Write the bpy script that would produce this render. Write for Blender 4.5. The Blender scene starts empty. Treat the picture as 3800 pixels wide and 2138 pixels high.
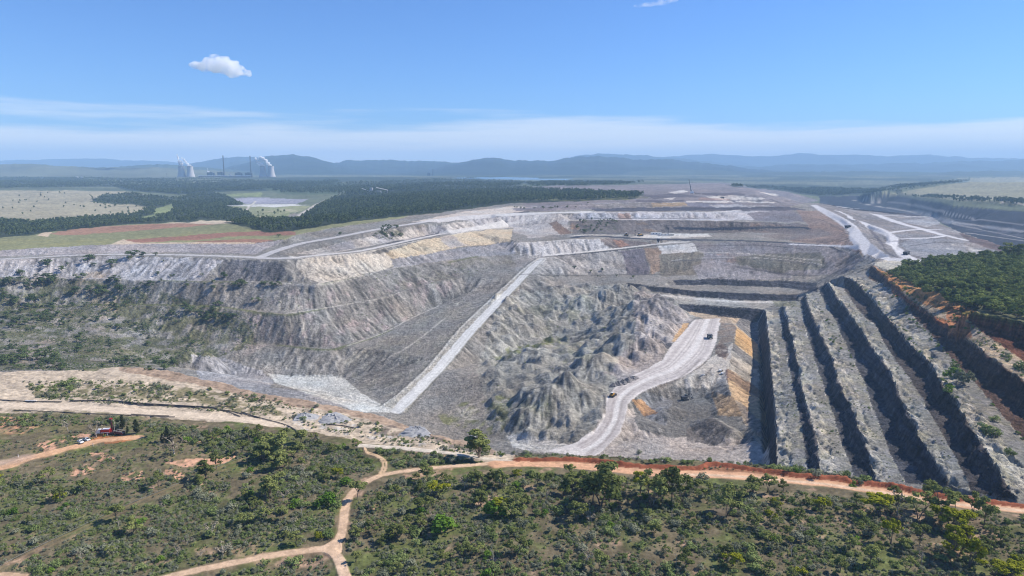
import bpy, math, random, time
import numpy as np
from mathutils import Vector
from mathutils.geometry import delaunay_2d_cdt

T0 = time.time()
sc = bpy.context.scene
COL = sc.collection
R = math.radians

# ------------------------------------------------------------------ camera, sky, sun, exposure
CAM_H, PITCH, FPX, CX, CY = 150.0, R(9.9), 1717.0, 1287.5, 724.5
cam_d = bpy.data.cameras.new('camera')
cam_d.sensor_width = 36.0
cam_d.lens = 36.0 * FPX / 2575.0
cam_d.clip_start, cam_d.clip_end = 1.0, 120000.0
cam = bpy.data.objects.new('camera', cam_d)
cam.location = (0, 0, CAM_H)
cam.rotation_euler = (R(90) - PITCH, 0, 0)
COL.objects.link(cam)
sc.camera = cam

SUN_AZ, SUN_EL = R(76), R(43)          # azimuth measured from +Y (view direction) towards +X (right)
world = bpy.data.worlds.new('World')
sc.world = world
world.use_nodes = True
wn, wl = world.node_tree.nodes, world.node_tree.links
wn.clear()
w_out = wn.new('ShaderNodeOutputWorld')
w_bg = wn.new('ShaderNodeBackground')
w_bg.inputs['Strength'].default_value = 0.12
sky = wn.new('ShaderNodeTexSky')
sky.sky_type = 'NISHITA'
sky.sun_disc = False
sky.sun_elevation = SUN_EL
sky.sun_rotation = SUN_AZ
sky.altitude = 0.0
sky.air_density = 1.0
sky.dust_density = 0.1
sky.ozone_density = 5.0
# thin high cloud veil low over the horizon, all the way round
tc = wn.new('ShaderNodeTexCoord')
sep = wn.new('ShaderNodeSeparateXYZ')
wl.new(tc.outputs['Generated'], sep.inputs[0])
mp = wn.new('ShaderNodeMapping')
mp.inputs['Scale'].default_value = (1.6, 1.6, 26.0)
wl.new(tc.outputs['Generated'], mp.inputs['Vector'])
nz = wn.new('ShaderNodeTexNoise')
nz.inputs['Scale'].default_value = 1.7
nz.inputs['Detail'].default_value = 7.0
nz.inputs['Roughness'].default_value = 0.55
wl.new(mp.outputs[0], nz.inputs['Vector'])
def wmath(op, a, b=None, c=None):
    m = wn.new('ShaderNodeMath'); m.operation = op
    for i, v in enumerate((a, b, c)):
        if v is None: continue
        if isinstance(v, (int, float)): m.inputs[i].default_value = v
        else: wl.new(v, m.inputs[i])
    return m.outputs[0]
# band edge height varies with the noise
edge = wmath('MULTIPLY_ADD', nz.outputs['Fac'], -0.11, 0.122)   # sin(elevation) of the veil top
band = wn.new('ShaderNodeMapRange'); band.interpolation_type = 'SMOOTHSTEP'
wl.new(wmath('SUBTRACT', edge, sep.outputs['Z']), band.inputs['Value'])
band.inputs['From Min'].default_value = -0.006
band.inputs['From Max'].default_value = 0.03
wisp = wmath('MULTIPLY_ADD', nz.outputs['Fac'], 0.75, 0.34)
fac = wmath('MULTIPLY', band.outputs['Result'], wisp)
wmix = wn.new('ShaderNodeMix'); wmix.data_type = 'RGBA'
wl.new(fac, wmix.inputs['Factor'])
tint = wn.new('ShaderNodeMix'); tint.data_type = 'RGBA'; tint.blend_type = 'MULTIPLY'; tint.inputs['Factor'].default_value = 1.0
wl.new(sky.outputs[0], tint.inputs[6]); tint.inputs[7].default_value = (.42, .62, .92, 1)
wl.new(tint.outputs[2], wmix.inputs[6])
wmix.inputs[7].default_value = (7.7, 7.3, 6.7, 1)
wl.new(wmix.outputs[2], w_bg.inputs['Color'])
wl.new(w_bg.outputs[0], w_out.inputs['Surface'])

sun_d = bpy.data.lights.new('sun', 'SUN')
sun_d.energy = 5.0
sun_d.angle = R(0.53)
sun_d.color = (1.0, 0.93, 0.83)
sun = bpy.data.objects.new('sun', sun_d)
sdir = Vector((math.sin(SUN_AZ) * math.cos(SUN_EL), math.cos(SUN_AZ) * math.cos(SUN_EL), math.sin(SUN_EL)))
sun.rotation_euler = sdir.to_track_quat('Z', 'Y').to_euler()
sun.location = (400, 0, 700)
COL.objects.link(sun)

vs = sc.view_settings
vs.view_transform = 'Standard'
vs.look = 'None'
vs.exposure = 0.48
vs.gamma = 1.0
vs.use_curve_mapping = False
sc.render.engine = 'CYCLES'
cy = sc.cycles
cy.max_bounces = 10
cy.diffuse_bounces = 2
cy.glossy_bounces = 1
cy.transmission_bounces = 2
cy.volume_bounces = 8
cy.transparent_max_bounces = 8
cy.use_denoising = True
cy.denoiser = 'OPENIMAGEDENOISE'
cy.denoising_input_passes = 'RGB_ALBEDO_NORMAL'
cy.denoising_prefilter = 'ACCURATE'
sc.cycles.filter_width = 1.15
cy.sample_clamp_indirect = 4.0
try:
    cy.volume_step_rate = 2.0
    cy.volume_max_steps = 256
except Exception:
    pass

# ------------------------------------------------------------------ helpers
rng = np.random.default_rng(7)
random.seed(7)
def tag(o, label=None, cat=None, group=None, kind=None):
    if label: o['label'] = label
    if cat: o['category'] = cat
    if group: o['group'] = group
    if kind: o['kind'] = kind
    return o
def srgb(c, k=1.0):
    c = np.asarray(c, float) / 255.0
    l = np.where(c <= 0.04045, c / 12.92, ((c + 0.055) / 1.055) ** 2.4)
    return l * k
CP, SP = math.cos(PITCH), math.sin(PITCH)
def unproj(px, py, z):
    u = (np.asarray(px, float) - CX) / FPX; v = (CY - np.asarray(py, float)) / FPX
    dz = -SP + v * CP
    t = (np.asarray(z, float) - CAM_H) / dz
    return u * t, (CP + v * SP) * t
def proj(x, y, z):
    zz = z - CAM_H
    dep = y * CP - zz * SP
    up = y * SP + zz * CP
    return CX + FPX * x / dep, CY - FPX * up / dep
def h2(ix, iy, seed):
    n = (ix.astype(np.int64) * 374761393 + iy.astype(np.int64) * 668265263 + seed * 1442695041) & 0xFFFFFFFF
    n = ((n ^ (n >> 13)) * 1274126177) & 0xFFFFFFFF
    n = n ^ (n >> 16)
    return (n & 0xFFFF).astype(np.float32) / 65535.0
def vnoise(x, y, seed=0):
    x = np.asarray(x, np.float32); y = np.asarray(y, np.float32)
    fx, fy = np.floor(x), np.floor(y)
    tx, ty = x - fx, y - fy
    tx = tx * tx * (3 - 2 * tx); ty = ty * ty * (3 - 2 * ty)
    ix, iy = fx.astype(np.int64), fy.astype(np.int64)
    a = h2(ix, iy, seed); b = h2(ix + 1, iy, seed); c = h2(ix, iy + 1, seed); d = h2(ix + 1, iy + 1, seed)
    return (a + (b - a) * tx) * (1 - ty) + (c + (d - c) * tx) * ty - 0.5
def fbm(x, y, seed=0, n=3):
    s, amp = 0, 1.0
    for k in range(n):
        s = s + amp * vnoise(x * 2 ** k + 13.7 * k, y * 2 ** k - 7.1 * k, seed + k)
        amp *= 0.5
    return s
def sstep(a, b, x):
    t = np.clip((x - a) / (b - a), 0, 1)
    return t * t * (3 - 2 * t)

# ------------------------------------------------------------------ terrain: crest, toe and road lines of the mine (image reading of each line + its level -> world)
LINES = []          # each: array n x 3 of world points
def dens(pts, step=22):
    pts = np.asarray(pts, float)
    out = [pts[:1]]
    for a, b in zip(pts[:-1], pts[1:]):
        n = max(1, int(math.hypot(b[0] - a[0], b[1] - a[1]) / step))
        t = (np.arange(1, n + 1) / n)[:, None]
        out.append(a + (b - a) * t)
    return np.concatenate(out)
def line(pts, step=22, wob=0.0, seed=1):
    p = dens(pts, step)
    x, y = unproj(p[:, 0], p[:, 1], p[:, 2])
    w = np.stack([x, y, p[:, 2]], 1)
    if wob:
        d = np.gradient(w[:, :2], axis=0); d /= np.linalg.norm(d, axis=1)[:, None] + 1e-9
        off = (rng.random(len(w)) - 0.5) * 2 * wob
        w[:, 0] += -d[:, 1] * off; w[:, 1] += d[:, 0] * off
    LINES.append(w)
    return w
def wline(w):
    LINES.append(np.asarray(w, float)); return LINES[-1]
def behind(w, dist, z):
    w = np.asarray(w, float)
    r = np.hypot(w[:, 0], w[:, 1])
    k = (r + dist) / r
    z = np.broadcast_to(np.asarray(z, float), (len(w),))
    return wline(np.stack([w[:, 0] * k, w[:, 1] * k, z], 1))
def bench(pts, width, rise=1.0):
    w = line(pts)
    behind(w, width, w[:, 2] + rise)
    return w

RIM = [(-700,922,-2),(0,935,-3),(150,932,-3),(300,922,-2),(420,930,-2),(500,948,-3),(560,962,-4),(640,987,-4),(760,1003,-5),(860,1028,-6),(960,1048,-7),(1060,1082,-7),(1160,1112,-6),(1250,1140,-5),(1320,1146,-4),(1400,1143,-4),(1500,1147,-4),(1600,1153,-4),(1800,1161,-4),(1930,1174,-4),(2060,1191,-4),(2160,1205,-4),(2240,1217,-3),(2330,1236,-3),(2420,1248,-2),(2575,1266,-2),(3100,1340,-2)]
rim_w = line(RIM, wob=0.6)
_rp = dens(RIM)
behind(rim_w, 45, np.interp(_rp[:, 0], [-700, 300, 420, 600, 1900, 1990, 2100, 2300, 2575, 3100], [-40, -55, -85, -125, -128, -70, -60, -50, -42, -36]))
# foreground scrub plateau: gently rolling
for yy, zz in ((1240, 0), (1320, 1), (1449, 0), (1700, 0)):
    line([(-700, yy, zz), (500, yy, zz - 1), (1300, yy + 6, zz), (2000, yy + 40, zz + 1), (3100, yy + 130, zz)], 120)
line([(-700, 1040, -1), (0, 1040, -1), (300, 1050, -1), (600, 1072, -2), (800, 1100, -3), (1000, 1120, -3), (1250, 1158, -2)], 60)
line([(-700, 1100, 0), (300, 1110, 0), (700, 1150, -1), (900, 1180, -2), (1300, 1190, -1)], 80)
wline([(x, 90, 0.0) for x in range(-180, 181, 30)])

# upper left: plateau edge, haul roads, benches of the big dump
line([(-700,629,-3),(0,629,-3),(105,627,-2),(210,618,-1),(284,613,0),(394,613,0),(500,613,1),(631,613,2),(677,606,5),(718,602,8),(741,592,11),(794,574,14),(847,572,15),(926,562,19),(1015,549,23),(1150,533,27)], wob=3)
line([(-700,645,-10),(0,645,-10),(263,634,-9),(447,635,-9),(605,640,-9),(650,640,-8),(700,622,-3),(760,606,2),(850,590,8),(926,575,14),(1015,561,19),(1150,545,24),(1260,537,27)])
RF = [(-700,655,-10),(0,655,-10),(263,644,-10),(447,646,-10),(605,652,-10),(700,656,-10),(741,651,-10),(820,644,-9),(899,637,-8),(973,622,-6),(1057,604,-4),(1136,589,-2),(1230,575,0),(1285,570,0)]
line(RF, wob=1)
line([(745,644,-10),(820,634,-9),(899,626,-8),(973,611,-6),(1057,593,-4),(1136,578,-2),(1225,566,0)])
line([(668,648,-9),(710,635,-4),(760,619,0),(850,602,6),(926,587,12),(1015,572,17),(1150,554,22),(1255,546,25)], wob=1)
bench([(-700,697,-32),(0,697,-32),(200,700,-38),(400,706,-41),(526,710,-41),(607,708,-41),(794,716,-41),(899,698,-41),(960,681,-39),(1031,667,-37),(1100,655,-35),(1200,642,-32),(1280,632,-30)], 13)
bench([(-700,788,-72),(0,788,-72),(150,772,-74),(316,768,-75),(526,773,-75),(715,791,-78),(815,776,-76),(952,752,-72),(1004,736,-68),(1100,712,-62),(1200,690,-55),(1290,662,-45)], 14)
bench([(-700,868,-90),(0,868,-90),(200,860,-98),(400,858,-112),(662,868,-118),(820,881,-118),(873,871,-117),(965,838,-113),(1031,803,-106),(1104,770,-95),(1165,743,-82)], 12)
line([(430,925,-126),(520,934,-137),(600,946,-141),(676,949,-143),(760,948,-143),(860,951,-143),(930,985,-141)], wob=3)
line([(-700,905,-84),(0,905,-84),(200,905,-92),(330,905,-104)])
# white ramp
RL = [(960,1022,-138),(1010,985,-132),(1080,920,-120),(1150,835,-101),(1200,785,-88),(1260,730,-70),(1320,675,-48),(1355,650,-36)]
RR = [(1020,1037,-138),(1075,975,-131),(1130,915,-120),(1185,850,-104),(1240,790,-89),(1290,735,-71),(1340,680,-49),(1368,652,-36)]
line(RL); line(RR)
# floor and central spoil base
line([(1050,1062,-141),(1150,1085,-141),(1250,1105,-140),(1320,1120,-136)])
line([(1240,905,-130),(1300,875,-126),(1380,852,-122)])
line([(1300,738,-76),(1392,728,-74),(1497,720,-73),(1570,716,-71)])
line([(1390,696,-64),(1430,694,-64),(1500,694,-66),(1600,690,-66),(1700,694,-66),(1800,690,-62),(1900,688,-62),(2050,690,-60),(2100,684,-52),(2150,672,-42),(2192,662,-30)], wob=4)
# haul road to the dump platform
HL = [(1745,805,-94),(1715,840,-95),(1690,868,-96),(1665,905,-99),(1640,920,-100),(1590,945,-103),(1545,975,-107),(1527,1000,-109),(1522,1040,-113),(1496,1085,-118),(1448,1114,-122),(1375,1136,-125)]
HR = [(1812,800,-94),(1800,860,-95),(1785,900,-97),(1721,948,-102),(1655,969,-105),(1608,990,-108),(1579,1014,-110),(1573,1050,-114),(1558,1090,-118),(1520,1130,-122),(1490,1152,-124)]
line(HL); line(HR)
line([(1760,792,-93),(1829,793,-92),(1850,825,-92),(1842,862,-93),(1837,901,-95),(1831,927,-97),(1826,967,-101),(1840,1000,-106),(1866,1014,-108),(1882,1060,-114)], wob=1.5)
line([(1718,779,-99),(1740,783,-103),(1800,793,-107),(1860,800,-108),(1905,812,-110),(1907,860,-113),(1913,907,-116),(1921,1022,-120),(1930,1100,-123),(1936,1166,-124)])
line([(1700,763,-93),(1800,770,-93),(1860,774,-93),(1916,778,-93)], wob=1.5)
line([(1600,1040,-120),(1650,1010,-119),(1700,1000,-118),(1770,1000,-117),(1795,1020,-117),(1780,1060,-120),(1700,1085,-122)])
line([(1570,1110,-125),(1660,1100,-124),(1760,1120,-125),(1910,1132,-126)])
# back walls of the pit
line([(1580,724,-76),(1680,735,-82),(1734,742,-85),(1839,753,-88),(1964,758,-90),(2004,757,-90)], 12, wob=3)
line([(1580,713,-70),(1700,728,-76),(1734,731,-78),(1839,738,-80),(1964,741,-82),(2004,742,-82)], 12, wob=3)
line([(1700,716,-74),(1787,714,-76),(1964,723,-79),(2020,728,-79)], 12, wob=3)
line([(1700,706,-68),(1787,702,-69),(1964,707,-70),(2050,710,-69)], 12, wob=3)
# highwalls on the right: crest line, foot of its cast shadow -> face height follows from a sun near 46 degrees
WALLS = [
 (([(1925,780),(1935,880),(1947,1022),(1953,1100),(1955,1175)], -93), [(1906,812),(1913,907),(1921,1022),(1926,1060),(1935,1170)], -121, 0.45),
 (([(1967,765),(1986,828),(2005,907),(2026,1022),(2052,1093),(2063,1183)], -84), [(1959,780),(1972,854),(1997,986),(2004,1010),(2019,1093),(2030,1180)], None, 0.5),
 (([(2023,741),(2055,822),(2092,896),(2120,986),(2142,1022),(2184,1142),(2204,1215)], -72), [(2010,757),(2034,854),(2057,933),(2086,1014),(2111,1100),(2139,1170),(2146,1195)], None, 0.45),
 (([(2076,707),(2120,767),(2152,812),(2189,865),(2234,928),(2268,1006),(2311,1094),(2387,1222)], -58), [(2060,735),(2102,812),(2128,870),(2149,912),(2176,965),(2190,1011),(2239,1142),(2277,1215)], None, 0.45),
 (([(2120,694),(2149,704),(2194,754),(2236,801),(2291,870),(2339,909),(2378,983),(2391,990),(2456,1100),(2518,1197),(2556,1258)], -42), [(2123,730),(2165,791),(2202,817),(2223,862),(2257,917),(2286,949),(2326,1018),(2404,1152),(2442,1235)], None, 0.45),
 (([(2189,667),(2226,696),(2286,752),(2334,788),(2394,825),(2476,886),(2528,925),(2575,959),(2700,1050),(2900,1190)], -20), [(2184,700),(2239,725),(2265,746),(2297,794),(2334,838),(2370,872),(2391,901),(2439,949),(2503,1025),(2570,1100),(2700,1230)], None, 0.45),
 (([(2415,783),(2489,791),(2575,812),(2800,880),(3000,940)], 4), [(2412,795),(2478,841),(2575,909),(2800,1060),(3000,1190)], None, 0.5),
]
WALL_SHADE_POLY = []
BZ_ = {6: 8.0}
WSTORE = {}
for wi in range(6, -1, -1):          # from the natural surface down, each bench floor being the next crest
    (cp, _), ep, _, frac = WALLS[wi]
    cz = BZ_[wi]
    c = dens([(a, b, cz) for a, b in cp], 8)
    cx_, cy_ = unproj(c[:, 0], c[:, 1], c[:, 2])
    e = dens([(a, b, 0) for a, b in ep], 8)
    n = len(c); kk = np.arange(n)
    hs = np.arange(4, 34, 0.5); err = []
    for h in hs:
        ex, ey = unproj(e[:, 0], e[:, 1], cz - h)
        err.append(np.abs(np.min(np.hypot(ex[None] - cx_[:, None], ey[None] - cy_[:, None]), 1) - h * 0.92))
    err = np.array(err)
    hk = hs[np.argmin(err + 0.02 * hs[:, None], 0)]
    hk = np.clip(hk, 5, 27) if wi else np.full(n, 26.0)
    hk = hk * (.84 if wi else 1)
    w_ = min(21, (n // 2) * 2 - 1)
    hk = np.convolve(np.pad(hk, w_ // 2, mode='edge'), np.ones(w_) / w_, 'valid')
    h = float(np.clip(np.median(hk) * 1.05, 12, 22)) if wi else 26.0
    hk = hk * (1 + .16 * vnoise(kk * .12, kk * 0., 70 + wi))
    BZ_[wi - 1] = cz - h
    jag = (vnoise(kk * 0.9, kk * 0., 5 + wi) * 5.0 + vnoise(kk * 0.3, kk * 0., 9 + wi) * 5.0) * (.35 if wi == 0 else 1)
    nx = np.gradient(cy_); ny = -np.gradient(cx_); L = np.hypot(nx, ny) + 1e-9
    nx, ny = nx / L, ny / L
    nx = np.convolve(np.pad(nx, 5, mode='edge'), np.ones(11) / 11, 'valid'); ny = np.convolve(np.pad(ny, 5, mode='edge'), np.ones(11) / 11, 'valid')
    if np.mean(nx) > 0: nx, ny = -nx, -ny            # outwards, to the pit side
    jx, jy = cx_ + nx * jag, cy_ + ny * jag
    wline(np.stack([jx, jy, np.full(n, cz) + vnoise(kk * 0.7, kk * 0., 31 + wi) * 2.4], 1))
    jl = .14 * vnoise(kk * .8, kk * 0., 51 + wi)
    def at_face(f, dz): return np.stack([jx + nx * hk * f, jy + ny * hk * f, cz - hk * dz], 1)
    if wi in (1, 2, 3, 4, 5):        # narrow broken ledge part way down the face
        wline(at_face(.12 + jl * .5, .40)); wline(at_face(.27 + jl, .48))
    wline(at_face(.44 + jl * .6, .96))
    wline(at_face(.80, 1.0))
    WALL_SHADE_POLY.append((list(cp) + list(ep)[::-1], cz))
    print('wall', wi, cz, 'drop', h, hk.min(), hk.max())
WALL_SHADE_POLY = WALL_SHADE_POLY[::-1]
# wooded hill at the right edge
line([(2200,662,-12),(2280,659,-4),(2400,652,3),(2500,645,7),(2575,640,8),(3000,640,10)])
line([(2340,720,6),(2450,720,11),(2575,715,13),(3000,720,15)])
_b = line([(2200,660,-14),(2285,656,-8),(2400,646,-3),(2500,640,0),(2575,634,2),(3000,630,5)])
behind(_b, 60, -22)
# middle benches
B0 = [(1368,645,-36),(1450,638,-34),(1524,631,-32),(1655,616,-25),(1729,611,-21)]
bench(B0, 18, 0.3)
line([(1297,612,-14),(1418,604,-10),(1505,600,-8)], wob=3)
B1 = [(1484,594,-11),(1629,602,-17),(1729,604,-17),(1839,606,-17),(1964,611,-18),(2080,620,-20),(2140,632,-20),(2190,648,-19)]
line(B1, wob=2)
line([(1484,588,-9),(1640,590,-12),(1781,590,-12),(1900,598,-14),(2050,604,-14)])
line([(1440,588,-6),(1550,586,-10),(1700,583,-10),(1840,580,-8),(2000,585,-8),(2100,594,-8)], wob=4)
line([(1434,556,13),(1550,553,14),(1787,555,14),(1892,558,12),(2010,562,8)], wob=4)
line([(1434,551,15),(1600,550,15),(1787,550,15),(1892,553,14)])
line([(1287,536,28),(1445,537,29),(1563,534,30),(1787,534,30),(1860,528,32),(1918,525,33)], wob=4)
line([(1524,527,31),(1700,526,31),(1964,524,33)])
line([(1320,523,34),(1481,512,46),(1721,508,47),(1944,511,44)], wob=5)
line([(1500,492,46),(1700,490,46),(1900,490,44)])
line([(1500,475,48),(1735,478,50),(1900,477,46)])
line([(1300,466,45),(1600,462,48),(1810,463,52)])
# right spoil ridge with roads
line([(2040,517,36),(2078,540,22),(2116,562,10),(2135,577,4),(2137,592,0),(2160,615,-6),(2180,638,-12),(2205,650,-15)])
line([(2060,517,36),(2110,545,22),(2150,570,10),(2175,590,4),(2190,610,-2),(2215,632,-10),(2240,645,-14)])
line([(2130,550,12),(2190,580,0),(2225,605,-8),(2250,630,-14)])
line([(2107,531,28),(2160,557,16),(2213,576,6),(2234,589,0),(2239,615,-6),(2265,636,-12),(2290,648,-14)])
line([(2199,539,12),(2265,562,2),(2318,576,-4),(2370,591,-10),(2423,602,-14)])
line([(2262,598,-4),(2320,592,0),(2362,592,0)])
line([(2290,638,-16),(2340,640,-17),(2420,632,-18)])
_e = line([(2060,511,35),(2168,528,14),(2230,532,8),(2344,546,-1),(2370,565,-6),(2420,586,-12),(2475,604,-16),(2539,625,-20),(2720,680,-26)])
behind(_e, 110, -84)
# valley pit beyond, and grassy hill
line([(2150,545,-85),(2344,552,-85),(2575,598,-85),(2800,640,-85)], 60)
_v = line([(2080,497,-30),(2150,494,-24),(2226,491,-20),(2291,497,-20),(2397,520,-20),(2575,533,-20),(2900,560,-20)])
behind(_v, -260, -58)
behind(_v, -420, -80)
line([(2200,485,-10),(2300,490,-4),(2400,505,0),(2575,515,3),(2900,530,3)])
_h = line([(2190,485,5),(2260,474,25),(2350,463,45),(2440,456,60),(2575,457,60),(2900,455,62)])
behind(_h, 1500, 0)
# left plateau, valley, paddocks, forest hills
_p = line([(-700,620,2),(0,606,2),(110,590,4),(200,580,6),(330,567,8),(500,560,10),(640,556,12),(750,558,13)])
behind(_p, 110, -10)
line([(-700,560,-16),(0,560,-14),(300,546,-14),(560,545,-14),(700,545,-14)])
line([(-700,500,0),(0,520,-5),(250,500,0),(420,505,-8),(560,510,-12),(760,512,-10)])
line([(-700,478,20),(0,474,20),(150,470,22),(280,470,20),(400,482,8)])
line([(580,497,-10),(770,498,-8),(830,500,0)])
line([(830,552,22),(930,546,24),(1000,538,27),(1100,527,30),(1200,519,33)])
line([(820,512,6),(900,505,20),(1000,500,28),(1150,498,34),(1300,500,38)])
line([(850,488,10),(1000,482,22),(1200,478,34),(1350,477,42)])
line([(-700,455,40),(0,455,40),(400,455,42),(800,462,30),(1100,462,34)])
line([(-700,445,57),(500,446,58),(1000,446,58),(1300,451,44),(1800,455,32),(2100,470,0)], 80)
line([(1950,485,-10),(2100,488,-15)])
for Yf, zf in ((11000, 62), (16000, 65), (30000, 66)):
    wline([(x, Yf, zf) for x in np.linspace(-1.95 * Yf, 1.95 * Yf, 24)])
wline([(x, 9200, 55) for x in np.linspace(-1.95 * 9200, 1.95 * 9200, 24)])
for s in (-1, 1):                     # side margins
    wline([(s * 1.9 * yv, yv, zv) for yv, zv in ((90, 0), (250, 0), (500, -4 if s < 0 else 4), (800, -30 if s < 0 else 8), (1200, -12), (1500, -4), (2500, -10), (4000, 0), (6500, 30), (30000, 66))])

def build_tin():
    verts, edges, zs = [], [], []
    for w in LINES:
        w = w[w[:, 1] > 60]
        b = len(verts)
        for x, y, z in w:
            verts.append(Vector((max(-2.0, min(2.0, x / y)), math.log(y)))); zs.append(z)
        edges += [(b + i, b + i + 1) for i in range(len(w) - 1)]
    vo, eo, fo, ov, oe, of = delaunay_2d_cdt(verts, edges, [], 0, 1e-5)
    zs = np.array(zs); iv = np.array([(v.x, v.y) for v in verts])
    nv = np.array([(v.x, v.y) for v in vo])
    nz_ = np.zeros(len(vo))
    for i, o in enumerate(ov):
        if o: nz_[i] = np.mean(zs[o])
        else:
            d = np.hypot(iv[:, 0] - nv[i, 0], iv[:, 1] - nv[i, 1])
            k = np.argsort(d)[:3]; wgt = 1 / (d[k] + 1e-6)
            nz_[i] = np.sum(zs[k] * wgt) / wgt.sum()
    return nv, nz_, np.array(fo)
TV, TZ, TF = build_tin()
def sample_tin(U, W):
    """U: column values of x/y (ascending), W: row values of log y (ascending)."""
    Z = np.full((len(W), len(U)), np.nan, np.float32)
    for f in TF:
        p = TV[f]; z = TZ[f]
        i0, i1 = np.searchsorted(U, p[:, 0].min() - 1e-9), np.searchsorted(U, p[:, 0].max() + 1e-9)
        j0, j1 = np.searchsorted(W, p[:, 1].min() - 1e-9), np.searchsorted(W, p[:, 1].max() + 1e-9)
        if i1 <= i0 or j1 <= j0: continue
        d = (p[1, 1] - p[2, 1]) * (p[0, 0] - p[2, 0]) + (p[2, 0] - p[1, 0]) * (p[0, 1] - p[2, 1])
        if abs(d) < 1e-14: continue
        uu = U[i0:i1][None, :]; ww = W[j0:j1][:, None]
        a = ((p[1, 1] - p[2, 1]) * (uu - p[2, 0]) + (p[2, 0] - p[1, 0]) * (ww - p[2, 1])) / d
        b = ((p[2, 1] - p[0, 1]) * (uu - p[2, 0]) + (p[0, 0] - p[2, 0]) * (ww - p[2, 1])) / d
        c = 1 - a - b
        m = (a >= -1e-6) & (b >= -1e-6) & (c >= -1e-6)
        blk = Z[j0:j1, i0:i1]
        blk[m] = (a * z[0] + b * z[1] + c * z[2])[m]
    # fill the few cells no triangle covers
    for j in range(len(W)):
        r = Z[j]; bad = np.isnan(r)
        if bad.all(): Z[j] = Z[j - 1] if j else 0
        elif bad.any():
            g = np.where(~bad)[0]; r[bad] = np.interp(np.where(bad)[0], g, r[g])
    return Z

# ridges of dumped spoil: z = max(z, ridge - slope * distance)
RIDGES = [
 ([(1345,1010,-112),(1376,968,-98),(1429,952,-93),(1465,966,-100)], .55),
 ([(1350,1022,-116),(1376,986,-103),(1420,998,-106),(1450,1022,-114)], .6),
 ([(1310,1030,-120),(1340,1000,-112)], .6),
 ([(1300,898,-118),(1347,880,-107),(1392,893,-112)], .5),
 ([(1410,930,-116),(1458,911,-100),(1500,894,-88),(1520,900,-92)], .5),
 ([(1476,882,-108),(1524,858,-94),(1576,848,-83),(1606,840,-79)], .5),
 ([(1455,838,-107),(1520,825,-94),(1576,808,-80),(1620,790,-70)], .5),
 ([(1510,785,-93),(1560,772,-82),(1623,758,-71),(1660,746,-65)], .5),
 ([(1450,758,-82),(1510,735,-70),(1571,720,-62)], .5),
 ([(1380,780,-96),(1440,762,-86)], .45),
 ([(1310,800,-104),(1350,775,-92)], .45),
 ([(1790,1052,-111),(1835,1078,-112)], .55),
 ([(1665,1030,-113),(1690,1022,-113)], .5),
 ([(440,900,-112),(470,882,-106)], .9), ([(500,905,-116),(515,885,-108)], .9), ([(470,915,-122),(480,890,-110)], .9),
]
def add_ridges(X, Y, Z):
    for pts, s in RIDGES:
        p = dens(pts, 10)
        x, y = unproj(p[:, 0], p[:, 1], p[:, 2])
        z = p[:, 2]
        R_ = 90
        jm = (Y > y.min() - R_) & (Y < y.max() + R_) & (X > x.min() - R_) & (X < x.max() + R_)
        if not jm.any(): continue
        xs, ys = X[jm], Y[jm]
        best = np.full(xs.shape, -1e9, np.float32)
        jit = fbm(xs / 22, ys / 22, 71, 2) * 6
        for k in range(len(x) - 1):
            dx, dy = x[k + 1] - x[k], y[k + 1] - y[k]
            t = np.clip(((xs - x[k]) * dx + (ys - y[k]) * dy) / (dx * dx + dy * dy + 1e-9), 0, 1)
            d = np.hypot(xs - x[k] - t * dx, ys - y[k] - t * dy)
            d = np.sqrt(d * d + 16) - 4
            best = np.maximum(best, z[k] + (z[k + 1] - z[k]) * t - s * np.maximum(d + jit * np.minimum(1, d / 15), 0))
        Z[jm] = np.maximum(Z[jm], best)
    return Z

# grid: columns even in x/y, rows spread evenly over what the camera sees of them
ui = np.linspace(-0.875, 0.875, 1010)
uo = 0.875 + (1.88 - 0.875) * np.linspace(0, 1, 46)[1:] ** 1.3
U = np.concatenate([-uo[::-1], ui, uo])
Wc = np.linspace(math.log(92), math.log(29500), 900)
Uc = np.linspace(-0.8, 0.8, 160)
Zc = sample_tin(Uc, Wc)
Yc = np.exp(Wc)[:, None] * np.ones((1, len(Uc))); Xc = Yc * Uc[None]
Zc = add_ridges(Xc, Yc, Zc)
_, PYc = proj(Xc, Yc, Zc)
dpy = np.abs(np.diff(PYc, axis=0))
mv = np.maximum.accumulate(PYc[::-1] * -1, axis=0)     # unused, kept simple
wgt = np.mean(np.minimum(dpy, 40), 1) * 1.0 + 0.35 * np.quantile(dpy, 0.9, axis=1) + 0.12
_mid = PYc[:-1].mean(1)
wgt = np.where(_mid > 1500, wgt * .12, np.where(_mid > 1180, wgt * .8, wgt)) * np.where((Yc[:-1, 0] > 1500) & (Yc[:-1, 0] < 6000), 1.7, 1.0)
cum = np.concatenate([[0], np.cumsum(wgt)])
NRW = 1180
W = np.interp(np.linspace(0, cum[-1], NRW), cum, Wc)
Yr = np.exp(W)
Z = sample_tin(U, W)
Y = (Yr[:, None] * np.ones((1, len(U)))).astype(np.float32)
X = (Y * U[None]).astype(np.float32)
Z = add_ridges(X, Y, Z)
Zbase = Z.copy()
PX, PY = proj(X, Y, Zbase)
print('grid', Z.shape, 'time', round(time.time() - T0, 1))

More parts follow.
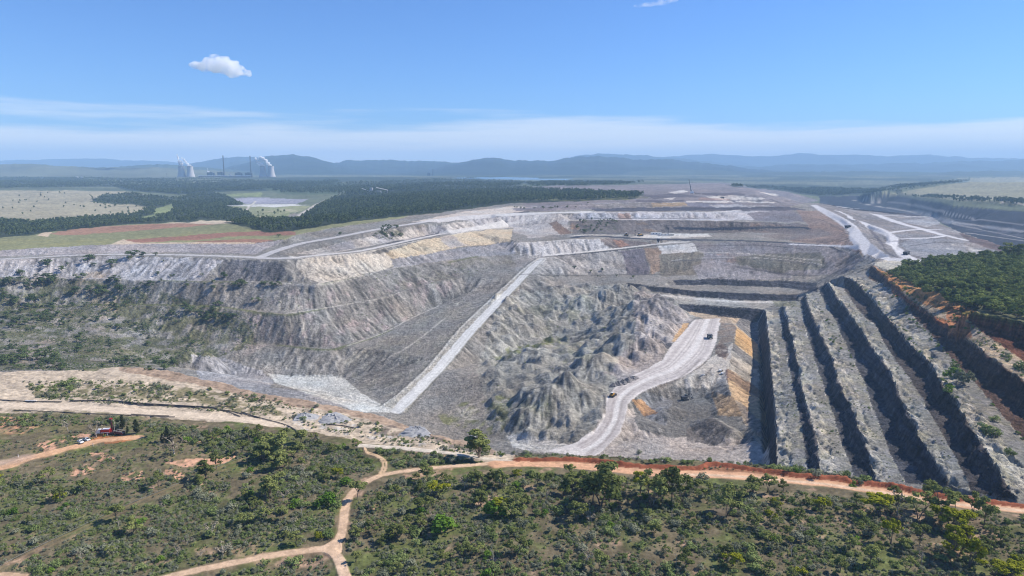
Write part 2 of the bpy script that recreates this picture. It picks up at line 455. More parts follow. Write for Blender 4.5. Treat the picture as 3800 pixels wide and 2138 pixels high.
# ------------------------------------------------------------------ surface detail: rills down the slopes (noise carried along the fall line), rubble, rolling ground
nr, nc = Z.shape
dU = np.gradient(U); dW = np.gradient(W)
def grad(Zf):
    zu = np.gradient(Zf, axis=1) / dU[None]
    zw = np.gradient(Zf, axis=0) / dW[:, None]
    gx = zu / Y                       # dz/dx at constant y
    gy = zw / Y - zu * U[None] / Y    # dz/dy at constant x
    return gx.astype(np.float32), gy.astype(np.float32)
def blur(A, n=1):
    for _ in range(n):
        A = np.pad(A, 1, mode='edge')
        A = (A[:-2, 1:-1] + A[2:, 1:-1] + A[1:-1, :-2] + A[1:-1, 2:] + 2 * A[1:-1, 1:-1]) / 6
    return A
Zs = blur(Zbase, 6)
GX, GY = grad(Zs)
CELL0 = (np.gradient(X, axis=1) * np.gradient(Yr)[:, None]).astype(np.float64)
SL = np.hypot(GX, GY)
def lic(N, step, n):
    fx, fy = GX / (SL + 1e-6), GY / (SL + 1e-6)
    su = (fx - U[None] * fy) / Y / np.maximum(dU, 1e-6)[None]     # d(col)/ds
    sw = fy / Y / dW[:, None]                                      # d(row)/ds
    out = N.copy(); cnt = 1
    i0, j0 = np.meshgrid(np.arange(nc, dtype=np.float32), np.arange(nr, dtype=np.float32))
    for sg in (-1, 1):
        ci, cj = i0.copy(), j0.copy()
        for k in range(n):
            a = np.clip(np.rint(ci), 0, nc - 1).astype(np.int32); b = np.clip(np.rint(cj), 0, nr - 1).astype(np.int32)
            ci += sg * step * su[b, a]; cj += sg * step * sw[b, a]
            a = np.clip(np.rint(ci), 0, nc - 1).astype(np.int32); b = np.clip(np.rint(cj), 0, nr - 1).astype(np.int32)
            out += N[b, a]; cnt += 1
    return out / cnt
stepm = np.maximum(0.7, Y * 0.0011).astype(np.float32)
LR = lic(blur(rng.standard_normal(Z.shape).astype(np.float32), 1), stepm, 8)
LR = LR / (LR.std() + 1e-6)
LG = lic(vnoise(X / 6, Y / 6, 3), stepm * 1.3, 12)
LG = LG / (LG.std() + 1e-6)

# picture position of every ground point, with ragged borders for the soil patches
_gi, _gj = np.meshgrid(np.arange(nc, dtype=np.float32), np.arange(nr, dtype=np.float32))
JX = fbm(_gi / 11, _gj / 9, 41, 3) * .8; JY = fbm(_gi / 11 + 50, _gj / 9, 47, 3) * .8
CO = np.zeros(Z.shape + (3,), np.float32)
RID = np.zeros(Z.shape, np.int8)
def inside(poly, j=4.0, Y0=0, Y1=1e9):
    poly = np.asarray([(p[0], p[1]) for p in poly], float)
    x0, y0 = poly.min(0) - 12; x1, y1 = poly.max(0) + 12
    m = (PX > x0) & (PX < x1) & (PY > y0) & (PY < y1) & (Y > Y0) & (Y < Y1)
    js, is_ = np.nonzero(m)
    px = PX[js, is_] + JX[js, is_] * j * 2; py = PY[js, is_] + JY[js, is_] * j
    c = np.zeros(len(px), bool)
    n = len(poly)
    for k in range(n):
        xa, ya = poly[k]; xb, yb = poly[(k + 1) % n]
        if ya == yb: continue
        t = ((ya > py) != (yb > py)) & (px < (xb - xa) * (py - ya) / (yb - ya) + xa)
        c ^= t
    return js[c], is_[c]
def paint(poly, col, a=1.0, j=4.0, Y0=0, Y1=1e9, rid=None, break_up=0.0, seed=5):
    js, is_ = inside(poly, j, Y0, Y1)
    if not len(js): return
    w = np.full(len(js), a, np.float32)
    if break_up:
        y = Y[js, is_]; s = max(2.5, float(np.median(y)) * 0.011)
        n = fbm(X[js, is_] / s, y / s / 1.4, seed, 3)
        w = w * sstep(-0.25, 0.25, n + (0.5 - break_up))
    c = srgb(col).astype(np.float32)
    CO[js, is_] = CO[js, is_] * (1 - w[:, None]) + c * w[:, None]
    if rid is not None: RID[js, is_] = rid
def raycast(px, py, Zf=None):
    """first ground point under a picture position"""
    Zf = Zbase if Zf is None else Zf
    px, py = np.atleast_1d(np.asarray(px, float)), np.atleast_1d(np.asarray(py, float))
    out = []
    for a, b in zip(px, py):
        u = (a - CX) / FPX; v = (CY - b) / FPX
        fy = CP + v * SP; fz = -SP + v * CP
        uu = u / fy
        i = int(np.clip(np.searchsorted(U, uu), 1, nc - 1)); f = (uu - U[i - 1]) / (U[i] - U[i - 1])
        colz = Zf[:, i - 1] * (1 - f) + Zf[:, i] * f
        ray = CAM_H + Yr * fz / fy
        k = np.nonzero(colz >= ray)[0]
        if not len(k): out.append((uu * 9000, 9000, 60)); continue
        k = k[0]
        if k > 0:
            d0 = ray[k - 1] - colz[k - 1]; d1 = colz[k] - ray[k]
            t = d0 / (d0 + d1 + 1e-9); yy = Yr[k - 1] + (Yr[k] - Yr[k - 1]) * t
            zz = colz[k - 1] + (colz[k] - colz[k - 1]) * t
        else: yy, zz = Yr[0], colz[0]
        out.append((uu * yy, yy, zz))
    return np.array(out)
def ground_z(x, y, Zf=None):
    Zf = Z if Zf is None else Zf
    x, y = np.atleast_1d(x).astype(float), np.atleast_1d(y).astype(float)
    u = x / y; w = np.log(y)
    i = np.clip(np.searchsorted(U, u), 1, nc - 1); j = np.clip(np.searchsorted(W, w), 1, nr - 1)
    a = np.clip((u - U[i - 1]) / (U[i] - U[i - 1]), 0, 1); b = np.clip((w - W[j - 1]) / (W[j] - W[j - 1]), 0, 1)
    return (Zf[j - 1, i - 1] * (1 - a) + Zf[j - 1, i] * a) * (1 - b) + (Zf[j, i - 1] * (1 - a) + Zf[j, i] * a) * b
def smooth_path(pts, n=6):
    p = np.asarray(pts, float)
    q = np.concatenate([[2 * p[0] - p[1]], p, [2 * p[-1] - p[-2]]])
    out = []
    for k in range(1, len(q) - 2):
        for t in np.arange(n) / n:
            out.append(0.5 * (2 * q[k] + (q[k + 1] - q[k - 1]) * t + (2 * q[k - 1] - 5 * q[k] + 4 * q[k + 1] - q[k + 2]) * t ** 2 + (3 * q[k] - q[k - 1] - 3 * q[k + 1] + q[k + 2]) * t ** 3))
    out.append(p[-1]); return np.array(out)
ROADMASK = np.zeros(Z.shape, bool)
ROADZ = np.full(Z.shape, np.nan, np.float32)
def road(pts, width, col, rid=None, a=1.0, rut=None, soft=0.25, keep=1.0, seed=3, avoid=True):
    p = smooth_path(pts); w = raycast(p[:, 0], p[:, 1])
    ok = np.concatenate([[True], np.hypot(np.diff(w[:, 0]), np.diff(w[:, 1])) < np.maximum(80, w[1:, 1] * 0.2)])
    w = w[ok]
    m = width * 1.3
    sel = (X > w[:, 0].min() - m) & (X < w[:, 0].max() + m) & (Y > w[:, 1].min() - m) & (Y < w[:, 1].max() + m)
    js, is_ = np.nonzero(sel)
    xs, ys = X[js, is_], Y[js, is_]
    D = np.full(len(xs), 1e9, np.float32); S = np.zeros(len(xs), np.float32)
    for k in range(len(w) - 1):
        dx, dy = w[k + 1, :2] - w[k, :2]; L = math.hypot(dx, dy) + 1e-9
        if L > 250: continue
        t = np.clip(((xs - w[k, 0]) * dx + (ys - w[k, 1]) * dy) / (L * L), 0, 1)
        ex, ey = xs - w[k, 0] - t * dx, ys - w[k, 1] - t * dy
        d = np.hypot(ex, ey); s = (ex * dy - ey * dx) / L
        b = d < D; D[b] = d[b]; S[b] = s[b]
    h = width / 2
    D2 = D + fbm(xs / max(2, width * .7), ys / max(2, width * .7), seed, 2) * width * 0.14
    al = (1 - sstep(h * (1 - soft), h * (1 + soft * 0.4), D2)) * a
    c = np.tile(srgb(col).astype(np.float32), (len(xs), 1))
    if rut:
        q = S / h
        band = np.exp(-((np.abs(q) - 0.42) / 0.16) ** 2) * 0.55 + np.exp(-(q / 0.10) ** 2) * 0.35
        band = band * (0.6 + 0.8 * vnoise(xs / 9, ys / 9, 8))
        c = c * (1 - np.clip(band, 0, 1)[:, None] * np.array(rut))
    CO[js, is_] = CO[js, is_] * (1 - al[:, None]) + c * al[:, None]
    inn = D2 < h
    if rid is not None: RID[js[inn], is_[inn]] = rid
    if avoid: ROADMASK[js, is_] |= D < h + 1.0
    SMOOTH[js, is_] = np.maximum(SMOOTH[js, is_], (1 - sstep(h * .8, h * 1.2, D)) * keep)
SMOOTH = np.zeros(Z.shape, np.float32)

# ------------------------------------------------------------------ soils (base colours of the materials; sun gives light and shade, some wall and crevice shade is painted in)
G_SCRUB, G_PIT, G_WALL, G_HAUL, G_TRACK, G_PLAIN, G_LAKE, G_FOREST, G_PLATEAU = range(9)
CO[:] = srgb((140, 137, 132))
RID[:] = G_PIT
far = Y > 2450
CO[far] = srgb((104, 110, 84)); RID[far] = G_PLAIN
_t = sstep(3600, 6000, Y)[..., None]
_pt = sstep(-.12, .12, fbm(X / 900, Y / 420, 91, 4))[..., None]
_fc = srgb((58, 70, 54)) * (1 - _pt * .8) + srgb((112, 114, 92)) * _pt * .8
CO[far] = (CO * (1 - _t) + _fc * _t)[far]
FG = [(p[0], p[1]) for p in RIM] + [(3600, 2600), (-1600, 2600)]
rimY = np.interp(U, (np.array([p[0] for p in RIM]) - CX) / FPX, [unproj(*p)[1] for p in RIM])
fgm = Y < rimY[None]
CO[fgm] = srgb((112, 102, 80)); RID[fgm] = G_SCRUB
n1 = fbm(X / 16, Y / 16, 11, 3); n2 = fbm(X / 5, Y / 5, 12, 3); n3 = fbm(X / 40, Y / 40, 13, 2)
t = sstep(-0.1, 0.35, n1 + n2 * 0.5)[..., None]
gr = srgb((98, 104, 62)).astype(np.float32)
CO[fgm] = (CO * (1 - t) + gr * t)[fgm]
t = sstep(0.12, 0.5, n2 - n3 * 0.5)[..., None] * 0.55
CO[fgm] = (CO * (1 - t) + srgb((84, 76, 58)).astype(np.float32) * t)[fgm]
# bare pink soil between the scrub
t = (sstep(0.34, 0.6, fbm(X / 9, Y / 9, 18, 3) + 0.25 * n3) * 0.75)[..., None]
CO[fgm] = (CO * (1 - t) + srgb((178, 148, 124)).astype(np.float32) * t)[fgm]

N0 = dict(Y1=700)     # near (foreground plateau)
# cream plateau along the rim, left
CR = (186, 170, 148)
paint([(-500,915),(0,925),(300,915),(500,940),(640,980),(860,1020),(1060,1075),(1250,1135),(1300,1150),(1240,1165),(1100,1132),(930,1112),(740,1080),(600,1062),(420,1052),(200,1042),(-500,1038)], CR, 1, 5, rid=G_TRACK, **N0)
paint([(300,915),(500,938),(640,980),(860,1020),(1060,1075),(1250,1135),(1240,1142),(1050,1090),(850,1040),(620,1000),(480,962),(300,932)], (150,126,106), .75, 4, **N0)
paint([(60,972),(330,960),(540,985),(640,1012),(730,1045),(620,1040),(420,1008),(100,1000)], (112,106,76), .9, 6, break_up=.4, **N0)
paint([(-400,1028),(60,1030),(300,1040),(420,1055),(520,1060),(420,1066),(200,1052),(-400,1045)], (120,112,84), .8, 5, break_up=.5, **N0)
paint([(700,1048),(860,1060),(960,1085),(1100,1105),(1260,1150),(1100,1130),(930,1100),(760,1082)], (182,178,170), .8, 5, break_up=.7, **N0)
paint([(840,1045),(1000,1072),(1120,1105),(1230,1140),(1100,1115),(960,1090)], (100,90,82), .8, 5, break_up=.45, **N0)
# orange soil by the drill rig, left clearing
paint([(-300,1050),(0,1048),(120,1062),(60,1090),(-300,1100)], (192,146,114), .9, 6, break_up=.4, **N0)
paint([(-300,1060),(430,1070),(560,1100),(620,1150),(500,1200),(330,1215),(120,1200),(0,1190),(-300,1200)], (120,112,76), .7, 6, break_up=.7, **N0)
for q in ([(150,1180),(210,1170),(250,1182),(230,1198),(170,1198)], [(300,1192),(350,1188),(370,1205),(320,1212)], [(410,1170),(470,1160),(560,1150),(620,1140),(560,1168),(470,1178)],
          [(410,1185),(450,1190),(470,1205),(430,1208)], [(220,1135),(270,1140),(290,1155),(240,1160)], [(470,1105),(560,1098),(540,1118),(470,1116)], [(90,1110),(160,1095),(170,1118),(110,1132)], [(190,1085),(240,1090),(220,1100),(180,1098)]):
    paint(q, (206,160,130), .95, 8, break_up=.36, seed=9, **N0)
paint([(230,1093),(330,1095),(345,1104),(290,1112),(215,1108)], (176,118,78), .9, 4, **N0)
paint([(1020,1185),(1180,1172),(1150,1200),(1060,1215),(1010,1205)], (190,154,128), .7, 8, break_up=.6, **N0)
paint([(755,1225),(800,1205),(795,1225),(760,1245)], (184,154,128), .8, 6, break_up=.7, **N0)
for q in ([(1440,1220),(1550,1225),(1700,1245),(1820,1262),(1700,1255),(1540,1235)], [(1460,1290),(1520,1310),(1480,1305)], [(2150,1270),(2240,1290),(2200,1310)], [(2330,1370),(2430,1350),(2500,1380),(2400,1400)], [(1800,1400),(1900,1420),(1830,1440)]):
    paint(q, (170,138,114), .75, 6, break_up=.55, **N0)
paint([(1440,1225),(1650,1250),(1900,1290),(1760,1320),(1500,1300),(1420,1265)], (92,82,72), .7, 8, break_up=.55, **N0)
paint([(2200,1270),(2480,1300),(2500,1340),(2300,1350),(2200,1310)], (120,100,84), .6, 8, break_up=.55, **N0)
paint([(0,1230),(430,1230),(700,1290),(500,1449),(0,1449)], (98,92,72), .5, 8, break_up=.5, **N0)
paint([(760,1260),(830,1250),(850,1340),(740,1375),(640,1385)], (96,108,54), .7, 8, break_up=.6, **N0)
# red berm ground right of the fork
paint([(1290,1148),(1480,1152),(1700,1170),(1900,1178),(2100,1198),(2240,1218),(2575,1268),(2575,1280),(2240,1240),(2080,1214),(1900,1192),(1700,1184),(1480,1168),(1300,1162)], (150,104,78), .8, 3, **N0)
paint([(1300,1140),(1500,1148),(1930,1170),(2100,1192),(2240,1217),(2230,1222),(2090,1200),(1930,1181),(1700,1171),(1480,1156),(1300,1152)], (104,98,72), .8, 3, **N0)

# --- spoil of the big dump, left
M0 = dict(Y0=480, Y1=2450)
paint([(-600,625),(0,629),(200,618),(300,613),(640,613),(720,602),(640,640),(430,634),(0,645),(-600,650)], (160,155,156), 1, 4, **M0)
paint([(-600,655),(0,655),(260,644),(520,650),(560,656),(500,712),(400,706),(0,697),(-600,697)], (166,164,166), 1, 5, **M0)
paint([(560,655),(705,658),(720,690),(690,714),(540,712)], (112,110,112), .9, 6, **M0)
paint([(740,655),(900,640),(1010,632),(1060,650),(980,672),(900,697),(800,714),(760,690)], (190,183,172), 1, 5, **M0)
paint([(980,648),(1150,626),(1285,608),(1300,638),(1200,645),(1060,664),(990,675)], (146,146,150), 1, 5, **M0)
paint([(962,634),(1057,606),(1136,590),(1230,577),(1290,575),(1282,608),(1160,622),(1062,640),(985,650)], (196,182,158), 1, 5, **M0)
paint([(1100,598),(1130,590),(1180,618),(1130,625)], (168,162,160), .8, 6, **M0)
paint([(745,640),(850,612),(930,595),(1150,560),(1285,548),(1300,572),(1150,582),(960,612),(830,640)], (176,170,164), 1, 4, **M0)
for q in ([(930,590),(960,587),(1000,606),(960,612)], [(1040,575),(1100,566),(1130,582),(1070,594)], [(1180,555),(1260,548),(1270,566),(1200,572)], [(820,620),(880,606),(900,624),(850,632)]):
    paint(q, (146,144,148), .7, 6, **M0)
paint([(935,592),(962,574),(1000,568),(1022,598),(975,608),(940,605)], (96,98,72), .85, 5, break_up=.7, **M0)
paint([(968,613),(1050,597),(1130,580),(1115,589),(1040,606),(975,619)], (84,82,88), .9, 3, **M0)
paint([(1030,560),(1150,535),(1285,520),(1360,520),(1285,542),(1150,552)], (188,180,172), 1, 4, **M0)
paint([(1130,550),(1330,538),(1340,560),(1280,572),(1200,560)], (168,164,164), .9, 5, **M0)
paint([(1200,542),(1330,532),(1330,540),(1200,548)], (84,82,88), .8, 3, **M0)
paint([(640,716),(820,718),(1000,682),(1160,690),(1120,750),(960,840),(830,878),(680,864),(600,800)], (158,147,145), .9, 8, break_up=.75, **M0)
paint([(480,712),(640,712),(720,790),(560,775)], (120,118,114), .7, 8, break_up=.6, **M0)
paint([(660,868),(830,882),(1000,830),(1000,880),(880,945),(690,945)], (122,119,114), .75, 8, break_up=.7, **M0)
paint([(900,700),(1030,668),(1280,640),(1310,660),(1200,690),(1050,730),(960,750)], (126,124,112), .7, 8, break_up=.6, **M0)
paint([(850,900),(1000,835),(1170,745),(1200,780),(1080,915),(950,1020),(900,960)], (150,148,138), .7, 8, break_up=.6, **M0)
# vegetated lower slopes
paint([(-500,690),(120,700),(330,715),(560,775),(620,800),(640,870),(540,900),(420,925),(-500,935)], (106,108,78), .85, 10, break_up=.42, **M0)
paint([(190,690),(250,680),(290,720),(300,790),(240,770),(200,720)], (178,164,146), .75, 8, break_up=.6, **M0)
for q in ([(130,745),(190,740),(190,800),(140,800)], [(30,860),(130,850),(150,930),(60,940)], [(255,860),(310,850),(300,900),(250,910)], [(120,800),(260,790),(300,830),(160,840)], [(560,835),(690,850),(660,905),(560,890)]):
    paint(q, (164,154,148), .75, 10, break_up=.6, **M0)
paint([(190,860),(330,850),(330,905),(200,905)], (100,106,70), .6, 10, break_up=.6, **M0)
# grassy benches
GRN = (104,112,60)
for pts, wd in (([(0,786),(150,770),(316,766),(526,771),(640,783)], 9), ([(640,786),(715,791),(760,787),(815,775)], 6), ([(700,868),(820,880),(873,869),(930,852),(980,832)], 8), ([(400,705),(526,709),(607,708)], 6), ([(810,714),(899,697)], 5), ([(1130,660),(1200,645)], 9)):
    road(pts, wd, GRN, a=.7, avoid=False, soft=.9, keep=.2)
for pts in ([(607,707),(700,712),(794,716),(899,698),(960,680),(1031,667)], [(715,790),(815,775),(952,751),(1004,735)], [(873,870),(965,837),(1031,802),(1104,769)], [(965,905),(1030,870),(1120,800)]):
    road(pts, 5, (190,186,178), a=.65, avoid=False, soft=.9, keep=.1)
# pit floor
paint([(480,895),(560,900),(660,935),(690,965),(640,990),(500,950)], (152,152,156), .9, 5, **M0)
paint([(672,940),(760,946),(860,943),(905,985),(960,1020),(1010,1040),(900,1035),(800,1000),(690,962)], (184,184,180), 1, 4, **M0)
paint([(640,965),(760,985),(880,1025),(760,1010),(640,992)], (148,147,150), .8, 5, **M0)
# central spoil
paint([(1290,740),(1560,716),(1700,766),(1735,800),(1640,930),(1520,1000),(1500,1100),(1330,1130),(1230,1080),(1200,930),(1240,800)], (150,149,143), 1, 8, **M0)
paint([(1600,735),(1665,742),(1740,800),(1690,868),(1640,925),(1560,960),(1520,950),(1600,860),(1590,790)], (160,153,150), .9, 8, **M0)
for q in ([(1300,780),(1500,740),(1520,790),(1350,850)], [(1400,860),(1560,830),(1540,900),(1400,920)], [(1300,1000),(1400,1010),(1380,1090),(1300,1080)]):
    paint(q, (124,128,104), .45, 10, break_up=.6, **M0)
paint([(1235,905),(1300,872),(1380,850),(1430,850),(1400,872),(1310,898),(1240,935)], (112,118,66), .85, 8, break_up=.75, **M0)
paint([(1080,1040),(1180,1010),(1285,1000),(1290,1060),(1250,1095),(1120,1070)], (122,126,84), .8, 8, break_up=.6, **M0)
paint([(1150,1030),(1230,1020),(1260,1050),(1180,1060)], (176,174,166), .7, 8, break_up=.5, **M0)
paint([(1275,1095),(1400,1110),(1450,1125),(1370,1140),(1290,1125)], (192,190,186), .9, 5, **M0)
paint([(1225,880),(1290,760),(1310,760),(1240,900)], (166,164,154), .5, 8, break_up=.5, **M0)
# dump platform, dump face and digging area
paint([(1500,1060),(1600,1020),(1700,1100),(1930,1110),(1940,1170),(1480,1160)], (172,165,160), 1, 6, **M0)
paint([(1590,1000),(1690,972),(1790,978),(1835,1010),(1810,1060),(1700,1105),(1600,1080)], (124,123,121), .95, 7, **M0)
paint([(1612,990),(1640,985),(1690,1010),(1670,1070),(1630,1060)], (138,140,144), .8, 6, **M0)
paint([(1586,1002),(1615,1006),(1655,1040),(1620,1048)], (188,148,108), .9, 4, **M0)
paint([(1720,1080),(1790,1050),(1850,1085),(1800,1120),(1730,1110)], (112,108,106), .85, 6, **M0)
paint([(1700,945),(1790,900),(1842,862),(1838,905),(1828,965),(1780,975),(1700,975)], (182,176,168), 1, 5, **M0)
paint([(1812,805),(1852,818),(1840,870),(1830,905),(1800,888)], (150,134,120), .85, 8, break_up=.35, **M0)
paint([(1796,868),(1822,866),(1828,896),(1805,900)], (104,88,82), .9, 8, break_up=.4, **M0)
paint([(1825,930),(1838,930),(1838,960),(1826,962)], (116,94,88), .9, 3, **M0)
paint([(1835,792),(1900,808),(1912,905),(1930,1140),(1880,1080),(1838,990),(1838,900),(1852,825)], (172,157,138), 1, 3, **M0)
paint([(1830,788),(1905,808),(1908,868),(1850,818)], (120,119,120), 1, 3, **M0)
paint([(1851,824),(1908,868),(1912,915),(1848,862)], (208,172,126), 1, 3, **M0)
paint([(1843,862),(1912,915),(1914,938),(1838,882)], (122,118,116), .9, 3, **M0)
paint([(1838,882),(1914,938),(1918,985),(1836,928)], (162,155,145), 1, 3, **M0)
paint([(1832,928),(1918,985),(1922,1012),(1830,950)], (150,126,104), 1, 3, **M0)
paint([(1828,950),(1922,1012),(1926,1075),(1866,1014),(1840,1000)], (198,170,136), 1, 3, **M0)
paint([(1866,1014),(1926,1075),(1932,1120),(1880,1062)], (152,140,130), 1, 3, **M0)
paint([(1790,985),(1848,1000),(1868,1046),(1806,1046)], (170,146,116), .9, 4, **M0)
paint([(1730,778),(1800,785),(1860,795),(1850,815),(1780,805),(1735,792)], (176,160,140), .9, 4, **M0)
paint([(1690,860),(1720,815),(1735,812),(1712,858)], (204,172,132), .95, 3, **M0)
paint([(1660,870),(1688,862),(1700,872),(1680,880)], (92,92,98), .9, 3, **M0)
paint([(1862,985),(1915,1010),(1918,1040),(1880,1030)], (196,170,140), .5, 3, **M0)
# middle and back benches
paint([(1290,640),(1380,645),(1440,640),(1560,628),(1600,690),(1400,694),(1300,690)], (152,150,148), 1, 6, **M0)
paint([(1297,612),(1420,603),(1508,600),(1535,626),(1450,638),(1368,645),(1310,640)], (184,183,184), 1, 4, **M0)
paint([(1505,600),(1560,600),(1650,612),(1560,626),(1530,622)], (122,112,108), .9, 5, **M0)
paint([(1540,602),(1565,602),(1585,618),(1560,622)], (160,122,100), .8, 5, **M0)
paint([(1560,632),(1620,625),(1635,690),(1580,692)], (114,108,114), .95, 5, **M0)
paint([(1620,625),(1660,622),(1670,680),(1640,690)], (150,126,104), .8, 5, **M0)
paint([(1655,618),(1740,611),(1756,632),(1665,640)], (186,186,186), 1, 4, **M0)
paint([(1655,640),(1770,632),(1760,690),(1660,695)], (128,122,110), .95, 6, **M0)
paint([(1740,612),(1900,608),(2120,624),(2180,650),(2120,690),(1760,690),(1770,640)], (134,130,132), 1, 6, **M0)
paint([(1760,634),(1870,640),(1880,655),(1800,660)], (160,130,110), .6, 6, break_up=.6, **M0)
paint([(1850,645),(2060,635),(2080,672),(1920,690),(1860,672)], (112,110,98), .85, 8, **M0)
paint([(1740,670),(1800,655),(1990,690),(1990,700),(1760,705)], (146,143,146), .8, 6, **M0)
paint([(1560,600),(1640,588),(1780,588),(1790,596),(1640,600)], (196,194,190), 1, 2, **M0)
paint([(1434,556),(1550,553),(1787,555),(1892,558),(2010,562),(2110,590),(1840,584),(1440,590)], (116,110,108), 1, 5, **M0)
for q, c in (([(1600,560),(1650,560),(1660,582),(1610,585)], (128,110,92)), ([(1480,560),(1540,558),(1560,585),(1450,588)], (92,96,72)), ([(1440,560),(1470,560),(1445,588),(1425,588)], (150,126,104)), ([(1880,562),(1960,565),(2000,585),(1900,585)], (134,116,104))):
    paint(q, c, .8, 6, break_up=.7, **M0)
paint([(1290,538),(1450,538),(1434,556),(1420,590),(1330,600),(1290,580)], (170,166,164), .95, 6, **M0)
paint([(1380,560),(1400,556),(1440,588),(1410,590)], (130,108,92), .9, 4, **M0)
paint([(1445,537),(1563,533),(1787,533),(1860,528),(1920,525),(1960,545),(1892,554),(1434,553)], (172,172,177), 1, 4, **M0)
paint([(1555,538),(1580,535),(1590,552),(1560,552)], (150,126,112), .8, 4, **M0)
paint([(1880,535),(1990,530),(2040,560),(1900,556)], (128,124,130), .95, 5, **M0)
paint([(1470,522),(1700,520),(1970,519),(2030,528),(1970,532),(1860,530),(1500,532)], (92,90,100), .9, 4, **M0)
paint([(1290,525),(1480,512),(1580,512),(1560,524),(1300,532)], (134,128,132), .95, 4, **M0)
paint([(1480,513),(1722,508),(1735,520),(1500,524)], (142,136,132), 1, 4, **M0)
paint([(1640,510),(1720,508),(1730,516),(1640,520)], (164,142,108), .8, 4, **M0)
paint([(1720,508),(1945,510),(1985,520),(1735,521)], (126,126,138), 1, 4, **M0)
paint([(1780,514),(1950,513),(1960,520),(1800,521)], (170,170,172), .7, 4, **M0)
paint([(1300,470),(1820,460),(1960,478),(2060,505),(1980,520),(1725,508),(1480,513),(1320,522)], (132,126,128), 1, 4, Y0=2000, Y1=9000, rid=G_PIT)
for q in ([(1725,506),(1860,507),(1860,509),(1725,509)], [(1860,505),(1945,509),(1945,511),(1860,510)], [(1775,494),(1850,492),(1930,499),(1900,503),(1800,503)], [(1680,484),(1720,478),(1730,482),(1695,488)], [(1905,482),(1960,490),(1950,494)], [(1650,500),(1700,497),(1690,502)]):
    paint(q, (184,180,176), 1, 2, Y0=1900, Y1=9000)
for q in ([(1610,490),(1720,488),(1760,496),(1640,500)], [(1760,486),(1860,484),(1880,490),(1780,492)], [(1600,504),(1720,504),(1720,508),(1600,510)]):
    paint(q, (98,92,98), .8, 4, Y0=1900, Y1=9000)
paint([(1755,497),(1830,499),(1840,504),(1760,505)], (150,122,108), .6, 4, Y0=1900, Y1=9000)
# spoil ridge with roads on the right
paint([(2030,515),(2080,512),(2240,530),(2360,548),(2480,604),(2575,630),(2575,680),(2250,660),(2180,650),(2100,600)], (136,133,134), 1, 4, **M0)
paint([(2000,530),(2060,530),(2110,562),(2135,592),(2170,640),(2080,618),(1980,606),(2040,585)], (140,124,116), 1, 6, **M0)
paint([(1900,595),(2060,575),(2100,590),(2000,604)], (124,116,114), .7, 6, **M0)
paint([(2290,600),(2420,604),(2430,630),(2350,652),(2290,640),(2262,610)], (142,143,148), 1, 4, **M0)
paint([(2260,556),(2355,548),(2370,562),(2330,572)], (156,158,164), .9, 3, **M0)
paint([(2175,560),(2205,590),(2230,630),(2260,650),(2235,640),(2200,600)], (104,102,110), .9, 4, **M0)
paint([(2410,585),(2480,606),(2545,628),(2520,634),(2440,610)], (112,98,98), .9, 3, **M0)
paint([(2380,605),(2450,618),(2480,640),(2420,650),(2380,630)], (196,194,190), .8, 6, break_up=.7, **M0)
# valley pit
V0 = dict(Y0=1900, Y1=9000)
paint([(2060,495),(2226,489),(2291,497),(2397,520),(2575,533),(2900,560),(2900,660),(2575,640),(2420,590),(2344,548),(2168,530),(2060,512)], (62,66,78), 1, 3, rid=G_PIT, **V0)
for pts, wd in (([(2166,512),(2260,528),(2330,540),(2380,556),(2480,570),(2575,583)], 26), ([(2100,504),(2200,506),(2300,516),(2420,545),(2575,566)], 10), ([(2390,582),(2450,588)], 26), ([(2460,590),(2575,606)], 18), ([(2350,552),(2420,568),(2575,600)], 14), ([(2260,548),(2340,545)], 12)):
    road(pts, wd, (168,166,166), a=.8, avoid=False, soft=.8)
for q in ([(2200,520),(2344,540),(2400,560),(2300,552)], [(2400,560),(2575,590),(2575,600),(2450,585)]):
    paint(q, (108,108,118), .6, 5, break_up=.6, **V0)
paint([(2180,478),(2260,468),(2350,455),(2440,448),(2900,445),(2900,535),(2575,518),(2400,506),(2300,492),(2190,488)], (136,132,104), 1, 3, rid=G_PLAIN, Y0=2500, Y1=9000)
paint([(2190,480),(2260,468),(2350,457),(2440,450),(2440,456),(2340,470),(2250,485)], (82,90,66), .9, 3, Y0=2500, Y1=9000)
paint([(2240,490),(2400,498),(2575,508),(2575,516),(2400,508),(2260,496)], (84,90,66), .8, 4, break_up=.6, Y0=2500, Y1=9000)
road([(2520,512),(2530,503),(2545,508),(2575,516)], 14, (190,180,165), avoid=False)
# wooded hill, right
H0 = dict(Y0=300, Y1=1400)
paint([(2225,690),(2290,655),(2400,645),(2500,638),(2900,628),(2900,950),(2575,812),(2489,791),(2420,782),(2300,740)], (92,92,66), 1, 6, rid=G_FOREST, **H0)
# bench floors; highwall faces and their cast-shadow strips painted dark
for (poly, cz), c in zip(WALL_SHADE_POLY, ((78,78,86), (92,92,98), (90,91,97), (88,89,96), (92,87,88), (108,88,80), (128,84,66))):
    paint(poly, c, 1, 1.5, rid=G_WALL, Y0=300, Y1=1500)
def between(i, j, c, a=1, **k):
    lo = WALLS[i][0][0]; hi = WALLS[j][1]
    paint(list(lo) + list(hi)[::-1], c, a, 2, Y0=300, Y1=1500, rid=G_PIT, **k)
between(0, 1, (192,190,183)); between(1, 2, (188,186,180)); between(2, 3, (180,177,170)); between(3, 4, (184,179,168)); between(4, 5, (202,193,174)); between(5, 6, (202,180,152))
def resamp(p, n=24):
    p = dens([(a, b, 0) for a, b in p], 6); k = np.linspace(0, len(p) - 1, n); return np.stack([np.interp(k, np.arange(len(p)), p[:, i]) for i in (0, 1)], 1)
BROKEN = []
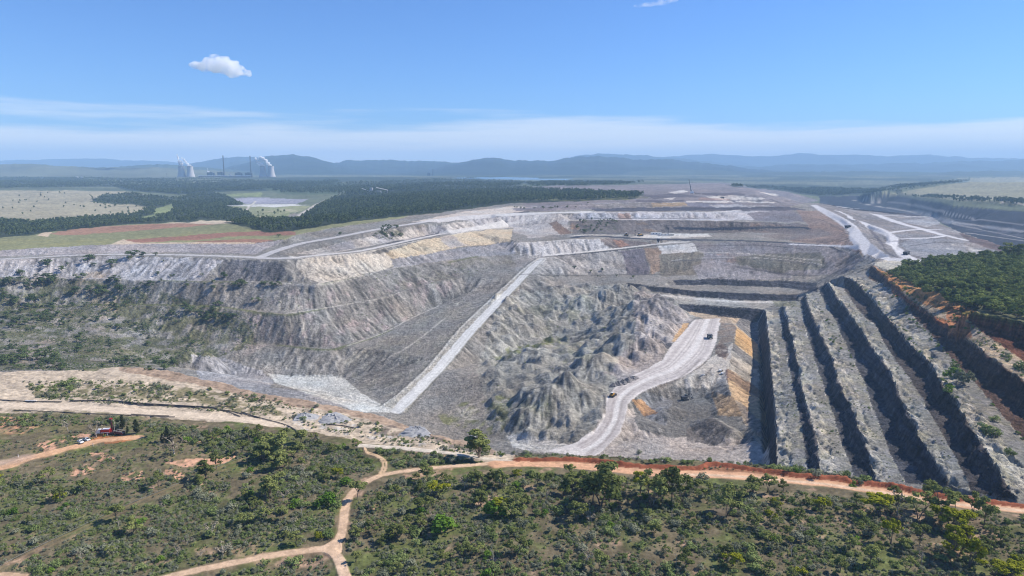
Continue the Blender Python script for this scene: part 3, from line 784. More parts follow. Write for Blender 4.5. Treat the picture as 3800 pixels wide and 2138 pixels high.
for i in range(6):
    lo = WALLS[i][0][0]; hi = WALLS[i + 1][1]
    ra, rb = resamp(lo), resamp(hi)
    if i < 5:
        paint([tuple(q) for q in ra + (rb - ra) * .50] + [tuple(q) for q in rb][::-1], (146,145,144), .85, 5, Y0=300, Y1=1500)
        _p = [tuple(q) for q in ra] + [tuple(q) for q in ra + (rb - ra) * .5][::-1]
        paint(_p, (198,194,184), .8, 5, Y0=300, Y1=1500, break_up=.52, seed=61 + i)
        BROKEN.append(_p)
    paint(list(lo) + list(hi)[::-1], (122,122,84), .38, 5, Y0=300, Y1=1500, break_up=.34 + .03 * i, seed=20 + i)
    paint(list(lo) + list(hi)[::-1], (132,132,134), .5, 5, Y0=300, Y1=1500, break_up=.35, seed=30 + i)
paint([(2195,668),(2240,690),(2330,722),(2400,760),(2470,790),(2415,788),(2340,772),(2280,740),(2230,705)], (204,148,98), .95, 6, Y0=300, Y1=1500)
paint([(2230,720),(2290,755),(2340,790),(2400,812),(2380,826),(2320,785),(2250,740)], (170,108,74), .9, 5, Y0=300, Y1=1500)
paint([(2380,770),(2432,780),(2445,850),(2385,845)], (184,128,90), .9, 5, Y0=300, Y1=1500)
paint([(2270,715),(2330,735),(2330,752),(2280,745)], (90,104,52), .8, 6, break_up=.7, Y0=300, Y1=1500)
paint([(2190,664),(2240,650),(2300,656),(2240,680)], (206,200,184), .9, 4, Y0=500, Y1=1500)
paint([(2420,782),(2489,789),(2575,810),(2575,818),(2480,800),(2420,790)], (118,122,66), .8, 3, Y0=300, Y1=1500)
paint([(2490,1110),(2575,1190),(2575,1230),(2530,1180)], (196,190,174), .5, 5, Y0=300, Y1=1500)
# back walls, rock colour darkened to deepen their shade
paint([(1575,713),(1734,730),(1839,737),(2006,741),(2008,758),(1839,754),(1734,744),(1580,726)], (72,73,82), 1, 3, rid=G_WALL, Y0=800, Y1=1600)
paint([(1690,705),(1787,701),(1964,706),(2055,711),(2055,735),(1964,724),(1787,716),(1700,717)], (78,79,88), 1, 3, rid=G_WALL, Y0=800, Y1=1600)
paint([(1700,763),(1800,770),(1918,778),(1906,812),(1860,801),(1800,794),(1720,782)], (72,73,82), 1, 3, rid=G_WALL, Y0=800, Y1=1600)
paint([(1640,738),(1734,746),(1839,756),(1960,760),(1925,778),(1800,769),(1700,762)], (164,163,158), 1, 4, Y0=800, Y1=1600)
road([(1650,742),(1740,750),(1850,759),(1980,760)], 12, (196,194,190), None, avoid=False)
paint([(1940,758),(2000,758),(2005,770),(1950,772)], (134,134,112), .8, 4, Y0=800, Y1=1600)
# --- plateau and country beyond, left
P0 = dict(Y0=1240, Y1=9000)
paint([(-900,625),(0,629),(200,618),(300,613),(640,613),(720,602),(741,592),(850,572),(1015,549),(1050,535),(900,545),(640,552),(330,560),(110,584),(0,598),(-900,600)], (128,128,92), 1, 3, rid=G_PLATEAU, **P0)
paint([(-900,610),(300,600),(700,570),(640,605),(280,612),(0,626)], (140,136,92), .6, 6, break_up=.5, **P0)
paint([(120,588),(180,576),(330,565),(520,560),(620,556),(540,566),(400,578),(250,588),(150,592)], (154,120,98), 1, 3, **P0)
paint([(300,604),(420,596),(560,586),(680,580),(742,583),(742,592),(600,594),(500,602),(420,606),(330,612)], (142,104,86), 1, 3, **P0)
paint([(480,608),(640,600),(690,606),(640,613),(500,613)], (142,104,86), .9, 3, **P0)
paint([(280,613),(310,602),(340,610),(640,611),(640,614),(300,614)], (196,178,154), .9, 2, **P0)
paint([(400,562),(560,552),(720,551),(700,556),(540,566)], (190,174,150), .9, 3, **P0)
paint([(90,592),(110,584),(130,584),(120,596)], (196,176,150), 1, 2, **P0)
F0 = dict(Y0=1400, Y1=12000)
paint([(-900,610),(0,600),(110,585),(330,562),(640,553),(760,552),(600,535),(500,520),(420,500),(300,480),(-900,480)], (156,148,122), 1, 4, rid=G_PLAIN, **F0)
paint([(-400,545),(100,560),(330,552),(330,562),(110,586),(0,600),(-400,610)], (62,70,52), 1, 4, rid=G_FOREST, **F0)
paint([(90,560),(330,540),(420,510),(600,505),(640,552),(330,563),(110,585)], (66,74,54), 1, 6, rid=G_FOREST, **F0)
paint([(230,510),(260,490),(330,488),(450,500),(480,520),(380,520),(330,515)], (66,74,54), .95, 5, rid=G_FOREST, **F0)
paint([(440,500),(520,480),(580,498),(610,520),(560,530),(500,528)], (62,72,54), .95, 5, rid=G_FOREST, **F0)
for q in ([(380,530),(430,514),(440,530),(400,545)], [(350,545),(400,536),(390,550),(360,556)], [(560,490),(660,482),(660,496),(580,497)], [(600,528),(740,532),(720,546),(640,546)]):
    paint(q, (132,140,92), .9, 4, rid=G_PLAIN, **F0)
paint([(580,500),(660,496),(780,500),(745,512),(620,512)], (150,148,156), 1, 3, **F0)
paint([(560,520),(600,514),(780,514),(720,520),(600,522)], (206,204,198), .9, 2, **F0)
paint([(560,522),(780,518),(760,530),(700,545),(640,545),(600,530)], (138,140,104), 1, 3, rid=G_PLAIN, **F0)
paint([(690,525),(760,525),(740,540),(640,536)], (186,176,152), .6, 4, break_up=.6, **F0)
# forests
paint([(560,560),(750,552),(830,500),(900,478),(1100,470),(1290,472),(1480,480),(1620,490),(1600,500),(1290,512),(1180,525),(1020,545),(880,560),(740,582),(680,586)], (52,60,42), 1, 4, rid=G_FOREST, **F0)
paint([(1180,480),(1480,478),(1640,495),(1600,503),(1300,506),(1180,500)], (112,112,70), .8, 4, break_up=.5, **F0)
paint([(280,470),(420,462),(860,455),(830,465),(700,480),(520,482),(450,490),(330,480)], (54,66,56), 1, 4, rid=G_FOREST, Y0=2500, Y1=12000)
paint([(-900,445),(0,447),(440,452),(440,462),(280,470),(-900,476)], (66,74,58), 1, 3, rid=G_FOREST, Y0=2500, Y1=12000)
paint([(220,452),(430,455),(520,450),(700,458),(440,466),(280,464)], (132,134,104), .7, 4, break_up=.5, Y0=3000, Y1=12000)
paint([(640,470),(860,462),(900,470),(840,490),(700,486)], (84,96,68), 1, 4, rid=G_PLAIN, **F0)
paint([(860,455),(1180,450),(1320,460),(1300,470),(1100,472),(900,478)], (70,78,58), 1, 4, rid=G_FOREST, Y0=3000, Y1=12000)
paint([(1320,462),(1620,460),(1560,464),(1340,468)], (78,88,62), 1, 3, rid=G_FOREST, Y0=3000, Y1=12000)
paint([(1820,466),(2000,474),(2200,478),(2230,486),(2060,495),(1960,480)], (68,78,66), 1, 3, rid=G_FOREST, Y0=3000, Y1=9000)
lj, li = inside([(1140,448),(1180,450.2),(1300,453),(1420,453.5),(1440,449.5),(1300,448),(1200,446.5)], 0.5, 5500, 14000)
RID[lj, li] = G_LAKE; CO[lj, li] = srgb((120, 150, 170))

# --- roads and tracks
HW = (206, 202, 198)
ramp = RL + RR[::-1]
paint(ramp, (170,167,158), .9, 3, **M0)
mid = [((a[0] * .35 + b[0] * .65), (a[1] * .35 + b[1] * .65)) for a, b in zip(RL, RR)]
road(mid, 17, (212,211,206), G_HAUL, rut=(.10,.10,.11))
paint([(a, b) for a, b, c in HL] + [(a, b) for a, b, c in HR][::-1], (208,201,194), 1, 2, rid=G_HAUL, **M0)
hc = [((a[0] + b[0]) / 2, (a[1] + b[1]) / 2) for a, b in zip(HL, HR[:len(HL)])]
for off, wd, c in ((-.66, 9, (160,150,144)), (.64, 10, (158,150,146)), (-.38, 3, (150,140,134)), (-.22, 3, (160,150,144)), (.3, 4, (160,152,146)), (.44, 3, (150,142,136)), (.05, 6, (226,222,216))):
    pts = [(a[0] * (.5 - off / 2) + b[0] * (.5 + off / 2), a[1] * (.5 - off / 2) + b[1] * (.5 + off / 2)) for a, b in zip(HL, HR[:len(HL)])]
    road(pts, wd, c, None, a=.65, soft=.9)
for pts, wd in (([(1760,905),(1735,930),(1700,955),(1660,972)], 4), ([(1795,880),(1770,915),(1740,935),(1700,958)], 3), ([(1810,930),(1800,955),(1790,975)], 3), ([(1775,935),(1778,970)], 3), ([(1790,925),(1760,965),(1750,985)], 3)):
    road(pts, wd, (120,112,106), None, a=.6, soft=.9)
L1 = [(-400,664),(0,652),(150,644),(263,640),(447,641),(605,646),(680,650),(741,648)]
road(L1, 16, (186,183,180), G_HAUL, rut=(.25,.25,.25))
road([(650,648),(700,629),(760,612),(850,596),(926,581),(1015,566),(1150,549),(1260,541)], 24, (190,186,182), G_HAUL, rut=(.3,.3,.3))
road([(741,648),(820,640),(899,632),(973,617),(1057,599),(1136,584),(1228,570),(1300,560)], 19, (198,193,186), G_HAUL, rut=(.15,.15,.15))
road([(1260,541),(1330,537),(1445,534),(1510,533)], 30, (198,195,190), G_HAUL)
road([(1368,643),(1450,636),(1524,629),(1655,614),(1729,609)], 12, (196,192,184), G_HAUL)
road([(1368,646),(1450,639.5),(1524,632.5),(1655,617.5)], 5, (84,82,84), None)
road([(1440,598),(1484,594),(1629,601),(1729,603),(1839,605),(1964,610),(2080,620),(2130,632)], 17, (72,73,84), None, rut=(.2,.2,.2))
road([(1434,594),(1484,591),(1560,592)], 9, (190,186,182), None)
road([(1700,574),(1790,576),(1900,573),(2010,572),(2035,576)], 16, (58,62,76), None)
for pts, wd in (([(2046,516),(2072,532),(2108,552),(2130,566),(2146,580),(2150,598),(2168,618),(2192,640),(2226,650),(2330,658)], 22), ([(2056,520),(2100,542),(2142,566),(2160,590),(2180,614),(2210,640)], 16), ([(2107,531),(2160,557),(2213,576),(2232,586)], 22), ([(2210,578),(2234,589),(2245,600),(2242,615),(2258,630),(2285,648),(2310,655)], 24), ([(2199,539),(2265,562),(2318,576),(2370,591),(2420,602)], 30), ([(2199,540),(2290,545),(2345,546)], 14), ([(2270,601),(2340,598),(2370,594)], 12), ([(2110,520),(2160,526)], 26), ([(2230,586),(2300,578),(2370,578)], 10), ([(1990,614),(2060,617),(2150,622),(2200,640)], 12)):
    road(pts, wd, (194,192,192), G_HAUL, rut=(.12,.12,.12))
road([(740,556),(760,540),(790,520),(822,502)], 34, (192,184,170), G_TRACK, soft=.6)
road([(620,528),(636,512),(642,505)], 12, (190,184,170), None)
# light windrows along bench crests, dark lines at their feet
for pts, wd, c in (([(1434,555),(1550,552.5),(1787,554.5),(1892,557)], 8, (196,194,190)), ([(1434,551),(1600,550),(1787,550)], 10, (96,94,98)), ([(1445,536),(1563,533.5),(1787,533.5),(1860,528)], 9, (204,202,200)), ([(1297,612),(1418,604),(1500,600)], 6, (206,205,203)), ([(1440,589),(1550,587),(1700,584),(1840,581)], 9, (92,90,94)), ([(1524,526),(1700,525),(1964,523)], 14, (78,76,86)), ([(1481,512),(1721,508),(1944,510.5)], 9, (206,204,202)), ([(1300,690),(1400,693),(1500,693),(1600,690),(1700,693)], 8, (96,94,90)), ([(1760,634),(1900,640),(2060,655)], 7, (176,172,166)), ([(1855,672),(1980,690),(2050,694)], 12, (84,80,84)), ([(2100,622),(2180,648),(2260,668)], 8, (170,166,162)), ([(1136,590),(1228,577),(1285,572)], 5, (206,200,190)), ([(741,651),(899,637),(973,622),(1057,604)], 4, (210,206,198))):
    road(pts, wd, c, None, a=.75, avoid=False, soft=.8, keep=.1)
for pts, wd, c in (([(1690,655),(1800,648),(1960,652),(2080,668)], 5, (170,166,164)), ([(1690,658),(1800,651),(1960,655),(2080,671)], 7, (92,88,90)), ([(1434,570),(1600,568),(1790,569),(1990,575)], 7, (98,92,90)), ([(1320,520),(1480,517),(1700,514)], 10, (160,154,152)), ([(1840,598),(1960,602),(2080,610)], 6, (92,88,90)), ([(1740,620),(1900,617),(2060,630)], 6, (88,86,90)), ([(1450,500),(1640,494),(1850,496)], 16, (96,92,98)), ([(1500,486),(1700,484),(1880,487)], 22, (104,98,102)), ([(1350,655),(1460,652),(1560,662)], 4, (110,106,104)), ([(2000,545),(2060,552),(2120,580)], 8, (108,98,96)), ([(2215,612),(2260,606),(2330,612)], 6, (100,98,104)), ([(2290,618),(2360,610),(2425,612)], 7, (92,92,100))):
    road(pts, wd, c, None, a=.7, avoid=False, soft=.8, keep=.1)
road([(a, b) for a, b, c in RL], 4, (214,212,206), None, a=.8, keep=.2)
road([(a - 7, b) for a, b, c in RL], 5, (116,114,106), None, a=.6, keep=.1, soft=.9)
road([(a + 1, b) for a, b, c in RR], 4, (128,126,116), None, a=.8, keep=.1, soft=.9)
for q in (-.18, .16): road([(x + q * (b[0] - a[0]), y) for (x, y), a, b in zip(mid, RL, RR)], 2.5, (180,178,172), None, a=.7, soft=.9)
# foreground dirt tracks
TR = (206, 176, 146)
T1 = [(380,1462),(480,1436),(600,1412),(713,1391),(784,1382),(824,1374),(852,1354),(862,1323),(867,1287),(875,1256),(895,1230),(921,1213),(957,1196),(985,1190),(1033,1183),(1092,1176),(1151,1171),(1222,1166),(1262,1165)]
road([(p[0], p[1]) for p in T1], 6.0, (170,140,112), None, a=.5, soft=1.0)
road(T1, 4.2, TR, G_TRACK, rut=(.10,.13,.16))
road([(815,1378),(840,1390),(855,1415),(872,1462)], 4.6, (208,180,152), G_TRACK, rut=(.10,.13,.16))
paint([(800,1380),(835,1366),(860,1345),(862,1385),(845,1402)], TR, 1, 3, rid=G_TRACK, **N0)
for o in (-4, 4):
    road([(957 + o,1196),(964 + o,1182),(967 + o,1167),(961 + o,1154),(942 + o * .5,1143 - o * .3),(922,1136 - o * .5),(916,1124)], 1.5, (200,170,136), G_TRACK, a=.9)
road([(905,1119),(985,1124),(1080,1132),(1151,1141),(1222,1152),(1300,1163)], 5.5, (202,190,172), G_TRACK)
RRD = [(1250,1166),(1300,1166),(1400,1167),(1476,1174),(1560,1182),(1640,1188),(1720,1192),(1790,1194),(1860,1197),(1930,1203),(2000,1209),(2080,1216),(2160,1228),(2240,1240),(2330,1256),(2420,1268),(2500,1275),(2600,1286),(2900,1330)]
road(RRD, 10.5, (204,160,126), G_TRACK, rut=(.05,.08,.12))
road([(a, b + 2) for a, b in RRD[6:]], 4, (222,196,166), None, a=.8, soft=.9)
road([(-300,1022),(0,1020),(100,1020),(200,1025),(300,1033),(420,1041),(520,1047),(620,1056),(690,1068)], 10, (212,194,170), G_TRACK, rut=(.05,.06,.07))
road([(-200,1200),(0,1176),(40,1163),(100,1144),(170,1126),(240,1109),(300,1102),(345,1101)], 8, (200,160,124), G_TRACK, rut=(.06,.08,.1))
road([(-200,1190),(0,1165),(60,1150)], 12, (190,162,140), G_TRACK, a=.7, soft=.8)
DG = [(-150,1520),(0,1428),(76,1389),(300,1282),(387,1246),(494,1201),(642,1144)]
for o in (0, 9):
    road([(a, b + o) for a, b in DG], 1.3, (132,114,84), G_TRACK, a=.6, soft=.9)
road([(150,1520),(0,1449),(60,1449)], 3, (190,160,130), None)

# berm of red earth between road and pit, thrown up by the grader
BERM = [[(1300,1156),(1409,1158),(1476,1159),(1528,1166),(1577,1172),(1673,1176),(1712,1179),(1754,1179),(1789,1172),(1834,1176),(1897,1183),(1990,1197),(2087,1205),(2128,1210)], [(2158,1217),(2242,1226),(2277,1235),(2328,1246),(2415,1257),(2575,1273),(2800,1306)]]
BZ = np.zeros(Z.shape, np.float32)
for bp in BERM:
    p = smooth_path(bp); w = raycast(p[:, 0], p[:, 1])
    sel = (X > w[:, 0].min() - 8) & (X < w[:, 0].max() + 8) & (Y > w[:, 1].min() - 8) & (Y < w[:, 1].max() + 8)
    js, is_ = np.nonzero(sel); D = np.full(len(js), 1e9)
    for k in range(len(w) - 1):
        dx, dy = w[k + 1, :2] - w[k, :2]; L2 = dx * dx + dy * dy + 1e-9
        if L2 > 3600: continue
        t_ = np.clip(((X[js, is_] - w[k, 0]) * dx + (Y[js, is_] - w[k, 1]) * dy) / L2, 0, 1)
        D = np.minimum(D, np.hypot(X[js, is_] - w[k, 0] - t_ * dx, Y[js, is_] - w[k, 1] - t_ * dy))
    hgt = np.clip(2.3 * (1 - D / 2.6), 0, 2.0) * (0.9 + 0.5 * vnoise(X[js, is_] / 2.2, Y[js, is_] / 2.2, 4))
    BZ[js, is_] = np.maximum(BZ[js, is_], hgt)
    b = D < 2.7
    CO[js[b], is_[b]] = srgb((142, 84, 60)); RID[js[b], is_[b]] = G_TRACK; ROADMASK[js[b], is_[b]] = True

# ------------------------------------------------------------------ relief
pit = (RID == G_PIT) | (RID == G_WALL)
slope_w = sstep(0.10, 0.38, SL)
amp = np.where(RID == G_PIT, 1.0, 0.0).astype(np.float32)
rough = (1 - SMOOTH)
sc_d = np.clip(Y / 900, 0.5, 2.2)
vegslope = np.zeros(Z.shape, np.float32)
DZ = np.zeros(Z.shape, np.float32)
amp = amp * (1 - .85 * sstep(2200, 3000, Y))
DZ += amp * rough * slope_w * (LR * 0.34 + np.clip(LG, -2.2, 2.2) * 0.36) * sc_d
cj, ci = inside([(1240,745),(1400,720),(1580,716),(1690,752),(1730,800),(1650,900),(1545,965),(1510,1080),(1440,1110),(1330,1110),(1240,1060),(1215,950),(1225,850)], 2, 500, 1500)
LUMP = np.zeros(Z.shape, np.float32); LUMP[cj, ci] = 1; LUMP = blur(LUMP, 22) * rough
DZ += LUMP * (3 * np.abs(2 * vnoise(X / 21, Y / 27, 96)) + 2.0 * np.abs(2 * vnoise(X / 9, Y / 10, 97)) - 1)
# tipped loads: separate cones standing in rows over the spoil
CONE = np.zeros(Z.shape, np.float32)
_w = CELL0[cj, ci]; _k = rng.choice(len(cj), 2600, replace=True, p=_w / _w.sum()); _kept = []
for k in _k:
    x_, y_ = float(X[cj[k], ci[k]]), float(Y[cj[k], ci[k]])
    if SMOOTH[cj[k], ci[k]] > .1 or any((x_ - q[0]) ** 2 + ((y_ - q[1]) * .8) ** 2 < 22 ** 2 for q in _kept): continue
    _kept.append((x_, y_, cj[k], ci[k]))
for n_, (x_, y_, j_, i_) in enumerate(_kept):
    t_ = 4.0 + 4.5 * rng.random(); rad = t_ / .55 + 2
    j0_, j1_ = np.searchsorted(Yr, [y_ - rad, y_ + rad]); i0_, i1_ = max(0, np.searchsorted(U, (x_ - rad) / y_) - 2), np.searchsorted(U, (x_ + rad) / y_) + 2
    xs, ys = X[j0_:j1_, i0_:i1_], Y[j0_:j1_, i0_:i1_]
    an = np.arctan2(ys - y_, xs - x_)
    d_ = np.hypot(xs - x_, ys - y_) * (1 + .16 * np.sin(an * 3 + n_) + .07 * np.sin(an * 9 + 2 * n_))
    CONE[j0_:j1_, i0_:i1_] = np.maximum(CONE[j0_:j1_, i0_:i1_], t_ - .55 * (np.sqrt(d_ * d_ + 22) - 4.7))
DZ += CONE * np.clip(LUMP * 1.15, 0, 1)
print('cones', len(_kept))
rub = rng.standard_normal(Z.shape).astype(np.float32)
rub = blur(rub, 1)
chunk = vnoise(X / 6, Y / 6, 61) + .6 * vnoise(X / 3, Y / 3, 62)
DZ += amp * rough * (rub * 0.22 + chunk * 1.3) * np.clip(sc_d, .5, 1.3) * (0.35 + 0.65 * slope_w)
wallm = (RID == G_WALL).astype(np.float32)
DZ += wallm * (rub * 0.35 + 1.6 * vnoise(X / 7, Y / 7, 63) + 1.4 * vnoise(X / 2.6, Y / 2.6, 64))
for _p in BROKEN:
    bj, bi = inside(_p, 2, 300, 1500)
    _x, _y = X[bj, bi], Y[bj, bi]
    DZ[bj, bi] += np.floor(fbm(_x / 5, _y / 9, 131, 2) * 5) * .8 + vnoise(_x / 2, _y / 2, 133) * 1.2
flat = ((RID == G_SCRUB) | (RID == G_TRACK)).astype(np.float32)
DZ += flat * (fbm(X / 60, Y / 60, 65, 3) * 2.0 * sstep(0, 60, np.abs(Y - 0)) + rough * (fbm(X / 3.5, Y / 3.5, 66, 2) * 0.45 + rub * .08))
plain = ((RID == G_PLAIN) | (RID == G_FOREST) | (RID == G_PLATEAU)).astype(np.float32)
DZ += plain * (fbm(X / 420, Y / 420, 67, 3) * np.clip(Y / 400, 1, 14) + fbm(X / 60, Y / 60, 68, 2) * 1.5)
# creases of the cream plateau
DZ += ((RID == G_TRACK) & fgm).astype(np.float32) * rough * (fbm(X / 14, Y / 4.0, 69, 3) * 1.3)
DZ[RID == G_LAKE] = 0
# soften soil borders' steps
DZ = DZ * (0.25 + 0.75 * (1 - SMOOTH))
Z = (Zbase + DZ + BZ).astype(np.float32)
lk = RID == G_LAKE
if lk.any(): Z[lk] = Zbase[lk].mean()
# patchy tone of the ground, plus painted crevice shade in rill and rubble hollows
v = 1 + pit * (LR * 0.20 * slope_w + np.clip(LG, -2, 2) * 0.05 * slope_w + rub * 0.14 + fbm(X / 60, Y / 60, 81, 3) * 0.30) * (1 - .8 * SMOOTH)
v += (~pit) * (fbm(X / 7, Y / 7, 82, 3) * 0.3 + fbm(X / 2.2, Y / 2.2, 85, 2) * .35 * fgm + rub * 0.16) * (1 - .6 * SMOOTH)
v += plain * fbm(X / 140, Y / 140, 83, 3) * 0.25
CO *= np.clip(v, 0.45, 1.7)[..., None]
tint = fbm(X / 45, Y / 45, 84, 3)[..., None] * np.array([0.10, 0.0, -0.10], np.float32)
CO *= 1 + tint * pit[..., None]
CO *= np.where(pit[..., None], np.array([1.03, 0.995, .935], np.float32), np.float32(1))
_pm = pit & ~fgm
_g = CO[_pm].mean(1, keepdims=True); _ref = np.float32(.27)
CO[_pm] *= (np.maximum(_g, .01) / _ref) ** .24
CO = np.clip(CO * 0.88, 0.004, None)
CO = (CO * np.minimum(1, .54 / CO.max(-1, keepdims=True))).astype(np.float32)

# what the camera sees (for placing plants where the photograph shows them)
ELEV = (Z - CAM_H) / Y
RUNMAX = np.maximum.accumulate(ELEV, axis=0)
PX, PY = proj(X, Y, Z)
print('relief', round(time.time() - T0, 1))

def soil_material(name, rough_=0.95, grain=0.30, rock=0.0):
    m = bpy.data.materials.new(name); m.use_nodes = True
    n, l = m.node_tree.nodes, m.node_tree.links
    b = n['Principled BSDF']; b.inputs['Roughness'].default_value = rough_; b.inputs['Specular IOR Level'].default_value = 0.1
    at = n.new('ShaderNodeAttribute'); at.attribute_name = 'soil'
    tc = n.new('ShaderNodeTexCoord')
    a = n.new('ShaderNodeTexNoise'); a.inputs['Scale'].default_value = 0.55; a.inputs['Detail'].default_value = 5; a.inputs['Roughness'].default_value = .7
    c = n.new('ShaderNodeTexVoronoi'); c.inputs['Scale'].default_value = 0.35
    l.new(tc.outputs['Object'], a.inputs['Vector']); l.new(tc.outputs['Object'], c.inputs['Vector'])
    mr = n.new('ShaderNodeMapRange'); mr.inputs['From Min'].default_value = .25; mr.inputs['From Max'].default_value = .75
    mr.inputs['To Min'].default_value = 1 - grain; mr.inputs['To Max'].default_value = 1 + grain
    l.new(a.outputs['Fac'], mr.inputs['Value'])
    mr2 = n.new('ShaderNodeMapRange'); mr2.inputs['To Min'].default_value = 1 - grain * .5; mr2.inputs['To Max'].default_value = 1 + grain * .5
    sepc = n.new('ShaderNodeSeparateColor'); l.new(c.outputs['Color'], sepc.inputs[0]); l.new(sepc.outputs[0], mr2.inputs['Value'])
    mu = n.new('ShaderNodeMath'); mu.operation = 'MULTIPLY'; l.new(mr.outputs[0], mu.inputs[0]); l.new(mr2.outputs[0], mu.inputs[1])
    vm = n.new('ShaderNodeVectorMath'); vm.operation = 'SCALE'
    l.new(at.outputs['Color'], vm.inputs[0]); l.new(mu.outputs[0], vm.inputs['Scale'])
    l.new(vm.outputs[0], b.inputs['Base Color'])
    bp = n.new('ShaderNodeBump'); bp.inputs['Strength'].default_value = .5; bp.inputs['Distance'].default_value = .5
    l.new(a.outputs['Fac'], bp.inputs['Height']); l.new(bp.outputs[0], b.inputs['Normal'])
    if rock:
        # rubble and boulders: blocks a few metres across, broken by finer ones
        g1 = n.new('ShaderNodeTexNoise'); g1.inputs['Scale'].default_value = .16; g1.inputs['Detail'].default_value = 6; g1.inputs['Roughness'].default_value = .72
        l.new(tc.outputs['Object'], g1.inputs['Vector'])
        g2 = n.new('ShaderNodeTexVoronoi'); g2.inputs['Scale'].default_value = .22; g2.inputs['Randomness'].default_value = 1
        l.new(tc.outputs['Object'], g2.inputs['Vector'])
        ad = n.new('ShaderNodeMath'); ad.operation = 'MULTIPLY_ADD'; l.new(g2.outputs['Distance'], ad.inputs[0]); ad.inputs[1].default_value = -.11; l.new(g1.outputs['Fac'], ad.inputs[2])
        b2 = n.new('ShaderNodeBump'); b2.inputs['Strength'].default_value = 1.0; b2.inputs['Distance'].default_value = rock
        l.new(ad.outputs[0], b2.inputs['Height']); l.new(bp.outputs[0], b2.inputs['Normal']); l.new(b2.outputs[0], b.inputs['Normal'])
        r1 = n.new('ShaderNodeMapRange'); r1.inputs['From Min'].default_value = .3; r1.inputs['From Max'].default_value = .7; r1.inputs['To Min'].default_value = .62; r1.inputs['To Max'].default_value = 1.38
        l.new(g1.outputs['Fac'], r1.inputs['Value'])
        v2 = n.new('ShaderNodeVectorMath'); v2.operation = 'SCALE'; l.new(vm.outputs[0], v2.inputs[0]); l.new(r1.outputs[0], v2.inputs['Scale']); l.new(v2.outputs[0], b.inputs['Base Color'])
    return m
M_SOIL = soil_material('soil', grain=.26)
M_SPOIL = soil_material('spoil_rubble', .95, .2, 5.0)
M_ROCK = soil_material('rock_face', .9, .3, 7.0)
# layered rock: bands of different stone lying level in the cut faces
_n, _l = M_ROCK.node_tree.nodes, M_ROCK.node_tree.links
_tc = _n.new('ShaderNodeTexCoord'); _mp = _n.new('ShaderNodeMapping'); _mp.inputs['Scale'].default_value = (.02, .02, .42)
_ns = _n.new('ShaderNodeTexNoise'); _ns.inputs['Scale'].default_value = 1.0; _ns.inputs['Detail'].default_value = 4
_l.new(_tc.outputs['Object'], _mp.inputs[0]); _l.new(_mp.outputs[0], _ns.inputs['Vector'])
_mr = _n.new('ShaderNodeMapRange'); _mr.inputs['From Min'].default_value = .35; _mr.inputs['From Max'].default_value = .65; _mr.inputs['To Min'].default_value = .62; _mr.inputs['To Max'].default_value = 1.3
_l.new(_ns.outputs['Fac'], _mr.inputs['Value'])
_b = _n['Principled BSDF']; _src = _b.inputs['Base Color'].links[0].from_socket
_vm = _n.new('ShaderNodeVectorMath'); _vm.operation = 'SCALE'; _l.new(_src, _vm.inputs[0]); _l.new(_mr.outputs[0], _vm.inputs['Scale']); _l.new(_vm.outputs[0], _b.inputs['Base Color'])
M_WATER = bpy.data.materials.new('lake_water'); M_WATER.use_nodes = True
_b = M_WATER.node_tree.nodes['Principled BSDF']; _b.inputs['Base Color'].default_value = (.10, .16, .20, 1); _b.inputs['Roughness'].default_value = .18

# split the sheet by what the ground is; neighbours share their border line
idx = np.arange(nr * nc, dtype=np.int32).reshape(nr, nc)
quad = np.stack([idx[:-1, :-1], idx[:-1, 1:], idx[1:, 1:], idx[1:, :-1]], -1).reshape(-1, 4)
qr = RID[:-1, :-1].ravel()
P3 = np.stack([X, Y, Z], -1).reshape(-1, 3).astype(np.float32)
C4 = np.concatenate([CO, np.ones(CO.shape[:2] + (1,), np.float32)], -1).reshape(-1, 4)
def quad_mesh(name, pts, q, col=None):
    me = bpy.data.meshes.new(name)
    me.vertices.add(len(pts)); me.vertices.foreach_set('co', pts.astype(np.float32).ravel())
    me.loops.add(q.size); me.loops.foreach_set('vertex_index', q.astype(np.int32).ravel())
    me.polygons.add(len(q)); me.polygons.foreach_set('loop_start', np.arange(0, q.size, q.shape[1], dtype=np.int32))
    if col is not None:
        at = me.color_attributes.new('soil', 'FLOAT_COLOR', 'POINT'); at.data.foreach_set('color', col.astype(np.float32).ravel())
    me.update(calc_edges=True)
    return me
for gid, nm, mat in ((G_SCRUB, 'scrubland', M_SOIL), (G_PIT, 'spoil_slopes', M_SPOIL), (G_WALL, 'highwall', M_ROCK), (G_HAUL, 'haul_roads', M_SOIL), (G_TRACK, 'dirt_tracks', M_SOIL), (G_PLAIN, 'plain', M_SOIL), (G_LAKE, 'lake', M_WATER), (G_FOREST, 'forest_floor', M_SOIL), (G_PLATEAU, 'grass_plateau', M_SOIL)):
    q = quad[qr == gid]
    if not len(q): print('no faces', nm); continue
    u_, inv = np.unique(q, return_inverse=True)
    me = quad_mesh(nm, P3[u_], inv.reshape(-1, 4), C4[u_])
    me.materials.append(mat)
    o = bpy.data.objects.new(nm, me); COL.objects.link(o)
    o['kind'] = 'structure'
print('ground built', round(time.time() - T0, 1))

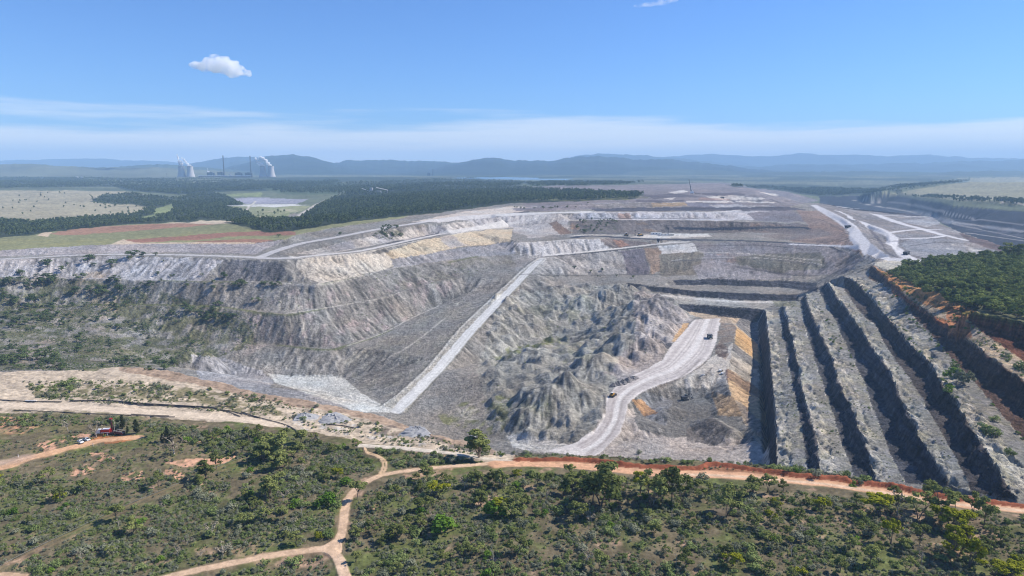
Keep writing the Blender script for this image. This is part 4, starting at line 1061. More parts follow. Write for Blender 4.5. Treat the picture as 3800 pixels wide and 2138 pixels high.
# ------------------------------------------------------------------ far ranges
def range_mesh(name, prof, D, front, back, base, col, seed, rough_=1.0):
    prof = np.asarray(prof, float)
    nxs = 260
    px = np.linspace(prof[0, 0], prof[-1, 0], nxs)
    py = np.interp(px, prof[:, 0], prof[:, 1])
    py = py + (vnoise(px / 9, px * 0, seed) * 2.6 + vnoise(px / 4, px * 0, seed + 2) * 1.2 + vnoise(px / 28, px * 0, seed + 1) * 4.5) * rough_ * np.minimum(1, np.minimum(px - px[0], px[-1] - px) / 40)
    tz = CAM_H + D * (425.0 - py) / FPX / math.cos(PITCH) ** 0
    # exact: level whose image row is py at distance D
    v = (CY - py) / FPX
    tz = CAM_H + D * (-SP + v * CP) / (CP + v * SP)
    u = (px - CX) / FPX / (CP + v * SP)
    rows = np.concatenate([np.linspace(-front, 0, 34), np.linspace(0, back, 8)[1:]])
    yy = D + rows
    Xm = u[None] * yy[:, None]; Ym = yy[:, None] + 0 * u[None]
    prof_t = np.where(rows <= 0, (1 + rows / front) ** 1.25, 1 - rows / back)
    hgt = np.maximum(tz - base, 0)
    s = 900.0 * D / 15000
    nn = fbm(Xm / s, Ym / s, seed + 3, 4)
    spur = 1 - 2 * np.abs(vnoise(Xm / (s * 1.3), Ym / (s * 3.0), seed + 8))
    tt = prof_t[:, None]
    Zm = base - 3 + hgt[None] * np.clip(tt + (nn * 0.32 + (spur - .5) * .22) * (4 * tt * (1 - tt)) * (rows[:, None] <= 0), 0, 1.0)
    i = np.arange(Zm.size).reshape(Zm.shape)
    q = np.stack([i[:-1, :-1], i[:-1, 1:], i[1:, 1:], i[1:, :-1]], -1).reshape(-1, 4)
    cl = np.tile(np.append(srgb(col) * .9, 1), (Zm.size, 1)) * (1 + fbm(Xm / 500, Ym / 500, seed + 20, 3).reshape(-1, 1) * .5)
    me = quad_mesh(name, np.stack([Xm, Ym, Zm], -1).reshape(-1, 3), q, cl)
    me.materials.append(M_SOIL)
    o = bpy.data.objects.new(name, me); COL.objects.link(o); o['kind'] = 'structure'
range_mesh('hills', [(-900,420),(0,412),(60,411),(150,417),(250,421),(380,420),(450,424),(520,428),(600,432)], 9500, 1800, 1500, 58, (104,108,88), 101, .6)
range_mesh('hills', [(180,425),(290,420),(360,416),(400,413),(470,417),(540,423),(640,432)], 11500, 1500, 1500, 60, (70,82,66), 111, .6)
range_mesh('mountains', [(380,432),(450,416),(540,400),(600,393),(640,394),(700,404),(800,420),(900,432)], 19000, 4000, 3000, 60, (45,56,46), 121, .5)
range_mesh('mountains', [(-1000,420),(-200,404),(100,402),(220,398),(330,403),(460,409),(560,420),(640,432)], 25500, 4000, 2500, 60, (49,59,50), 131, .5)
range_mesh('mountains', [(500,433),(560,424),(620,408),(660,395),(690,391),(735,388),(780,394),(810,402),(850,412),(900,424),(960,433)], 14000, 3300, 2500, 60, (38,50,39), 141, .6)
range_mesh('mountains', [(700,433),(800,416),(850,409),(885,402),(960,404),(1010,402),(1050,405),(1120,406),(1180,412),(1260,424),(1330,433)], 15500, 3300, 2500, 60, (39,51,40), 151, 1)
range_mesh('mountains', [(1000,433),(1090,422),(1140,412),(1180,402),(1205,398),(1240,399),(1290,404),(1340,405),(1390,402),(1440,396),(1490,393),(1540,396),(1600,400),(1700,401),(1790,412),(1900,425),(1990,433)], 13500, 3400, 2500, 58, (37,48,39), 161, 1)
range_mesh('mountains', [(1380,410),(1440,396),(1470,390),(1510,387),(1600,390),(1680,394),(1760,404),(1900,418)], 20500, 3800, 2500, 60, (43,55,46), 171, .7)
range_mesh('mountains', [(1560,415),(1640,398),(1690,393),(1740,389),(1790,387),(1840,391),(1900,392),(1960,391),(2010,384),(2060,389),(2140,388),(2230,391),(2340,390),(2370,392),(2440,396),(2575,398),(2900,402),(3600,410)], 24500, 4200, 2500, 60, (47,58,50), 181, .7)
range_mesh('mountains', [(1700,428),(1850,420),(2000,414),(2150,412),(2300,410),(2430,405),(2575,401),(2900,400),(3600,410)], 18000, 4000, 2500, 58, (44,55,46), 191, .8)
range_mesh('hills', [(1500,441),(1620,430),(1700,425),(1790,428),(1900,434),(2000,432),(2150,430),(2300,433),(2500,430),(2900,428)], 11000, 1800, 1500, 45, (66,76,60), 201, .6)
HAZE_COL=(.46,.71,1.0,1); HAZE_D=0.65e-4

# ------------------------------------------------------------------ air
hm = bpy.data.materials.new('haze_air'); hm.use_nodes = True
hn, hl = hm.node_tree.nodes, hm.node_tree.links
hn.clear()
ho = hn.new('ShaderNodeOutputMaterial'); hv = hn.new('ShaderNodeVolumePrincipled')
hv.inputs['Color'].default_value = HAZE_COL
hv.inputs['Density'].default_value = HAZE_D
hv.inputs['Anisotropy'].default_value = 0.0
hl.new(hv.outputs[0], ho.inputs['Volume'])
hb = bpy.data.meshes.new('haze')
S, zb, zt = 32500.0, -165.0, 900.0
Sx = 60000.0
vv = [(sx * Sx, sy, z) for z in (zb, zt) for sx, sy in ((-1, -900), (1, -900), (1, S), (-1, S))]
hb.from_pydata(vv, [], [(0, 3, 2, 1), (4, 5, 6, 7), (0, 1, 5, 4), (1, 2, 6, 5), (2, 3, 7, 6), (3, 0, 4, 7)])
hb.materials.append(hm)
hz = bpy.data.objects.new('haze', hb); COL.objects.link(hz)
tag(hz, 'thin blue haze filling the air over the mine', None, None, 'stuff')

# ------------------------------------------------------------------ materials of plants and machines
def pmat(name, col, rough_=.6, metal=0.0, noise=0.15, scale=3.0):
    m = bpy.data.materials.new(name); m.use_nodes = True
    n, l = m.node_tree.nodes, m.node_tree.links
    b = n['Principled BSDF']; b.inputs['Roughness'].default_value = rough_; b.inputs['Metallic'].default_value = metal
    tc = n.new('ShaderNodeTexCoord'); a = n.new('ShaderNodeTexNoise'); a.inputs['Scale'].default_value = scale; a.inputs['Detail'].default_value = 4
    l.new(tc.outputs['Object'], a.inputs['Vector'])
    mr = n.new('ShaderNodeMapRange'); mr.inputs['To Min'].default_value = 1 - noise * 2; mr.inputs['To Max'].default_value = 1 + noise * 2
    l.new(a.outputs['Fac'], mr.inputs['Value'])
    vm = n.new('ShaderNodeVectorMath'); vm.operation = 'SCALE'; vm.inputs[0].default_value = tuple(srgb(col))
    l.new(mr.outputs[0], vm.inputs['Scale']); l.new(vm.outputs[0], b.inputs['Base Color'])
    return m
def leafmat(name, c0, c1, trans=.25, patch=.35):
    m = bpy.data.materials.new(name); m.use_nodes = True
    n, l = m.node_tree.nodes, m.node_tree.links
    n.clear()
    out = n.new('ShaderNodeOutputMaterial'); mix = n.new('ShaderNodeMixShader'); mix.inputs[0].default_value = trans
    d = n.new('ShaderNodeBsdfDiffuse'); t = n.new('ShaderNodeBsdfTranslucent')
    oi = n.new('ShaderNodeObjectInfo'); tc = n.new('ShaderNodeTexCoord'); a = n.new('ShaderNodeTexNoise'); a.inputs['Scale'].default_value = patch; a.inputs['Detail'].default_value = 3
    l.new(tc.outputs['Object'], a.inputs['Vector'])
    w = n.new('ShaderNodeTexWhiteNoise'); w.noise_dimensions = '3D'; l.new(tc.outputs['Object'], w.inputs['Vector'])
    ad = n.new('ShaderNodeMath'); ad.operation = 'MULTIPLY_ADD'; l.new(a.outputs['Fac'], ad.inputs[0]); ad.inputs[1].default_value = .9; l.new(oi.outputs['Random'], ad.inputs[2])
    mr = n.new('ShaderNodeMapRange'); l.new(ad.outputs[0], mr.inputs['Value']); mr.inputs['From Min'].default_value = .25; mr.inputs['From Max'].default_value = 1.35
    mx = n.new('ShaderNodeMix'); mx.data_type = 'RGBA'; l.new(mr.outputs[0], mx.inputs['Factor']); mx.inputs[6].default_value = (*srgb(c0), 1); mx.inputs[7].default_value = (*srgb(c1), 1)
    l.new(mx.outputs[2], d.inputs['Color']); l.new(mx.outputs[2], t.inputs['Color'])
    l.new(d.outputs[0], mix.inputs[1]); l.new(t.outputs[0], mix.inputs[2]); l.new(mix.outputs[0], out.inputs['Surface'])
    return m
L_GUM = leafmat('gum_leaves', (82, 92, 52), (136, 142, 84))
L_HILL = leafmat('hill_leaves', (78, 96, 52), (130, 140, 80))
L_SHRUB = leafmat('shrub_leaves', (88, 106, 60), (140, 152, 96))
L_GREY = leafmat('grey_green_leaves', (106, 112, 90), (146, 148, 124))
L_LIME = leafmat('bright_leaves', (78, 110, 42), (112, 140, 56))
L_YEL = leafmat('yellow_green_leaves', (112, 118, 34), (146, 148, 46))
L_DARK = leafmat('dark_needles', (46, 54, 38), (66, 72, 50), .1)
L_WAT = leafmat('wattle_leaves', (60, 76, 46), (98, 112, 68))
L_FOR = leafmat('forest_leaves', (56, 70, 44), (98, 110, 66), .15, .05)
L_DRY = leafmat('dry_twigs', (112, 102, 88), (150, 140, 122), .1)
M_BARK = pmat('bark', (104, 92, 80), .9)
M_PALE = pmat('pale_bark', (170, 160, 146), .85)

# ------------------------------------------------------------------ plant shapes
class Geo:
    def __init__(s): s.v, s.f = [], []
    def quad(s, c, n, size, rnd, asp=1.0):
        n = n / (np.linalg.norm(n) + 1e-9)
        a = np.cross(n, rnd.standard_normal(3)); a /= np.linalg.norm(a) + 1e-9; b = np.cross(n, a)
        i = len(s.v); h = size / 2
        for sa, sb in ((-1, -.5), (.3, -1), (1, .5), (-.3, 1)): s.v.append(c + a * sa * h + b * sb * h * asp)
        s.f.append((i, i + 1, i + 2, i + 3))
    def tube(s, p, r, k=5):
        p = [np.asarray(q, float) for q in p]; b0 = len(s.v)
        for i, q in enumerate(p):
            d = p[min(i + 1, len(p) - 1)] - p[max(i - 1, 0)]; d /= np.linalg.norm(d) + 1e-9
            a = np.cross(d, (0.3, 1, .2)); a /= np.linalg.norm(a) + 1e-9; b = np.cross(d, a)
            for j in range(k):
                an = 2 * math.pi * j / k; s.v.append(q + (a * math.cos(an) + b * math.sin(an)) * r[i])
        for i in range(len(p) - 1):
            for j in range(k):
                s.f.append((b0 + i * k + j, b0 + i * k + (j + 1) % k, b0 + (i + 1) * k + (j + 1) % k, b0 + (i + 1) * k + j))
        s.f.append(tuple(b0 + j for j in range(k))[::-1]); s.f.append(tuple(b0 + (len(p) - 1) * k + j for j in range(k)))
    def box(s, c, d, rz=0.0, taper=1.0, tz=None):
        c = np.asarray(c, float); b0 = len(s.v); cr, sr = math.cos(rz), math.sin(rz)
        for z in (-.5, .5):
            k = taper if z > 0 else 1.0
            for x, y in ((-.5, -.5), (.5, -.5), (.5, .5), (-.5, .5)):
                lx, ly = x * d[0] * k, y * d[1] * k
                s.v.append(c + np.array([lx * cr - ly * sr, lx * sr + ly * cr, z * d[2]]))
        for q in ((0, 3, 2, 1), (4, 5, 6, 7), (0, 1, 5, 4), (1, 2, 6, 5), (2, 3, 7, 6), (3, 0, 4, 7)): s.f.append(tuple(b0 + i for i in q))
    def prism(s, prof, y0, y1):
        """side outline in x,z extruded along y"""
        b0 = len(s.v); n = len(prof)
        for y in (y0, y1):
            for x, z in prof: s.v.append(np.array([x, y, z], float))
        s.f.append(tuple(b0 + i for i in range(n))); s.f.append(tuple(b0 + n + i for i in range(n))[::-1])
        for i in range(n): s.f.append((b0 + i, b0 + n + i, b0 + n + (i + 1) % n, b0 + (i + 1) % n))
    def wheel(s, c, r, w, k=12):
        c = np.asarray(c, float); b0 = len(s.v)
        prof = ((-w / 2, r * .55), (-w / 2, r * .92), (-w * .32, r), (w * .32, r), (w / 2, r * .92), (w / 2, r * .55))
        for y, rr in prof:
            for j in range(k):
                a = 2 * math.pi * j / k; s.v.append(c + np.array([math.cos(a) * rr, y, math.sin(a) * rr]))
        m = len(prof)
        for i in range(m - 1):
            for j in range(k): s.f.append((b0 + i * k + j, b0 + (i + 1) * k + j, b0 + (i + 1) * k + (j + 1) % k, b0 + i * k + (j + 1) % k))
        s.f.append(tuple(b0 + j for j in range(k))); s.f.append(tuple(b0 + (m - 1) * k + j for j in range(k))[::-1])
    def lathe(s, prof, k=32, c=(0, 0, 0), cap=True):
        b0 = len(s.v)
        for r, z in prof:
            for j in range(k):
                a = 2 * math.pi * j / k; s.v.append(np.array([c[0] + math.cos(a) * r, c[1] + math.sin(a) * r, c[2] + z]))
        for i in range(len(prof) - 1):
            for j in range(k): s.f.append((b0 + i * k + j, b0 + i * k + (j + 1) % k, b0 + (i + 1) * k + (j + 1) % k, b0 + (i + 1) * k + j))
        if cap:
            s.f.append(tuple(b0 + j for j in range(k))[::-1]); s.f.append(tuple(b0 + (len(prof) - 1) * k + j for j in range(k)))
    def mesh(s, name, mat, smooth=False):
        me = bpy.data.meshes.new(name); me.from_pydata([tuple(map(float, q)) for q in s.v], [], s.f); me.materials.append(mat)
        if smooth: me.polygons.foreach_set('use_smooth', [True] * len(me.polygons))
        me.update(); return me
    def obj(s, name, mat, parent=None, smooth=False, loc=None):
        o = bpy.data.objects.new(name, s.mesh(name, mat, smooth)); COL.objects.link(o)
        if parent: o.parent = parent
        if loc is not None: o.location = loc
        return o
def blob(g, rnd, c, rad, n, size, fill=.55):
    """leaf tufts through an ellipsoid, denser to the outside"""
    for _ in range(n):
        d = rnd.standard_normal(3); d /= np.linalg.norm(d)
        if d[2] < -.5: d[2] *= .5
        r = fill + (1 - fill) * rnd.random() ** .5
        p = c + d * np.asarray(rad) * r
        nrm = d * .8 + np.array([0, 0, .55]) + rnd.standard_normal(3) * .45
        g.quad(p, nrm, size * (.6 + .8 * rnd.random()), rnd)
def gum_shape(seed, H=12.0, spread=3.4, clumps=9, base=.42, n=52, size=.75, stems=1):
    r = np.random.default_rng(seed); t, g = Geo(), Geo()
    tips = []
    for s_ in range(stems):
        lean = r.standard_normal(2) * (.5 if stems == 1 else 1.4)
        top = np.array([lean[0], lean[1], H * (base + .12)])
        mid = np.array([lean[0] * .35, lean[1] * .35, H * base * .6])
        t.tube([(0 if stems == 1 else lean[0] * .12, 0, -.4), mid, top], [.26, .2, .13])
        for k in range(max(2, clumps // stems)):
            a = r.random() * 6.283; q = spread * (.25 + .75 * r.random() ** .6)
            tip = np.array([lean[0] + math.cos(a) * q, lean[1] + math.sin(a) * q, H * (base + .16 + (.80 - base) * r.random() * (1 - .35 * (q / spread) ** 2))])
            st = mid + (top - mid) * (.35 + .65 * r.random())
            t.tube([st, (st + tip) / 2 + np.array([0, 0, .35]), tip], [.1, .07, .035], 4)
            tips.append(tip)
    tips.append(np.array([top[0] * 1.1, top[1] * 1.1, H * .92]))
    for tip in tips:
        q = .85 + .6 * r.random()
        blob(g, r, tip, (1.35 * q, 1.35 * q, .85 * q), int(n * q), size, .3)
    return t, g
def shrub_shape(seed, H=3.0, W_=1.9, clumps=7, n=34, size=.5, up=.25):
    r = np.random.default_rng(seed); g = Geo()
    for k in range(4):
        a = r.random() * 6.283
        g.tube([(0, 0, -.2), (math.cos(a) * W_ * .3, math.sin(a) * W_ * .3, H * .5)], [.07, .03], 4)
    for k in range(clumps):
        a = r.random() * 6.283; q = W_ * .75 * r.random() ** .5
        c = np.array([math.cos(a) * q, math.sin(a) * q, H * (up + (.78 - up) * r.random() * (1 - .4 * q / W_))])
        s_ = .5 + .5 * r.random()
        blob(g, r, c, (W_ * .48 * s_ + .2, W_ * .48 * s_ + .2, H * .24 * s_ + .15), int(n * s_), size, .35)
    return g
GB = None
def cone_shape(seed, H=8.5, W_=2.0):
    r = np.random.default_rng(seed); t, g = Geo(), Geo()
    t.tube([(0, 0, -.3), (0, 0, H * .6)], [.2, .08])
    for k in range(13):
        z = H * (.16 + .76 * (k / 12)); q = W_ * (math.sin(math.pi * min(.96, (z / H) ** .8)) ** .7) * .55
        for _ in range(2):
            a = r.random() * 6.283
            blob(g, r, np.array([math.cos(a) * q * .5, math.sin(a) * q * .5, z]), (q + .25, q + .25, .75), 34, .5, .45)
    return t, g
def bare_shape(seed, H=5.5):
    r = np.random.default_rng(seed); t, g = Geo(), Geo()
    t.tube([(0, 0, -.3), (.15, .1, H * .35), (.1, .2, H * .55)], [.16, .12, .08])
    for k in range(11):
        a = r.random() * 6.283; q = H * (.18 + .25 * r.random())
        st = np.array([.12, .12, H * (.25 + .3 * r.random())]); tip = st + np.array([math.cos(a) * q, math.sin(a) * q, H * (.22 + .3 * r.random())])
        t.tube([st, (st + tip) / 2 + r.standard_normal(3) * .15, tip], [.07, .05, .02], 3)
        blob(g, r, tip, (.8, .8, .6), 12, .4, .2)
    return t, g
GUM = [gum_shape(100 + i, 12, 3.2 + .5 * (i % 3), 12 + i % 4, .28 + .06 * (i % 3), 66, .72, 1 + (i % 2)) for i in range(6)]
GUM_M = [(t.mesh('trunk', M_BARK), g.mesh('crown', L_GUM)) for t, g in GUM]
GUMB_M = [(t.mesh('trunk', M_BARK), g.mesh('crown', L_GUM)) for t, g in [gum_shape(130 + i, 11, 4.0, 18, .12, 95, .66, 3) for i in range(2)]]
HILL_M = [(t.mesh('trunk', M_BARK), g.mesh('crown', L_HILL)) for t, g in [gum_shape(135 + i, 6.5, 2.3, 8, .22, 50, .7, 2) for i in range(4)]]
GUMY = [gum_shape(140 + i, 10, 3.4, 12, .45, 70, .7, 2) for i in range(3)]
GUMY_M = [(t.mesh('trunk', M_BARK), g.mesh('crown', L_YEL)) for t, g in GUMY]
CONE_M = [(t.mesh('trunk', M_BARK), g.mesh('crown', L_DARK)) for t, g in (cone_shape(160), cone_shape(161))]
BARE_M = [(t.mesh('trunk', M_PALE), g.mesh('crown', L_DRY)) for t, g in (bare_shape(170), bare_shape(171), bare_shape(172))]
def dead_shape(seed, H=5.5):
    r = np.random.default_rng(seed); t, g = Geo(), Geo()
    t.tube([(0, 0, -.3), (.2, .1, H * .5), (.1, .3, H)], [.16, .12, .04])
    for k in range(9):
        a = r.random() * 6.283; q = H * (.14 + .16 * r.random()); z_ = H * (.35 + .5 * r.random())
        g.tube([(.15, .15, z_), (.15 + math.cos(a) * q, .15 + math.sin(a) * q, z_ + H * .16)], [.06, .02], 3)
    return t, g
DEAD_M = [(t.mesh('trunk', M_PALE), g.mesh('branches', M_PALE)) for t, g in (dead_shape(180), dead_shape(181))]
SHR_M = {k: [shrub_shape(200 + 10 * j + i, 3.0, 1.7 + .3 * (i % 3), 6 + i % 4, 64, .36, .12 + .14 * (i % 2)).mesh('shrub', m) for i in range(4)] for j, (k, m) in enumerate((('green', L_SHRUB), ('grey-green', L_GREY), ('bright green', L_LIME), ('yellow-green', L_YEL)))}
WAT = [gum_shape(300 + i, 6.0, 2.0, 7, .26, 46, .62, 2) for i in range(4)]
WAT_M = [(t.mesh('trunk', M_BARK), g.mesh('crown', L_WAT)) for t, g in WAT]
LOW = [shrub_shape(400 + i, 1.0, .9, 4, 12, .34, .15) for i in range(4)]
def forest_shape(seed, H=14, W_=4.2, pine=False):
    r = np.random.default_rng(seed); g = Geo()
    g.tube([(0, 0, -1), (0, 0, H * .6)], [.3, .12], 4)
    for k in range(7):
        if pine: z = H * (.25 + .7 * k / 6); q = W_ * .9 * (1 - .8 * k / 6)
        else: z = H * (.42 + .45 * r.random()); q = W_ * .6
        a = r.random() * 6.283; e = 0 if pine else W_ * .55 * r.random()
        blob(g, r, np.array([math.cos(a) * e, math.sin(a) * e, z]), (q, q, H * .13), 14, W_ * .42, .5)
    return g
FOR_M = [forest_shape(500 + i).mesh('crown', L_FOR) for i in range(3)]
PIN_M = [forest_shape(510 + i, 15, 3.2, True).mesh('crown', L_FOR) for i in range(2)]

# ------------------------------------------------------------------ placing
def at_px(px, py):
    w = raycast([px], [py], Z)[0]
    return w
def place_tree(name, pair, xyz, h, ref, label, cat, group, wide=1.0, sink=.15):
    r = bpy.data.objects.new(name, None); COL.objects.link(r)
    s = h / ref
    r.location = (xyz[0], xyz[1], xyz[2] - sink); r.rotation_euler = (0, 0, random.random() * 6.283); r.scale = (s * wide, s * wide, s)
    r.empty_display_size = .5
    tag(r, label, cat, group)
    for nm, me in zip(('trunk', 'branches' if pair[1].name.startswith('branches') else 'crown'), pair):
        o = bpy.data.objects.new(nm, me); COL.objects.link(o); o.parent = r
    return r
def place_mesh(name, me, xyz, s, label, cat, group, sink=.1, sz=None):
    o = bpy.data.objects.new(name, me); COL.objects.link(o)
    o.location = (xyz[0], xyz[1], xyz[2] - sink); o.rotation_euler = (0, 0, random.random() * 6.283); o.scale = (s, s, sz or s)
    tag(o, label, cat, group); return o
VIS = ELEV >= RUNMAX - 0.004
CELL = (np.gradient(X, axis=1) * np.gradient(Yr)[:, None]).astype(np.float32)
def scatter(poly, n, rid=None, Y0=0, Y1=1e9, avoid=True, maxslope=9, clump=0.0, seed=1, pw=1.0, spacing=0.0):
    """n ground points picked evenly over the land inside a picture outline, seen by the camera"""
    js, is_ = inside(poly, 3.0, Y0, Y1)
    ok = VIS[js, is_]
    if avoid: ok &= ~ROADMASK[js, is_]
    if rid is not None: ok &= np.isin(RID[js, is_], rid)
    js, is_ = js[ok], is_[ok]
    if not len(js): return np.zeros((0, 3))
    w = CELL[js, is_].astype(float) ** pw
    if clump:
        s = np.median(Y[js, is_]) * .03
        w = w * np.clip(fbm(X[js, is_] / s, Y[js, is_] / s, seed, 3) / .35 * clump + (1 - clump * .5), 0.02, None) ** 2
    k = rng.choice(len(js), size=min(n * (3 if spacing else 1), len(js)), replace=False, p=w / w.sum())
    x = X[js[k], is_[k]] + (rng.random(len(k)) - .5) * .4; y = Y[js[k], is_[k]]
    pts = np.stack([x, y, Z[js[k], is_[k]]], 1).astype(float)
    if spacing:
        keep = []
        for p in pts:
            if all((p[0] - q[0]) ** 2 + (p[1] - q[1]) ** 2 > spacing ** 2 for q in keep): keep.append(p)
            if len(keep) >= n: break
        pts = np.array(keep)
    return pts
def area_of(x, y, z):
    px, py = proj(x, y, z)
    px, py = float(px), float(py)
    T = [(950, 1196), (880, 1250), (862, 1330), (830, 1372)]
    if py > 1372 and px < 850: return 'below the left arm of the track fork'
    if px < 860 and py > 1195: return ('in the open scrub left of the winding track', 'beside the narrow pipeline trail')[px < 420]
    if px < 950 and py > 1085: return 'between the cream bank and the winding track'
    if px < 950: return 'near the drill rig clearing'
    if py < 1180: return 'on the strip between the pit rim and the dirt roads'
    if py < 1262: return ('just below the red rim road, left half', 'just below the red rim road, right half')[px > 1750]
    if px < 1300: return 'in the scrub right of the track fork'
    if px < 1800: return 'in the scrub at bottom centre'
    if px < 2250: return 'in the scrub at bottom right'
    return 'in the bottom right corner scrub'
def sizeword(h, kind):
    a, b = {'gum': (8.5, 12), 'shrub': (2.4, 3.6), 'wat': (4.5, 6.5)}[kind]
    return 'small' if h < a else ('middling' if h < b else 'tall')

# hand-placed trees read off the photograph: x, y of the foot, height in picture units, kind
HAND = [
 (1205,1151,68,'gumb','broad dark gum tree on the rim where tracks meet, standing alone',1.25),
 (1512,1272,112,'gum','tallest gum of the dark clump under the rim road, centre',1.0),(1532,1262,96,'gum','second tall gum of the dark clump under the rim road',1.1),(1490,1268,84,'gum','left gum of the dark clump under the rim road',1.1),
 (1441,1242,52,'gum','spreading gum left of the dark clump, crown against the road',1.3),(1477,1236,40,'gum','low olive gum beside the dark clump below the road',1.3),
 (1609,1240,50,'gumy','yellowish gum right of the dark clump below the rim road',1.1),(1634,1274,88,'gum','tall thin gum right of the dark clump below the rim road',.9),(1660,1262,70,'gum','middle gum in the row right of the dark clump',1.0),
 (1689,1266,92,'gum','tall gum with high crown at right end of the row',.9),(1715,1262,74,'gum','leaning open gum last in the row below the road',.9),
 (1766,1210,26,'shr','pale round sapling standing on the rim road verge',1.0),
 (1824,1301,76,'gum','solitary open gum in the scrub right of the row',1.0),
 (2213,1299,48,'gumy','round yellow-green domed gum below the rim road, right',1.35),(2309,1305,60,'gum','upright gum right of the yellow domed tree',.95),
 (2366,1300,70,'gum','large gum whose crown overlaps the red rim berm',1.1),(2402,1280,38,'gum','small flat-topped gum right of the large rim gum',1.1),(2448,1297,50,'gum','gum with dark shade close to the rim road',1.0),
 (2474,1323,62,'gum','slim gum at the right end of the rim group',.9),(2388,1328,50,'gumy','yellow-topped gum in front of the rim group',1.3),(2425,1332,44,'gumy','lower yellow-topped gum beside its taller neighbour',1.2),
 (2248,1258,34,'gum','gum on the near verge of the rim road',1.1),(2257,1292,44,'bare','thin grey sapling between domed tree and upright gum',.9),
 (2240,1372,54,'gumy','gum with small yellow crown below the domed tree',.8),(2312,1371,50,'gum','gum with twin crown below the upright gum',.9),(2395,1398,62,'gumy','bright yellow flat crown on a thin trunk, right',.9),
 (2436,1427,62,'gumy','bright yellow crown on a slim trunk, right corner',.8),(2500,1446,34,'gumy','wide yellow-green tree at bottom right, left lobe',1.3),(2530,1456,36,'gumy','wide yellow-green tree at bottom right, middle lobe',1.4),(2565,1452,34,'gumy','wide yellow-green tree cut by the right edge',1.4),
 (309,1079,32,'cone','narrow dark she-oak right of the drill rig mast',.85),(344,1090,32,'cone','broad dark she-oak right of the drill rig',1.1),(321,1089,16,'cone','small dark she-oak between the two larger ones',1.0),
 (421,1112,36,'cone','dark she-oak clump right of the drill clearing',.9),(408,1112,20,'cone','small dark she-oak at the left of its clump',1.0),(432,1111,22,'cone','small dark she-oak at the right of its clump',1.0),
 (384,1100,26,'gum','olive tree between the she-oaks and their clump',1.0),
 (243,1101,34,'bare','sparse bent tree beside the parked utes',1.0),(171,1083,24,'bare','bare rounded tree left of the drill rig',1.3),
 (438,1142,44,'bare','dark leafless thicket tree in the left clearing',1.4),
 (520,1205,44,'gumb','dark gum beside the pipeline trail',1.0),(545,1180,40,'gum','gum tree with shade beside the upper pipeline trail',1.0),(500,1215,26,'gum','low gum on the left side of the pipeline trail',1.3),
 (688,1150,60,'gumb','dense dark gum left of the narrow twin track',1.2),(660,1165,46,'gumb','dense dark gum next to its larger neighbour',1.3),(700,1180,44,'gumb','gum below the dense dark pair',1.2),(735,1150,40,'gum','gum behind the scrub, left of twin track',1.1),(680,1250,50,'gumb','dark gum in the gully left of the winding track',1.1),
 (820,1275,36,'shl','bright green bush casting black shade in the gully',1.2),(868,1216,26,'shl','bright bush at the inside of the track bend',1.2),
 (1003,1352,40,'gumb','rounded dark gum right of the track fork',1.4),(945,1340,34,'gum','pair of low gums by the fork, nearer one',1.3),(905,1355,34,'gum','low gum close to the fork',1.2),
 (1105,1340,50,'shl','bright rounded tree above deep shade, lower centre',1.2),(1270,1230,54,'gum','slender gum left of the dark clump',.7),(1250,1226,46,'gum','slender gum beside the track end',.7),(1225,1222,44,'gum','slender gum first in the row by the red road',.7),(1185,1224,40,'gum','slender gum in the row under the red road',.8),
 (1205,1275,40,'gumb','dark gum in the scrub below the slender row',1.2),(1240,1295,42,'shl','bright green tree below the slender row',1.2),(1260,1300,46,'gumy','yellow-topped gum beside the bright green tree',1.0),(1290,1300,46,'gumb','dark bushy gum right of the yellow-topped one',1.2),
 (530,1118,28,'gum','small gum on the edge of the cream bank',1.0),
 (2318,1420,32,'dead','white dead trunk standing low in the right corner scrub',1.0),(1240,1412,34,'dead','grey dead tree in the scrub at bottom centre',.9),(760,1300,30,'dead','grey dead tree in the gully left of the winding track',.9),(1480,1330,30,'dead','thin dead tree below the dark gum clump',.8),(1990,1400,34,'dead','leaning dead tree at bottom right',.9),(300,1330,26,'dead','dead tree beside the diagonal trail',.9),(1700,1420,30,'dead','pale dead tree at the bottom edge',.9),
]
FOOT = []
def slant(w): return math.sqrt(w[0] ** 2 + w[1] ** 2 + (w[2] - CAM_H) ** 2)
for px, py, hp, kind, lab, wide in HAND:
    w = at_px(px, py); h = hp * slant(w) / FPX * 1.04
    FOOT.append((w[0], w[1], 2.5))
    if kind == 'gum': place_tree('gum_tree', random.choice(GUM_M), w, h, 12.4, lab, 'tree', 'trees of the foreground scrub', wide)
    elif kind == 'gumb': place_tree('gum_tree', random.choice(GUMB_M), w, h, 10.6, lab, 'tree', 'trees of the foreground scrub', wide)
    elif kind == 'gumy': place_tree('gum_tree', random.choice(GUMY_M), w, h, 10.4, lab, 'tree', 'trees of the foreground scrub', wide)
    elif kind == 'cone': place_tree('she_oak', random.choice(CONE_M), w, h, 8.6, lab, 'tree', 'she-oaks by the drill clearing', wide)
    elif kind == 'bare': place_tree('bare_tree', random.choice(BARE_M), w, h, 5.8, lab, 'tree', 'trees of the foreground scrub', wide)
    elif kind == 'dead': place_tree('dead_tree', random.choice(DEAD_M), w, h, 5.8, lab, 'tree', 'trees of the foreground scrub', wide)
    elif kind == 'shl': place_mesh('shrub', random.choice(SHR_M['bright green']), w, h / 2.9 * wide, lab, 'shrub', 'shrubs of the foreground scrub', sz=h / 2.9)
    elif kind == 'shr': place_mesh('shrub', random.choice(SHR_M['grey-green']), w, h / 2.9 * wide, lab, 'shrub', 'shrubs of the foreground scrub', sz=h / 2.9)

